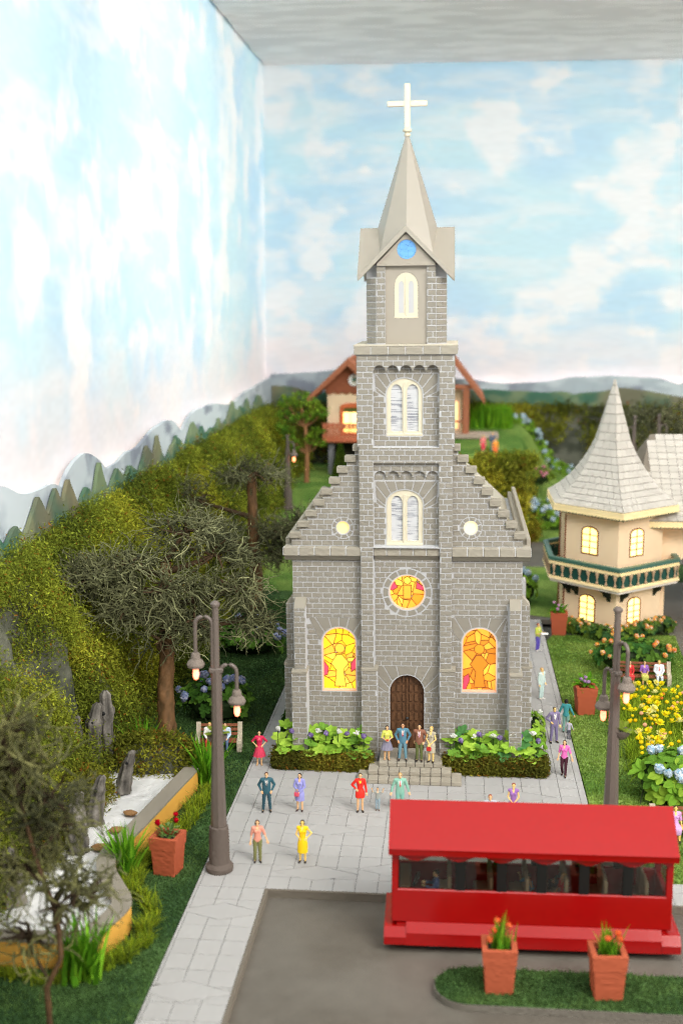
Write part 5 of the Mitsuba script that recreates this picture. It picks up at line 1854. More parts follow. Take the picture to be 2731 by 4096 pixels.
def driftwood(x, y, z, h, r, seed, label):
    """A weathered grey stump with grooves, knots and a broken top."""
    k = name('driftwood_stump')
    n, m = 26, 22
    a = np.arange(n) * 2 * PI / n
    t = np.linspace(0, 1, m)
    rng = np.random.default_rng(seed)
    A, Tt = np.meshgrid(a, t)
    groove = 0.16 * np.sin(A * 5 + seed + 2 * Tt) + 0.12 * np.sin(A * 9 + 3 * Tt + seed)
    fb = meshkit.fbm(np.stack([np.cos(A) * 1.2, np.sin(A) * 1.2, Tt * 4 + seed], -1), 4) - 0.5
    R_ = 0.72 * r * (1.25 - 0.7 * Tt ** 1.3) * (1 + groove * 0.6 + fb * 0.9)
    R_ *= 1 + 0.30 * np.exp(-((Tt - 0.72) / 0.07) ** 2)
    R_[-1] *= 0.35
    bx = rng.uniform(-0.5, 0.5) * Tt ** 2
    v = np.stack([R_ * np.cos(A) + bx + x, R_ * np.sin(A) + y, z + h * Tt + 0.1 * fb], -1).reshape(-1, 3)
    i, j = np.arange(n), (np.arange(n) + 1) % n
    f = np.concatenate([np.stack([q_ * n + i, q_ * n + j, (q_ + 1) * n + j, (q_ + 1) * n + i], 1) for q_ in range(m - 1)])
    col = srgb(134, 128, 120, 0.72) * np.clip(0.55 + 1.6 * (fb + 0.9 * groove).ravel()[:, None] + 0.2, 0.25, 1.5)
    add(k, MB().add(v, f, col), 'stone', smooth=True)
    tag(k, label, 'driftwood')
    mb = MB((0.01, 0.01, 0.01)).man(sphere(r * 0.18, (x + bx.max() * 0.5, y - r * 0.75, z + h * 0.74), (1, 0.5, 1.2), 8))
    add(k + '__knot_hole', mb, 'matte')


for k, (x, y, z, h, r, lab) in enumerate((
        (-15.5, 53.4, 0.4, 3.7, 0.52, 'tall grey driftwood stump, rightmost of the group behind the foam'),
        (-16.1, 52.9, 0.4, 3.3, 0.5, 'grey driftwood stump second from the right behind the foam'),
        (-16.6, 52.2, 0.4, 2.9, 0.45, 'grey driftwood stump third from the right behind the foam'),
        (-13.9, 50.3, 0.6, 1.9, 0.36, 'short grey driftwood stump at the far left edge of the foam'),
        (-14.2, 46.9, 0.6, 2.1, 0.42, 'grey driftwood stump left of the middle of the foam'),
        (-14.5, 45.8, 0.6, 1.8, 0.36, 'small leaning grey driftwood stump left of the foam'),
        (-14.1, 44.3, 0.6, 2.0, 0.45, 'stout grey driftwood stump with a knot hole left of the foam'),
        (-15.2, 40.2, 0.6, 2.0, 0.5, 'grey driftwood stump behind the front tree'))):
    driftwood(x, y, z, h, r, k * 3 + 1, lab)

# grass tufts along the basin wall
def ordinal(n):
    ones = 'first second third fourth fifth sixth seventh eighth ninth tenth eleventh twelfth thirteenth fourteenth fifteenth sixteenth seventeenth eighteenth nineteenth'.split()
    if n < 20:
        return ones[n - 1]
    tens = {2: ('twentieth', 'twenty'), 3: ('thirtieth', 'thirty'), 4: ('fortieth', 'forty')}[n // 10]
    return tens[0] if n % 10 == 0 else f'{tens[1]} {ones[n % 10 - 1]}'


r_ = np.random.default_rng(61)
tl = []
pts = [line.interpolate(d) for d in np.linspace(0.3, line.length - 0.6, 36)]
for p in pts:
    off = r_.uniform(0.45, 0.85)
    q0 = line.project(p)
    a_, b_ = line.interpolate(q0), line.interpolate(q0 + 0.05)
    nx, ny = -(b_.y - a_.y), (b_.x - a_.x)
    L = math.hypot(nx, ny)
    tl.append((p.x + nx / L * off, p.y + ny / L * off))
YG = [(0.26, 0.36, 0.02), (0.36, 0.42, 0.03), (0.18, 0.26, 0.02), (0.12, 0.17, 0.03)]
for k, (x, y) in enumerate(tl):
    mb = MB()
    blade_tuft(mb, (x, y, 0), 150, r_.uniform(0.5, 0.8) * (0.55 if x < -12.2 and y < 38 else 1.0), 0.55, YG, r_, 0.026, 1.0)
    add(name('grass_tuft'), mb, 'leafy')
    tag(f'grass_tuft_{k:03d}' if k else 'grass_tuft', f'{ordinal(k + 1)} low grass tuft along the yellow basin wall, counted from its far end', 'grass tuft', 'yellow green tufts along the basin wall')
for x, y, z, h, n, lab in ((-11.55, 36.45, 0, 2.3, 60, 'tall bright green grass clump at the front corner of the yellow basin'), (-12.05, 43.5, 0.0, 2.3, 50, 'tall bright green grass clump in the notch of the yellow wall'), (-10.7, 52.6, 0, 2.5, 64, 'tall bright green grass clump at the far end of the yellow wall'), (-14.3, 55.2, 0.3, 2.1, 40, 'bright green grass clump behind the mossy boulder')):
    mb = MB()
    blade_tuft(mb, (x, y, z), n * 2, h, 0.8, BRIGHT, r_, 0.085, 0.6, 5)
    tag(add(name('grass_clump'), mb, 'leafy'), lab, 'grass clump')


# ------------------------------------------------------------------ wiry dark trees
def wander(S, D, length, seg, curl, rng, sag=0.0):
    """Wriggling paths from S (N, 3) in directions D: (N, seg + 1, 3)."""
    P = [S]
    d = unit(D)
    st = np.asarray(length)[:, None] / seg
    for _ in range(seg):
        d = unit(d + rng.normal(0, curl, d.shape) + np.array([0, 0, -sag]))
        P.append(P[-1] + d * st)
    return np.stack(P, 1)


BARK = [(0.085, 0.050, 0.022), (0.24, 0.12, 0.05)]
LICHEN = [(0.040, 0.044, 0.018), (0.105, 0.110, 0.048), (0.21, 0.21, 0.105)]


def wiry_tree(at, trunk, r0, pads, label, seed, n_twig, tw=0.035, cols=LICHEN, leaf=0.06, tl_=(0.9, 1.9), group=None, nleaf=10, curl=0.42, bark=1.0):
    k = name('pine_tree')
    tag(k, label, 'tree', group)
    rng = np.random.default_rng(seed)
    trunk = np.asarray(trunk, float) + np.asarray(at, float)
    # trunk with rough bark
    n, m = 22, 60
    t = np.linspace(0, 1, m)
    seg = np.linspace(0, 1, len(trunk))
    C = np.stack([np.interp(t, seg, trunk[:, q_]) for q_ in range(3)], 1)
    a = np.arange(n) * 2 * PI / n
    A, Tt = np.meshgrid(a, t)
    fb = meshkit.fbm(np.stack([np.cos(A) * 2, np.sin(A) * 2, Tt * 16], -1), 4, seed) - 0.5
    R_ = r0 * (1.0 - 0.45 * Tt + 0.15 * np.exp(-Tt * 30)) * (1 + 0.5 * fb)
    v = np.stack([C[:, None, 0] + R_ * np.cos(A), C[:, None, 1] + R_ * np.sin(A), C[:, None, 2] + 0 * A], -1).reshape(-1, 3)
    i, j = np.arange(n), (np.arange(n) + 1) % n
    f = np.concatenate([np.stack([q_ * n + i, q_ * n + j, (q_ + 1) * n + j, (q_ + 1) * n + i], 1) for q_ in range(m - 1)])
    c0, c1 = np.array(BARK[0]) * bark, np.array(BARK[1]) * bark
    w_ = np.clip(fb.ravel()[:, None] * 1.6 + 0.5, 0, 1)
    add(k + '__trunk', MB().add(v, f, c0 * (1 - w_) + c1 * w_), 'clay', smooth=True)
    br, twg = MB(), MB()
    for (cx, cy, cz, rx, ry, rz, wgt) in pads:
        c = np.array([cx, cy, cz])
        # limb from the trunk to the pad
        d2 = np.linalg.norm(C - (c - [0, 0, rz * 1.2]), axis=1)
        s = C[np.argmin(d2)]
        mid = (s + c) / 2 + rng.normal(0, 0.25, 3) - [0, 0, 0.2]
        tt = np.linspace(0, 1, 9)[:, None]
        pth = s * (1 - tt) ** 2 + 2 * mid * tt * (1 - tt) + c * tt ** 2
        br.tube(pth, np.linspace(r0 * 0.42, 0.07, 9), 7, col=c0 * 0.9)
        nb = max(8, int(14 * wgt))
        d = unit(rng.normal(0, 1, (nb, 3)) * [1, 1, 0.35])
        P = wander(np.repeat(c[None], nb, 0) + d * 0.1, d * [rx, ry, rz], np.full(nb, 0.5 * (rx + ry) * 0.85), 7, 0.28, rng)
        br.add(*tubes(P, np.repeat(np.linspace(0.075, 0.03, 8)[None], nb, 0), 5), c0 * 0.8)
        N = int(n_twig * wgt)
        u = unit(rng.normal(0, 1, (N, 3)))
        rr = rng.random((N, 1)) ** 0.42
        S = c + u * rr * np.array([rx, ry, rz])
        keep_ = meshkit.fbm(S * 0.85, 3, seed + 4) > 0.47
        S, u = S[keep_], u[keep_]
        D = unit(u * [1, 1, 0.6] + rng.normal(0, 0.7, u.shape) + [0, 0, 0.15])
        N = len(S)
        P = wander(S, D, rng.uniform(*tl_, N), 6, curl, rng, 0.05)
        R2 = np.linspace(1.0, 0.35, 7)[None] * rng.uniform(0.6, 1.25, (N, 1)) * tw
        col = palette(S, cols, seed, 0.9, 0.3, rng)
        twg.add(*tubes(P, R2, 3), np.repeat(col, 21, 0))
        # lichen scales along the twigs
        Q = P[:, 1:].reshape(-1, 3)
        Q = Q[rng.random(len(Q)) < 0.1 * nleaf]
        M = len(Q)
        d = unit(rng.normal(0, 1, (M, 3)))
        B = unit(np.cross(d, rng.normal(0, 1, (M, 3))))
        sz = rng.uniform(0.6, 1.5, (M, 1)) * leaf
        twg.add(*quads(Q + d * sz * 0.5, d * sz, B * sz * 0.6, palette(Q, cols, seed + 1, 1.3, 0.35, rng)))
    add(k + '__branches', br, 'matte', smooth=True)
    add(k + '__twigs', twg, 'matte')
    tag(k + '__branches', None, kind='stuff')
    tag(k + '__twigs', None, kind='stuff')
    return k


wiry_tree((-13.6, 57.4, 0), [(0, 0, -0.1), (-0.08, 0, 3), (0.12, 0, 6), (0.05, 0.1, 9.2)], 0.46,
          [(-16.9, 57.2, 8.4, 1.7, 1.4, 0.75, 0.6), (-15.2, 57.0, 9.2, 1.3, 1.2, 0.6, 0.4), (-12.6, 57.6, 10.6, 1.5, 1.3, 0.85, 0.6), (-11.2, 57.2, 9.6, 1.6, 1.3, 0.7, 0.6), (-13.4, 56.6, 8.2, 2.0, 1.4, 0.7, 0.65), (-10.2, 57.4, 8.0, 1.4, 1.2, 0.7, 0.5), (-15.0, 56.6, 7.0, 1.5, 1.1, 0.55, 0.45), (-11.9, 56.6, 6.6, 1.9, 1.2, 0.6, 0.6), (-9.5, 57.6, 6.4, 1.1, 0.9, 0.5, 0.28), (-13.6, 56.4, 5.7, 1.3, 1.0, 0.4, 0.3)],
          'tall dark wiry tree on the left lawn behind the left lamp', 71, 880, tw=0.042, leaf=0.075, tl_=(0.8, 1.9), nleaf=8)
wiry_tree((-13.25, 82.0, 0), [(0, 0, -0.1), (0.1, 0, 3), (-0.1, 0, 7), (-0.2, 0, 10)], 0.5,
          [(-13.4, 82, 10.0, 2.2, 1.6, 0.35, 0.6), (-17.2, 82, 8.2, 1.8, 1.6, 1.1, 0.7), (-11.0, 82, 6.3, 2.4, 1.6, 0.8, 0.9), (-16.0, 81.6, 6.0, 2.0, 1.6, 0.9, 0.8), (-9.4, 81.6, 6.6, 1.3, 1.2, 0.6, 0.35), (-12.0, 81.5, 4.9, 2.4, 1.2, 0.5, 0.5)],
          'dark flat topped tree further back on the left lawn', 72, 620, tw=0.05, leaf=0.09)
wiry_tree((-11.75, 33.6, 0), [(0, 0, -0.1), (-0.05, 0, 1.3), (0.35, 0.2, 2.2), (0.2, 0.5, 3.4), (-0.5, 0.8, 5.0), (-0.9, 1.0, 6.4)], 0.095,
          [(-11.7, 34.4, 3.6, 1.0, 1.0, 0.7, 0.50), (-10.9, 34.2, 4.1, 0.8, 0.8, 0.5, 0.26), (-12.7, 34.8, 4.6, 1.2, 0.9, 0.6, 0.55), (-12.2, 35.2, 6.6, 1.4, 1.0, 0.55, 0.65), (-13.1, 35.2, 7.5, 1.4, 0.9, 0.6, 0.70), (-12.7, 34.6, 2.4, 0.9, 0.7, 0.55, 0.30), (-12.0, 35.4, 5.6, 0.8, 0.6, 0.4, 0.3), (-13.4, 35.0, 8.8, 1.1, 0.8, 0.5, 0.5)],
          'gnarled wiry tree hanging in from the lower left corner', 73, 270, tw=0.045, cols=[(0.026, 0.028, 0.010), (0.075, 0.075, 0.026), (0.14, 0.135, 0.045)], leaf=0.055, tl_=(0.9, 2.0), nleaf=6, curl=0.5, bark=0.5)
wiry_tree((19.0, 121.0, 1.5), [(0, 0, -0.5), (0.2, 0, 4), (0, 0, 9)], 0.5,
          [(19, 121, 9.8, 3.2, 2.0, 1.6, 1.0), (17.2, 121, 7.5, 2.6, 1.8, 1.5, 0.8), (21.0, 121, 7.8, 2.6, 2, 1.4, 0.8)],
          'dark bushy tree behind the pointed tower roof', 74, 450, tw=0.07, leaf=0.13)

# light green trees and shrubs made of leaf clusters
def leaf_cloud(mb, blobs, size, cols, rng, dens=34, flat=0.0):
    for (cx, cy, cz, r) in blobs:
        n = max(20, int(dens * r * r / size ** 0.6))
        u = unit(rng.normal(0, 1, (n, 3)))
        P = np.array([cx, cy, cz]) + u * r * rng.uniform(0.45, 1.08, (n, 1)) * [1, 1, 0.85]
        d = unit(u * 0.6 + rng.normal(0, 0.7, u.shape))
        B = unit(np.cross(d, rng.normal(0, 1, (n, 3))))
        s = rng.uniform(0.6, 1.3, (n, 1)) * size
        mb.add(*quads(P, d * s, B * s * 0.8, palette(P, cols, 3, 0.7, 0.25, rng)))


k = name('broadleaf_tree')
tag(k, 'slender light green tree beside the balcony of the chalet', 'tree')
r_ = np.random.default_rng(81)
tr = np.array([(-14.0, 118, 4.0), (-13.95, 118, 7), (-14.1, 118, 9.5), (-14.6, 118, 12.0)])
add(k + '__trunk', MB(srgb(170, 120, 80, 0.8)).tube(tr, [0.26, 0.2, 0.16, 0.08], 9), 'clay', smooth=True)
blobs = [(-14.6, 117.8, 12.2, 0.95), (-13.2, 117.6, 11.6, 0.85), (-12.4, 117.6, 11.0, 0.7), (-15.9, 117.8, 11.9, 0.8), (-16.1, 117.8, 10.6, 0.85), (-15.1, 117.5, 10.4, 0.7), (-12.9, 117.5, 9.2, 0.65), (-13.6, 117.5, 8.4, 0.65), (-12.6, 117.5, 8.2, 0.55), (-15.6, 117.6, 8.9, 0.8), (-15.0, 117.6, 7.8, 0.65), (-16.4, 117.8, 9.4, 0.7), (-13.7, 117.7, 10.6, 0.7)]
mb = MB()
leaf_cloud(mb, blobs, 0.24, [(0.07, 0.17, 0.02), (0.17, 0.30, 0.03), (0.30, 0.38, 0.04)], r_, 60)
add(k + '__crown', mb, 'leafy')
br = MB(srgb(150, 105, 70, 0.8))
for b in blobs:
    s = tr[np.argmin(np.abs(tr[:, 2] - (b[2] - 1.2)))]
    br.tube([s, (s + np.array(b[:3])) / 2 - [0, 0, 0.2], b[:3]], [0.1, 0.07, 0.03], 5)
add(k + '__branches', br, 'matte')
tag(k + '__branches', None, kind='stuff')
k = name('cone_shrub')
r_ = np.random.default_rng(82)
mb = MB()
n = 2600
t = r_.random(n) ** 0.8
a = r_.uniform(0, 2 * PI, n)
rr = 0.78 * (1 - t) ** 0.75 + 0.05
P = np.stack([-11.2 + rr * np.cos(a), 122.6 + rr * np.sin(a), 4.0 + 3.4 * t], 1)
d = unit(np.stack([np.cos(a), np.sin(a), a * 0 + 0.5], 1) + r_.normal(0, 0.5, (n, 3)))
mb.add(*quads(P, d * 0.14, unit(np.cross(d, r_.normal(0, 1, (n, 3)))) * 0.08, palette(P, [(0.04, 0.09, 0.012), (0.10, 0.17, 0.02), (0.17, 0.22, 0.03)], 3, 1.0, 0.25, r_)))
add(k, mb, 'leafy')
tag(k, 'clipped green cone shrub under the chalet balcony', 'shrub')
k = name('grass_bush')
r_ = np.random.default_rng(83)
mb = MB()
for x in np.linspace(2.2, 5.2, 8):
    blade_tuft(mb, (x, 128.4, 8.2), 110, 2.9, 1.2, [(0.16, 0.40, 0.02), (0.26, 0.50, 0.03), (0.10, 0.28, 0.02)], r_, 0.09, 0.35)
add(k, mb, 'leafy')
tag(k, 'wide bright green grass bush right of the chalet', 'bush')


# ------------------------------------------------------------------ hydrangeas, hedges and flower beds
def bush(label, at, rad, n_ros, n_fl, lcols, fcols, seed, leaf=0.42, fr=0.24, parts=False, group=None, per=6, key='hydrangea_bush', cat='bush', leafw=0.36):
    k = name(key)
    tag(k, label, cat, group)
    rng = np.random.default_rng(seed)
    at, rad = np.asarray(at, float), np.asarray(rad, float)
    u = unit(rng.normal(0, 1, (n_ros * 3, 3)) + [0, -0.15, 0.25])
    u = u[u[:, 2] > -0.35]
    # spread the rosettes out
    sel = [0]
    for q_ in range(1, len(u)):
        if len(sel) >= n_ros:
            break
        if np.min(np.linalg.norm((u[sel] - u[q_]) * rad, axis=1)) > leaf * 0.75:
            sel.append(q_)
    mb = MB()
    for q_ in sel:
        o = at + u[q_] * rad * rng.uniform(0.82, 1.0)
        nrm = unit(u[q_] / rad + [0, 0, 0.25])
        ax = unit(np.cross(nrm, [0.3, 0.2, 1.0]))
        by = np.cross(nrm, ax)
        B = np.stack([ax, by, nrm], 1)
        lc = np.asarray(lcols[rng.integers(len(lcols))])
        ph = rng.uniform(0, 6)
        for j in range(per):
            V, F, C = leaf_mesh(leafw, col=lc * rng.uniform(0.75, 1.3), curl=0.3, n=4)
            R_ = B @ Rz(ph + j * 2 * PI / per + rng.normal(0, 0.2)) @ Ry(-rng.uniform(0.15, 0.8))
            s = leaf * rng.uniform(0.75, 1.2)
            v = (V * s) @ R_.T + o
            if parts:
                add(name(k + '__leaf'), MB().add(v, F, C), 'leafy')
            else:
                mb.add(v, F, C)
    if not parts:
        add(k + '__leaves', mb, 'leafy')
        tag(k + '__leaves', None, kind='stuff')
    # stems, and an added dark core for the shade inside the bush
    st = MB((0.03, 0.045, 0.012))
    for q_ in range(16):
        a = rng.uniform(0, 2 * PI)
        e = at + rad * np.array([math.cos(a), math.sin(a), 0.3]) * 0.7
        b0 = np.array([at[0] + rng.normal(0, rad[0] * 0.4), at[1] + rng.normal(0, rad[1] * 0.4), at[2] - rad[2]])
        st.tube([b0, (b0 + e) / 2 + [0, 0, 0.1], e], [0.04, 0.03, 0.02], 4)
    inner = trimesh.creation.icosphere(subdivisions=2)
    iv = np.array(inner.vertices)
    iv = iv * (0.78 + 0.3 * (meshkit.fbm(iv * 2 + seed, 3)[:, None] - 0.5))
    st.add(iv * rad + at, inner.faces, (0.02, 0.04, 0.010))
    add(k + '__stems', st, 'matte')
    tag(k + '__stems', None, kind='stuff')
    uf = unit(rng.normal(0, 1, (n_fl * 4, 3)) + [0, -0.35, 0.75])
    uf = uf[uf[:, 2] > 0.0][:n_fl]
    for w_ in uf:
        f = MB()
        flower_ball(f, at + w_ * rad * 1.08 + [0, 0, 0.06], fr * rng.uniform(0.85, 1.15), fcols, rng, 34)
        add(name(k + '__flower'), f, 'leafy')
    return k


LEAF1 = [(0.20, 0.38, 0.04), (0.30, 0.46, 0.05), (0.12, 0.25, 0.03)]
LEAF0 = [(0.09, 0.21, 0.03), (0.14, 0.28, 0.04), (0.06, 0.15, 0.025)]
BLUE = [srgb(238, 244, 250), srgb(165, 200, 222), srgb(212, 228, 240)]
LILA = [srgb(190, 200, 230), srgb(140, 155, 205), srgb(215, 215, 235)]
bush('dark leaved hydrangea bush with pale blue flowers behind the left lamp', (-12.0, 61.8, 1.0), (2.0, 1.3, 1.25), 60, 16, LEAF0, LILA, 91, 0.36, 0.24)
bush('dark leaved hydrangea bush with lilac flowers further back on the left lawn', (-12.3, 74.4, 0.9), (2.2, 1.6, 1.2), 60, 12, LEAF0, LILA, 92, 0.4, 0.27)
bush('hydrangea bush with blue and white flowers in the right front, nearest the bus', (9.6, 53.2, 0.9), (1.7, 1.4, 1.25), 48, 20, LEAF1, BLUE, 93, 0.55, 0.23, parts=True)
bush('hydrangea bush with blue and white flowers at the right edge of the photo', (12.3, 53.8, 0.95), (1.7, 1.4, 1.3), 46, 20, LEAF1, BLUE, 94, 0.55, 0.23, parts=True)
bush('hydrangea bush with pale blue flowers left of the tower house', (8.1, 116.2, 1.4), (2.2, 1.5, 1.6), 70, 20, [(0.16, 0.30, 0.03), (0.24, 0.40, 0.05)], BLUE, 95, 0.45, 0.34)
bush('small hydrangea with blue flowers peeping out behind the right church wall', (4.9, 88.5, 1.1), (1.1, 1.0, 1.2), 30, 5, LEAF1, BLUE, 96, 0.4, 0.3)
for q_ in range(13):
    t = q_ / 12
    x, y = 4.6 + 8.0 * t, 131.0 - 0.6 * t
    bush(f'{ordinal(q_ + 1)} pale blue hydrangea in the row edging the hilltop lawn, counted from the chalet', (x, y, float(hz(x, y)) + 0.35), (0.75, 0.6, 0.6), 14, 3, [(0.16, 0.30, 0.03), (0.24, 0.40, 0.05)], BLUE, 200 + q_, 0.4, 0.30, group='hydrangeas edging the hilltop lawn')
bush('sprawling rose bush with pink flowers at the top of the mossy retaining wall', (8.0, 121.5, 4.6), (1.7, 1.2, 0.8), 40, 9, [(0.16, 0.24, 0.03), (0.22, 0.26, 0.04)], [srgb(240, 190, 200), srgb(225, 120, 140)], 98, 0.35, 0.22, key='rose_bush')
bush('flower bush with orange and white flowers behind the bench of the couple', (10.5, 72.2, 0.9), (2.3, 1.1, 1.1), 50, 18, [(0.05, 0.14, 0.03), (0.10, 0.20, 0.03)], [srgb(252, 170, 80), srgb(244, 130, 60), srgb(255, 240, 220), srgb(255, 205, 90)], 99, 0.4, 0.17, key='flower_bush')
fb = [(7.6 + 0.62 * q_, 81.0 - 0.62 * q_ if q_ < 5 else 78.4 + 0.55 * (q_ - 4)) for q_ in range(11)]
for q_, (x, y) in enumerate(fb):
    bush(f'{ordinal(q_ + 1)} low flowering plant at the foot of the tower house, counted from the left', (x, y, 0.42), (0.62, 0.5, 0.5), 13, 5, [(0.05, 0.12, 0.04), (0.10, 0.18, 0.04), (0.14, 0.22, 0.03)], [srgb(255, 200, 70), srgb(250, 150, 60), srgb(255, 240, 220)], 300 + q_, 0.34, 0.16, group='flowering plants along the tower house', key='flower_plant')

# moss hanging over the terrace wall on the hill
rng = np.random.default_rng(85)
n = 2600
x = rng.uniform(-7.5, 6.4, n)
z = rng.uniform(0, 7.3, n)
ok = meshkit.fbm(np.stack([x * 0.9, z * 0.25, x * 0], -1), 3, 8) + 0.12 * (z > 6.7) > 0.42
x, z = x[ok], z[ok]
P = np.stack([x, 111.75 + 0 * x, z], 1)
mb = MB()
moss(mb, P, np.tile([0, -1.0, 0], (len(P), 1)), 9, 0.24, rng, [(0.16, 0.17, 0.025), (0.30, 0.30, 0.035), (0.45, 0.40, 0.04)], 0.6, 0.3)
n = 500
x = rng.uniform(2.0, 7.0, n)
P = np.stack([x, 112.0 + rng.normal(0, 0.2, n), np.full(n, 7.0)], 1)
moss(mb, P, np.tile([0, -0.3, 1.0], (n, 1)), 9, 0.22, rng, [(0.16, 0.20, 0.02), (0.26, 0.28, 0.03), (0.34, 0.32, 0.04)], 0.1, 0.3)
n = 700
y = rng.uniform(112, 118, n)
P = np.stack([6.6 + rng.normal(0, 0.1, n), y, hz(6.7, y) * rng.random(n)], 1)
moss(mb, P, np.tile([1.0, 0, 0], (n, 1)), 8, 0.22, rng, [(0.10, 0.11, 0.02), (0.22, 0.21, 0.025), (0.36, 0.31, 0.03)], 0.6, 0.3)
add('moss_002', mb, 'leafy')
tag('moss_002', 'yellow green moss hanging over the terrace wall behind the church', 'moss', kind='stuff')


# hedges by the church steps: a moss bed with broad leaved plants
def hedge(label, x0, x1, y0, y1, seed, side=0):
    k = name('hedge')
    tag(k, label, 'hedge')
    rng = np.random.default_rng(seed)
    bed = MB((0.05, 0.05, 0.018)).rbox(x0 + 0.1, x1 - 0.1, y0 + 0.12, y1, 0.0, 0.62, 0.2)
    add(k + '__bed', bed, 'matte')
    n = 2600
    s = rng.random(n)
    fx = rng.uniform(x0, x1, n)
    P = np.stack([fx, np.full(n, y0 + 0.1) + rng.normal(0, 0.05, n), rng.uniform(0.0, 0.75, n)], 1)
    N = np.tile([0, -1.0, 0.1], (n, 1))
    e = rng.random(n) < 0.22
    sx = np.where(rng.random(n) < 0.5, x0 + 0.05, x1 - 0.05)
    P[e, 0] = sx[e]
    P[e, 1] = rng.uniform(y0, y1, e.sum())
    N[e] = np.stack([np.sign(sx[e] - (x0 + x1) / 2), 0 * sx[e], 0 * sx[e]], 1)
    mb = MB()
    moss(mb, P, N, 8, 0.085, rng, [(0.06, 0.065, 0.014), (0.15, 0.15, 0.022), (0.28, 0.24, 0.03)], 0.3, 0.09, orange=0.06)
    add(k + '__moss', mb, 'leafy')
    tag(k + '__moss', None, kind='stuff')
    st = MB((0.04, 0.08, 0.015))
    nl = 0
    ros = []
    tries = 0
    while len(ros) < 46 and tries < 4000:
        tries += 1
        p = np.array([rng.uniform(x0 + 0.1, x1 - 0.1), rng.uniform(y0 + 0.0, y1 - 0.15), 0])
        p[2] = 0.72 + 1.05 * rng.random() * min(1.0, 0.35 + (p[1] - y0) / (y1 - y0))
        if all(np.linalg.norm((p - r) * [1, 0.7, 1.0]) > 0.36 for r in ros):
            ros.append(p)
    for p in ros:
        lc = np.array([(0.30, 0.50, 0.06), (0.40, 0.58, 0.08), (0.18, 0.36, 0.05), (0.10, 0.27, 0.08)][rng.choice(4, p=[0.4, 0.3, 0.2, 0.1])])
        tilt = Rz(rng.uniform(-0.5, 0.5)) @ Rx(rng.uniform(0.15, 0.75))
        st.tube([p - [0, 0, 0.7], p], [0.03, 0.02], 4)
        ph = rng.uniform(0, 6)
        for j in range(6):
            if nl >= 290:
                break
            nl += 1
            V, F, C = leaf_mesh(0.40, col=lc * rng.uniform(0.8, 1.25), curl=0.15, fold=0.10, n=4)
            R_ = tilt @ Rz(ph + j * PI / 3 + rng.normal(0, 0.15)) @ Ry(-rng.uniform(0.2, 0.75))
            add(name(k + '__leaf'), MB().add((V * 0.36 * rng.uniform(0.8, 1.2)) @ R_.T + p, F, C), 'leafy')
    add(k + '__stems', st, 'matte')
    tag(k + '__stems', None, kind='stuff')
    for q_ in range(10):
        w_ = q_ % 2 == 0
        p = np.array([x0 + (x1 - x0) * (q_ + 0.5 + rng.uniform(-0.3, 0.3)) / 10, rng.uniform(y0 + 0.05, y1 - 0.3), rng.uniform(1.55, 1.95)])
        f = MB()
        if w_:
            for j in range(14):
                a, el = rng.uniform(0, 2 * PI), rng.uniform(0.3, 1.4)
                d = np.array([math.cos(a) * math.cos(el), math.sin(a) * math.cos(el), math.sin(el)]) * 0.2
                f.tube([p, p + d], [0.035, 0.03], 4, col=srgb(240, 240, 235))
        else:
            flower_ball(f, p, 0.15, [srgb(150, 125, 185), srgb(120, 95, 160), srgb(180, 165, 210)], rng, 26)
        f.tube([p - [0, 0, 0.8], p], [0.02, 0.02], 4, col=(0.08, 0.16, 0.03))
        add(name(k + '__flower'), f, 'leafy')
    return k


hedge('leafy hedge with white and violet flowers left of the church steps', -8.05, -3.75, 55.15, 56.2, 111)
hedge('leafy hedge with white and violet flowers right of the church steps', -0.15, 4.25, 55.15, 56.2, 112)
bush('narrow leafy bush along the right church wall', (4.05, 58.6, 0.8), (0.4, 2.0, 1.0), 40, 3, [(0.17, 0.33, 0.035), (0.26, 0.42, 0.05)], [srgb(240, 240, 235)], 113, 0.36, 0.15, key='leafy_bush')
bush('dark leafy bush at the left church corner behind the hedge', (-7.75, 58.2, 0.8), (0.35, 1.2, 1.1), 24, 0, [(0.05, 0.13, 0.02), (0.09, 0.2, 0.03)], [srgb(240, 240, 235)], 114, 0.36, 0.15, key='leafy_bush')

# the yellow flower bed on the right lawn
tag('flower_bed', 'big bed of lime green grass with yellow daffodils and orange buds', 'flower bed')
bed = Polygon(chaikin([(9.2, 66.9), (8.6, 65.6), (8.3, 63.5), (8.4, 60.5), (8.6, 58.4), (8.2, 56.6), (9.0, 55.4), (13.4, 55.6), (15.5, 58.0), (15.0, 63.0), (13.2, 66.2), (11.2, 67.3), (9.2, 66.9)], 2))
rng = np.random.default_rng(121)
mb = MB()
P = in_poly(bed, 900, rng)
sel = []
for p in P:
    if all(np.hypot(*(p - s)) > 0.52 for s in sel):
        sel.append(p)
for p in sel:
    blade_tuft(mb, (p[0], p[1], 0.0), 120, rng.uniform(0.8, 1.1), 0.9, [(0.30, 0.44, 0.03), (0.40, 0.52, 0.05), (0.22, 0.34, 0.03)], rng, 0.028, 0.75)
add('flower_bed__grass', mb, 'leafy')
tag('flower_bed__grass', None, kind='stuff')


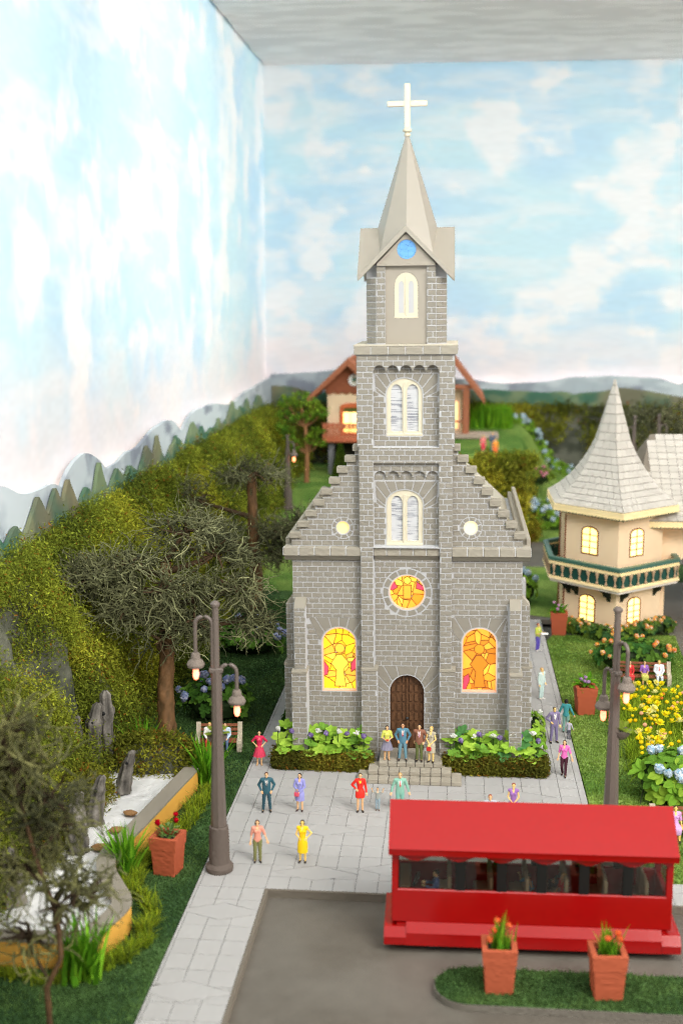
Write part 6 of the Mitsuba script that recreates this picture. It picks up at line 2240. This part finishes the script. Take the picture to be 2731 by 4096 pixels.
def daffodil(at, r, rng, col):
    f = MB()
    R_ = Rz(rng.uniform(0, 6)) @ Rx(rng.uniform(0.3, 0.9))
    for j in range(6):
        V, F, C = leaf_mesh(0.30, col=col, curl=-0.15, n=3)
        f.add((V * r) @ (Rz(j * PI / 3) @ Ry(-0.25)).T @ R_.T + at, F, C)
    v, ff_, c = MB(np.array(col) * [1, 0.9, 0.7]).lathe([(0.03, 0.0), (0.10, 0.16), (0.13, 0.2), (0.08, 0.17), (0.02, 0.06)], 8).data()
    f.add((v * r / 0.26) @ R_.T + at, ff_, c)
    f.tube([np.asarray(at) - [0, 0, 0.75], at], [0.018, 0.018], 4, col=(0.15, 0.25, 0.03))
    return f


for q_, p in enumerate(in_poly(bed.buffer(-0.25), 420, rng)[:290]):
    z = rng.uniform(0.78, 1.08)
    at = np.array([p[0], p[1], z])
    t = rng.random()
    if t < 0.42:
        f = daffodil(at, rng.uniform(0.20, 0.29), rng, srgb(255, 236, 50) if rng.random() < 0.75 else srgb(252, 246, 160))
        kk = 'daffodil'
    else:
        f = MB(srgb(255, 200, 30)).man(sphere(rng.uniform(0.08, 0.12), at, n=8), srgb(*[(255, 222, 40), (255, 206, 30), (245, 190, 150), (240, 130, 70)][rng.choice(4, p=[0.55, 0.25, 0.13, 0.07])]))
        f.tube([at - [0, 0, 0.75], at], [0.018, 0.018], 4, col=(0.15, 0.25, 0.03))
        kk = 'bud'
    add(name('flower_bed__' + kk), f, 'leafy')


# ------------------------------------------------------------------ people
SKIN = srgb(236, 188, 138, 0.9)
SKIN2 = srgb(222, 160, 116, 0.9)
HBLK, HBRN, HBLO, HRED = srgb(38, 32, 32), srgb(84, 54, 36), srgb(205, 160, 90), srgb(150, 70, 40)
ARMS = {  # elbow and wrist of a right-hand (x > 0) arm, the figure faces -y
    'down': ((0.25, 0.03, 1.15), (0.27, -0.05, 0.90)),
    'pocket': ((0.33, 0.09, 1.17), (0.22, -0.02, 0.95)),
    'hip': ((0.37, 0.06, 1.20), (0.19, -0.04, 1.05)),
    'front': ((0.27, -0.01, 1.15), (0.09, -0.21, 1.08)),
    'clasp': ((0.25, -0.03, 1.14), (0.03, -0.19, 0.94)),
    'out': ((0.30, 0.0, 1.17), (0.37, -0.08, 0.94)),
    'up': ((0.34, -0.04, 1.36), (0.40, -0.08, 1.62)),
    'wave': ((0.36, -0.05, 1.32), (0.34, -0.14, 1.58)),
    'tray': ((0.27, -0.05, 1.14), (0.20, -0.32, 1.16)),
    'back': ((0.26, 0.14, 1.17), (0.24, 0.16, 0.93)),
    'wheel': ((0.28, -0.12, 1.16), (0.16, -0.36, 1.22)),
    'lap': ((0.25, -0.03, 1.15), (0.12, -0.27, 1.02)),
}


def hull(*s):
    return m3.Manifold.batch_hull(list(s))


def hand(w, el, side):
    """Palm, four unequal bent fingers and a thumb, continuing the forearm from the wrist w."""
    w, el = np.asarray(w, float), np.asarray(el, float)
    d = unit(w - el)
    s = np.cross(d, [0, 1.0, 0])
    s = unit(s) if np.linalg.norm(s) > 0.2 else np.array([1.0, 0, 0])
    nn = np.cross(s, d)
    p = w + d * 0.085
    out = [hull(sphere(0.026, w, n=6), sphere(0.020, p + s * 0.028, n=6), sphere(0.020, p - s * 0.028, n=6))]
    for k, (o, L) in enumerate(((0.033, 0.062), (0.011, 0.074), (-0.011, 0.069), (-0.033, 0.052))):
        b = p + s * o
        kn = b + d * L * 0.55 - nn * 0.008 * 1
        t = kn + d * L * 0.40 - nn * 0.022
        out += [cap(b, kn, 0.0105, 0.0100, 6), cap(kn, t, 0.0100, 0.0085, 6)]
    b = w + d * 0.03 + s * 0.024 * side * -1
    out.append(cap(b, b + d * 0.05 - s * 0.03 * side - nn * 0.02, 0.013, 0.010, 6))
    return out


def person(at, face, label, hair=HBLK, skin=SKIN, arms=('down', 'down'), legs='stand', h=1.75, top=None, sleeve='long', bottom=('trousers', None), shirt=None, tie=None,
           shoes=srgb(40, 32, 30), hairstyle='short', jacket=False, item=None, vest=None, female=False, sit=None, belt=None, group=None, hem=0.80):
    k = name('person')
    tag(k, label, 'person', group)
    sc = h / 1.75
    c, s_ = math.cos(face), math.sin(face)
    drop = 0.0 if sit is None else sit / sc - 0.86
    base = np.asarray(at, float)

    def f(v):
        v = np.asarray(v, float) * sc
        return np.stack([v[:, 0] * c - v[:, 1] * s_, v[:, 0] * s_ + v[:, 1] * c, v[:, 2]], -1) + base

    def D(p):
        return np.asarray(p, float) + [0, 0, drop]
    sw = 0.165 if female else 0.195
    # joints
    J = {}
    for sd in (-1, 1):
        e, w = ARMS[arms[0 if sd < 0 else 1]]
        J['sh', sd] = D((sd * sw, 0.0, 1.43))
        J['el', sd] = D((sd * (e[0] - (0.02 if female else 0)), e[1], e[2]))
        J['wr', sd] = D((sd * w[0], w[1], w[2]))
        hp = D((sd * 0.088, 0.0, 0.90))
        J['hip', sd] = hp
        if sit is not None:
            J['kn', sd] = hp + [sd * 0.03, -0.44, 0.0]
            J['an', sd] = np.array([hp[0] + sd * 0.03, hp[1] - 0.46, max(hp[2] - 0.43, 0.075)])
        elif legs == 'stride':
            J['kn', sd] = np.array([sd * 0.085, -0.06 if sd > 0 else -0.10, 0.49])
            J['an', sd] = np.array([sd * 0.09, -0.12 if sd > 0 else 0.17, 0.085])
        elif legs == 'wide':
            J['kn', sd] = np.array([sd * 0.12, -0.02, 0.49])
            J['an', sd] = np.array([sd * 0.15, 0.01, 0.085])
        else:
            J['kn', sd] = np.array([sd * 0.095, -0.02, 0.49])
            J['an', sd] = np.array([sd * 0.10, 0.01, 0.085])
    chest = lambda g: sphere(1, D((0, 0.0, 1.31)), (0.155 + g, 0.105 + g, 0.16 + g), 14)  # noqa: E731
    waist = lambda g: sphere(1, D((0, 0.0, 1.09)), ((0.105 if female else 0.135) + g, 0.09 + g, 0.09 + g), 14)  # noqa: E731
    pelv = lambda g: sphere(1, D((0, 0.01, 0.93)), (0.158 + g, 0.105 + g, 0.10 + g), 14)  # noqa: E731
    shl = lambda g: hull(sphere(0.062 + g, J['sh', -1], n=10), sphere(0.062 + g, J['sh', 1], n=10), sphere(0.07 + g, D((0, 0.01, 1.44)), n=10), sphere(0.10 + g * 0.6, D((0, 0, 1.33)), n=10))  # noqa: E731
    # body
    B = [hull(chest(0), waist(0)), hull(waist(0), pelv(0)), shl(0)]
    if female:
        B += [sphere(0.06, D((sd * 0.065, -0.085, 1.30)), n=10) for sd in (-1, 1)]
    hd = D((0, -0.015, 1.63))
    B += [cap(D((0, 0.01, 1.44)), D((0, -0.005, 1.56)), 0.052, 0.046)]
    B += [sphere(1, hd + [0, 0.012, 0.02], (0.074, 0.092, 0.098), 16), hull(sphere(0.055, hd + [0, -0.03, -0.03], n=10), sphere(0.032, hd + [0, -0.058, -0.082], n=10), sphere(0.05, hd + [0, 0.02, -0.04], n=10))]
    B += [cap(hd + [0, -0.082, 0.012], hd + [0, -0.102, -0.022], 0.010, 0.015, 8), sphere(0.014, hd + [0, -0.086, -0.056], (1.6, 0.6, 0.5), 8)]
    for sd in (-1, 1):
        B.append(sphere(0.026, hd + [sd * 0.076, 0.012, -0.005], (0.4, 0.8, 1.1), 8))
        B += [cap(J['sh', sd], J['el', sd], 0.050 if not female else 0.042, 0.040 if not female else 0.034), cap(J['el', sd], J['wr', sd], 0.038 if not female else 0.033, 0.026)]
        B += hand(J['wr', sd], J['el', sd], sd)
        B += [cap(J['hip', sd], J['kn', sd], 0.085, 0.055), cap(J['kn', sd], J['kn', sd] * 0.6 + J['an', sd] * 0.4 + [0, 0.012, 0], 0.052, 0.055), cap(J['kn', sd] * 0.6 + J['an', sd] * 0.4 + [0, 0.012, 0], J['an', sd], 0.054, 0.034)]
        a = J['an', sd]
        B.append(hull(sphere(0.036, a + [0, 0.02, -0.035], n=8), sphere(0.03, a + [sd * 0.02, -0.13, -0.052], n=8), sphere(0.034, a, n=8)))
    add(k + '__body', MB(skin).man(union(B)), 'satin', smooth=50, f=f)
    ey = MB(srgb(40, 28, 24))
    for sd in (-1, 1):
        ey.man(sphere(0.011, hd + [sd * 0.030, -0.076, 0.016], (1.2, 0.6, 0.8), 8))
        ey.rbox(hd[0] + sd * 0.03 - 0.016, hd[0] + sd * 0.03 + 0.016, hd[1] - 0.088, hd[1] - 0.074, hd[2] + 0.036, hd[2] + 0.041, 0.001)
    add(k + '__eyes', ey, 'satin', f=f)
    # hair
    H = [sphere(1, hd + [0, 0.026, 0.038], (0.083, 0.092, 0.088), 14)]
    face_cut = m3.Manifold.cube([0.3, 0.2, 0.2], True).translate([float(hd[0]), float(hd[1] - 0.118), float(hd[2] - 0.035)])
    if hairstyle == 'long':
        H += [hull(sphere(0.07, hd + [0, 0.05, 0.0], n=10), sphere(0.06, hd + [0, 0.06, -0.17], n=10), sphere(0.045, hd + [-0.05, 0.045, -0.12], n=8), sphere(0.045, hd + [0.05, 0.045, -0.12], n=8))]
    elif hairstyle == 'bob':
        H += [hull(sphere(0.06, hd + [-0.045, 0.03, -0.03], n=10), sphere(0.06, hd + [0.045, 0.03, -0.03], n=10), sphere(0.06, hd + [0, 0.055, -0.05], n=10), sphere(0.07, hd + [0, 0.03, 0.05], n=10))]
    elif hairstyle == 'bun':
        H += [sphere(0.05, hd + [0, 0.105, 0.05], n=10)]
    add(k + '__hair', MB(hair).man(union(H) - face_cut), 'matte', smooth=60, f=f)
    # lower clothes
    kind, bc = bottom
    if kind == 'trousers':
        L_ = [hull(pelv(0.014), sphere(0.12, D((0, 0, 1.0)), (1.1, 0.85, 0.5), 10))]
        for sd in (-1, 1):
            L_ += [cap(J['hip', sd], J['kn', sd], 0.100, 0.072), cap(J['kn', sd], J['an', sd] + [0, 0.0, 0.02], 0.070, 0.058)]
        add(k + '__trousers', MB(bc).man(union(L_)), 'matte', smooth=50, f=f)
    elif kind in ('skirt', 'pleats'):
        z1 = hem if hem < 0.8 else 0.5
        if sit is None:
            n = 40
            aa = np.arange(n) * 2 * PI / n
            rows_ = []
            for t in np.linspace(0, 1, 8):
                z = 1.05 + (z1 - 1.05) * t
                fl = 0.30 if kind == 'pleats' else (0.205 if z1 > 0.45 else 0.20)
                rx = 0.125 + (fl - 0.125) * min(1, t * (1.0 if kind == 'pleats' else 2.4)) ** 0.8
                rx = max(rx, 0.18 if 0.2 < t < 0.45 else 0)
                pl = 1 + (0.07 * t * np.cos(aa * 10) if kind == 'pleats' else 0.015 * np.cos(aa * 5))
                rows_.append(np.stack([rx * np.cos(aa) * pl, rx * 0.78 * np.sin(aa) * pl, aa * 0 + z], 1))
            V = np.concatenate(rows_ + [np.array([[0, 0, z1 + 0.03], [0, 0, 1.06]])])
            i, j = np.arange(n), (np.arange(n) + 1) % n
            F = [np.vstack([np.stack([r * n + i, (r + 1) * n + i, (r + 1) * n + j], 1), np.stack([r * n + i, (r + 1) * n + j, r * n + j], 1)]) for r in range(7)]
            F += [np.stack([7 * n + j, 7 * n + i, i * 0 + 8 * n], 1), np.stack([i, j, i * 0 + 8 * n + 1], 1)]
            add(k + '__skirt', MB(bc).add(V, np.vstack(F)), 'matte', smooth=40, f=f)
        else:
            L_ = [hull(pelv(0.02), sphere(0.115, J['kn', -1] * 0.75 + J['hip', -1] * 0.25, n=10), sphere(0.115, J['kn', 1] * 0.75 + J['hip', 1] * 0.25, n=10)),
                  hull(sphere(0.10, J['kn', -1], n=8), sphere(0.10, J['kn', 1], n=8), sphere(0.075, J['kn', -1] * 0.6 + J['an', -1] * 0.4, n=8), sphere(0.075, J['kn', 1] * 0.6 + J['an', 1] * 0.4, n=8))]
            add(k + '__skirt', MB(bc).man(union(L_)), 'matte', smooth=50, f=f)
    # shoes
    for sd in (-1, 1):
        a = J['an', sd]
        sh = hull(sphere(0.044, a + [0, 0.02, -0.036], (1, 1.1, 0.9), 8), sphere(0.040, a + [sd * 0.022, -0.14, -0.052], (1, 1.2, 0.75), 8), sphere(0.04, a + [0, -0.02, -0.02], n=8))
        add(name(k + '__shoe'), MB(shoes).man(sh), 'satin', smooth=50, f=f)
    # top
    if top is not None:
        g = 0.022 if jacket else 0.012
        U = [hull(chest(g), waist(g + (0.014 if jacket else 0))), hull(waist(g + (0.014 if jacket else 0)), pelv(g + 0.004)), shl(g)]
        if jacket:
            U.append(hull(pelv(0.03), sphere(0.16, D((0, 0.01, 0.83)), (1.06, 0.75, 0.35), 12)))
        if female:
            U += [sphere(0.07, D((sd * 0.065, -0.085, 1.30)), n=10) for sd in (-1, 1)]
        for sd in (-1, 1):
            if sleeve != 'none':
                U.append(cap(J['sh', sd], J['el', sd], 0.064 + g * 0.4, 0.054 + g * 0.3))
            if sleeve == 'long':
                U.append(cap(J['el', sd], J['wr', sd] * 0.93 + J['el', sd] * 0.07, 0.052 + g * 0.3, 0.042))
        body = union(U)
        neck = hull(sphere(0.055, D((0, -0.03, 1.47)), n=8), sphere(0.045, D((0, -0.16, 1.40)), n=8), sphere(0.03, D((0, -0.2, 1.30)), n=8))
        front = None
        if shirt is not None:
            zb = 0.98 if jacket else 1.15
            front = hull(sphere(0.06, D((0, -0.10, 1.47)), n=8), sphere(0.012, D((-0.02, -0.2, zb)), n=6), sphere(0.012, D((0.02, -0.2, zb)), n=6), sphere(0.055, D((0, -0.2, 1.40)), n=8))
            inner = union([hull(chest(g + 0.004), waist(g + (0.018 if jacket else 0.004))), hull(waist(g + (0.018 if jacket else 0.004)), pelv(g + 0.006)), shl(g + 0.004)])
            add(k + '__shirt', MB(shirt).man((inner ^ front) - neck.translate([0, -0.02, 0.03])), 'matte', f=f)
            if vest is not None:
                vs = front ^ m3.Manifold.cube([0.5, 0.6, 0.3], True).translate([0, 0, float(1.08 + drop)])
                in2 = union([hull(chest(g + 0.008), waist(g + (0.022 if jacket else 0.008))), hull(waist(g + (0.022 if jacket else 0.008)), pelv(g + 0.01))])
                add(k + '__vest', MB(vest).man(in2 ^ vs), 'matte', f=f)
        else:
            body = body - neck
        add(k + ('__jacket' if jacket else '__top'), MB(top).man(body), 'matte', smooth=50, f=f)
        if tie is not None:
            tm = MB(tie)
            zz0 = D((0, 0, 1.42))[2]
            tm.add(np.array([(-0.014, -0.118, zz0), (0.014, -0.118, zz0), (0.026, -0.150, zz0 - 0.20), (0, -0.148, zz0 - 0.26), (-0.026, -0.150, zz0 - 0.20), (-0.014, -0.10, zz0), (0.014, -0.10, zz0), (0.026, -0.12, zz0 - 0.20), (0, -0.12, zz0 - 0.26), (-0.026, -0.12, zz0 - 0.2)]),
                   np.array([[0, 4, 3], [0, 3, 1], [1, 3, 2], [0, 5, 9], [0, 9, 4], [1, 2, 7], [1, 7, 6], [2, 3, 8], [2, 8, 7], [3, 4, 9], [3, 9, 8], [0, 1, 6], [0, 6, 5]]))
            add(k + '__tie', tm, 'matte', f=f)
        if belt is not None:
            add(k + '__belt', MB(belt).man(hull(sphere(1, D((0, 0, 1.05)), (0.142, 0.108, 0.025), 14))), 'satin', smooth=50, f=f)
    if item is not None:
        what, ic = item
        ik = name({'bag': 'handbag', 'tray': 'tray', 'book': 'booklet'}[what])
        if what == 'bag':
            w = J['wr', -1] + [0, -0.03, -0.12]
            m_ = MB(ic).rbox(w[0] - 0.11, w[0] + 0.11, w[1] - 0.045, w[1] + 0.045, w[2] - 0.20, w[2] - 0.02, 0.03)
            a = np.linspace(0, PI, 9)
            m_.tube(np.stack([w[0] + 0.07 * np.cos(a), a * 0 + w[1], w[2] - 0.03 + 0.10 * np.sin(a)], 1), 0.010, 5)
        elif what == 'tray':
            w = (J['wr', -1] + J['wr', 1]) / 2 + [0, -0.14, 0.04]
            m_ = MB(ic).rbox(w[0] - 0.24, w[0] + 0.24, w[1] - 0.16, w[1] + 0.16, w[2] - 0.012, w[2] + 0.03, 0.01)
        else:
            w = (J['wr', -1] + J['wr', 1]) / 2 + [0, -0.08, 0.02]
            m_ = MB(ic).rbox(w[0] - 0.06, w[0] + 0.06, w[1] - 0.04, w[1] + 0.04, w[2] - 0.035, w[2] + 0.035, 0.01)
        add(ik, m_, 'satin', f=f)
        return k, ik
    return k


W_ = srgb(236, 232, 226)
TEAL, BLU = srgb(52, 92, 104), srgb(84, 128, 148)
CRIM = srgb(205, 40, 80)
person((-8.86, 55.55, 0), 0.12, 'woman in a crimson dress standing at the left corner of the hedge', hairstyle='bob', top=CRIM, bottom=('pleats', srgb(206, 60, 88)), arms=('hip', 'hip'), female=True, h=1.66, shirt=srgb(220, 120, 120), shoes=SKIN * 0.8, hem=0.45, sleeve='short')
person((-7.72, 50.2, 0), 0.15, 'man in a dark teal suit with one hand in his pocket', hair=HBRN, top=TEAL, jacket=True, shirt=W_, tie=srgb(60, 60, 70), bottom=('trousers', srgb(48, 78, 90)), arms=('pocket', 'pocket'), legs='wide')
r = person((-6.33, 50.4, 0), -0.10, 'woman in a lilac coat dress with long dark hair', hair=HBLK, hairstyle='long', top=srgb(148, 148, 208), bottom=('skirt', srgb(150, 150, 208)), arms=('front', 'clasp'), female=True, h=1.68, hem=0.5, shoes=srgb(50, 30, 30), item=('bag', srgb(208, 70, 95)))
tag(r[1], 'pink red handbag held by the woman in the lilac coat dress', 'handbag')
person((-3.78, 50.55, 0), 0.10, 'woman in a short red dress leading the child', hair=HBLK, hairstyle='bun', top=srgb(226, 48, 36), bottom=('skirt', srgb(226, 52, 38)), arms=('hip', 'down'), female=True, hem=0.66, h=1.72, shirt=srgb(205, 215, 70), shoes=srgb(40, 30, 28))
person((-3.05, 50.75, 0), 0.0, 'small child in grey with both arms raised between two adults', hair=HBRN, top=srgb(152, 156, 150), bottom=('trousers', srgb(140, 160, 170)), arms=('up', 'up'), sleeve='short', h=1.02, shoes=srgb(90, 70, 60))
person((-2.10, 50.65, 0), 0.12, 'man in a mint green suit with a red tie in front of the steps', hair=srgb(190, 150, 90), top=srgb(132, 180, 160), jacket=True, shirt=W_, tie=srgb(210, 60, 50), bottom=('trousers', srgb(120, 176, 160)), arms=('out', 'out'), shoes=srgb(230, 230, 225))
person((-7.35, 45.35, 0), 0.20, 'woman in a pink blouse and olive trousers nearest the left lamp', hair=HBRN, hairstyle='bob', top=srgb(222, 150, 128), bottom=('trousers', srgb(122, 122, 76)), arms=('down', 'out'), sleeve='short', female=True, h=1.72, skin=SKIN)
person((-5.62, 45.5, 0), -0.05, 'woman in a yellow dress with short black hair', hair=HBLK, hairstyle='bob', top=srgb(246, 200, 22), bottom=('skirt', srgb(248, 204, 24)), arms=('front', 'hip'), sleeve='none', female=True, hem=0.42, h=1.72, skin=srgb(244, 205, 110))
zl = 0.62
r = person((-2.90, 55.15, zl), 0.10, 'woman in a lime cardigan and grey pleated skirt on the top step', hair=HBLK, hairstyle='bob', top=srgb(206, 208, 96), bottom=('pleats', srgb(134, 130, 148)), arms=('front', 'front'), shirt=srgb(244, 215, 130), female=True, hem=0.52, h=1.62, shoes=SKIN * 0.8, sleeve='short', item=('book', srgb(200, 40, 40)))
tag(r[1], 'small red purse held by the woman in the lime cardigan', 'purse')
person((-2.18, 55.10, zl), 0.03, 'man in a blue grey suit with a purple waistcoat on the top step', hair=HBLK, skin=SKIN2, top=BLU, jacket=True, shirt=W_, vest=srgb(136, 84, 140), tie=srgb(190, 30, 50), bottom=('trousers', srgb(104, 142, 156)), arms=('pocket', 'pocket'), legs='wide', h=1.78)
person((-1.42, 55.05, zl), -0.08, 'man in a brown jacket and olive trousers on the top step', hair=HBLK, top=srgb(140, 94, 74), jacket=True, shirt=W_, tie=srgb(190, 130, 150), bottom=('trousers', srgb(98, 106, 62)), arms=('back', 'pocket'), h=1.76)
r = person((-0.88, 54.98, zl), -0.35, 'woman in a sleeveless grey beige dress on the right of the top step', hair=HBLO, hairstyle='bun', top=srgb(176, 168, 146), bottom=('skirt', srgb(182, 174, 152)), arms=('clasp', 'clasp'), sleeve='none', female=True, hem=0.5, h=1.70, skin=srgb(244, 205, 130), item=('bag', srgb(200, 48, 40)))
tag(r[1], 'small red handbag held by the woman in the grey beige dress', 'handbag')
person((1.62, 48.6, 0), 0.05, 'man in a pale grey suit half hidden behind the red bus roof', hair=HRED, top=srgb(176, 182, 190), jacket=True, shirt=W_, bottom=('trousers', srgb(168, 174, 182)), arms=('pocket', 'down'))
r = person((2.62, 50.0, 0), -0.05, 'woman in a purple dress standing behind the red bus roof', hair=HRED, hairstyle='bun', top=srgb(158, 112, 178), bottom=('skirt', srgb(150, 106, 172)), arms=('clasp', 'clasp'), sleeve='none', female=True, hem=0.5, h=1.72, skin=srgb(244, 205, 130), item=('bag', srgb(190, 195, 205)))
tag(r[1], 'pale grey handbag held by the woman in the purple dress', 'handbag')
person((5.15, 55.4, 0), -0.25, 'woman in a pink blouse and dark wine trousers walking on the right path', hair=HBLK, hairstyle='long', top=srgb(222, 110, 180), bottom=('trousers', srgb(66, 30, 42)), arms=('down', 'out'), legs='stride', sleeve='short', female=True, h=1.72, shoes=srgb(48, 26, 30))
person((5.02, 59.8, 0), 0.30, 'man in a purple grey suit on the right path', hair=HBLK, top=srgb(128, 116, 150), jacket=True, shirt=W_, bottom=('trousers', srgb(120, 110, 146)), arms=('hip', 'down'), legs='wide', h=1.82, skin=srgb(240, 200, 130))
person((5.72, 61.3, 0), PI - 0.3, 'woman in teal seen from behind on the right path', hair=HBLK, hairstyle='bob', top=srgb(64, 142, 146), bottom=('trousers', srgb(120, 162, 152)), arms=('out', 'out'), female=True, h=1.76)
person((5.80, 60.35, 0), 2.6, 'small child in dark grey beside the woman in teal', hair=HBLK, top=srgb(190, 186, 200), bottom=('trousers', srgb(92, 92, 104)), arms=('out', 'out'), h=0.98, shoes=srgb(40, 40, 46))
person((4.85, 66.6, 0), 0.9, 'man in a pale mint suit on the right path beside the church wall', hair=HBLO, top=srgb(206, 224, 218), jacket=True, bottom=('trousers', srgb(198, 220, 216)), arms=('down', 'down'), shoes=W_, h=1.78, skin=srgb(240, 200, 130))
r = person((5.25, 76.2, 0), 0.9, 'waiter in a lime top and violet trousers far back on the right path', hair=HRED, top=srgb(196, 206, 84), bottom=('trousers', srgb(96, 82, 178)), arms=('tray', 'tray'), shirt=W_, sleeve='short', shoes=W_, h=1.76)
r2 = r
tray = name('tray')
add(tray, MB(srgb(240, 240, 238)).rbox(5.42, 5.86, 75.72, 76.05, 1.16, 1.21, 0.01), 'satin')
tag(tray, 'white tray carried by the waiter in the lime top', 'tray')
person((10.75, 69.55, 0), 0.0, 'seated woman in a purple blouse and yellow green skirt on the far bench', hair=HBLK, hairstyle='bob', top=srgb(154, 106, 192), bottom=('skirt', srgb(196, 196, 96)), arms=('lap', 'lap'), female=True, sit=0.60, h=1.66, sleeve='short')
person((11.55, 69.55, 0), 0.0, 'seated man in a white suit with a red tie on the far bench', hair=HBLO, top=srgb(226, 228, 236), jacket=True, shirt=W_, tie=srgb(205, 50, 60), bottom=('trousers', srgb(222, 226, 236)), arms=('lap', 'lap'), sit=0.60, h=1.78, skin=srgb(244, 205, 130))
person((9.95, 69.55, 0), 0.1, 'seated woman in red on the far bench behind the right lamp', hair=HBLK, hairstyle='bob', top=srgb(205, 54, 56), bottom=('skirt', srgb(205, 60, 60)), arms=('lap', 'lap'), female=True, sit=0.60, h=1.64)
person((9.0, 48.8, 0), 0.0, 'seated woman in a lilac suit on the bench at the right edge', hair=HBLK, hairstyle='bun', top=srgb(206, 158, 208), bottom=('skirt', srgb(204, 162, 208)), arms=('wave', 'down'), female=True, sit=0.60, h=1.72, skin=srgb(244, 205, 110), sleeve='short')
person((-11.5, 57.05, 0), 0.1, 'seated person in a white shirt on the left bench', hair=HBLO, top=W_, jacket=True, shirt=W_, bottom=('trousers', srgb(190, 60, 50)), arms=('lap', 'lap'), sit=0.60, h=1.72)
person((-10.75, 57.1, 0), 0.1, 'seated person in a pale blue shirt on the left bench', hair=HBLK, top=srgb(196, 214, 232), jacket=True, bottom=('trousers', srgb(90, 110, 140)), arms=('lap', 'lap'), sit=0.60, h=1.7)
for x, y, lab, tc, bc, hs, ang in ((2.55, 116.0, 'person in pink and white on the hill lawn, left of three', srgb(235, 130, 130), srgb(214, 66, 84), 'bob', 0.4), (3.45, 117.2, 'person in dark blue grey on the hill lawn, middle of three', srgb(88, 104, 130), srgb(104, 112, 124), 'short', -0.3), (3.62, 114.6, 'person in orange on the hill lawn, right of three', srgb(255, 160, 66), srgb(250, 120, 62), 'bob', 0.2)):
    person((x, y, float(hz(x, y))), ang, lab, hair=HBLO, hairstyle=hs, top=tc, bottom=('skirt', bc) if hs == 'bob' else ('trousers', bc), female=hs == 'bob', hem=0.45, h=1.82)
# in the bus
bs = lambda x, y: BUS(np.array([[x, y, 1.12]]))[0]  # noqa: E731
person(bs(1.62, 0.85), -PI / 2 + 0.02, 'bus driver in a blue shirt behind the steering wheel', hair=HBLK, top=srgb(70, 92, 140), bottom=('trousers', srgb(60, 74, 110)), arms=('wheel', 'wheel'), sit=0.62, h=1.72)
person(bs(4.72, 0.95), -PI / 2 + 0.55, 'passenger in a sky blue top waving from the middle of the bus', hair=HBLK, top=srgb(80, 160, 196), bottom=('trousers', srgb(70, 90, 120)), arms=('wave', 'wave'), sit=0.62, h=1.6, sleeve='short')
person(bs(5.92, 0.95), -PI / 2 + 0.45, 'passenger in a red dress seated in the bus', hair=HBLO, hairstyle='bob', top=srgb(222, 48, 38), bottom=('skirt', srgb(222, 56, 40)), arms=('lap', 'lap'), female=True, sit=0.62, h=1.7, sleeve='short')
person(bs(6.0, 1.85), -PI / 2, 'passenger in grey on the far side of the bus behind the red dress', hair=HRED, top=srgb(110, 110, 116), bottom=('trousers', srgb(70, 70, 80)), arms=('lap', 'lap'), sit=0.62, h=1.74)
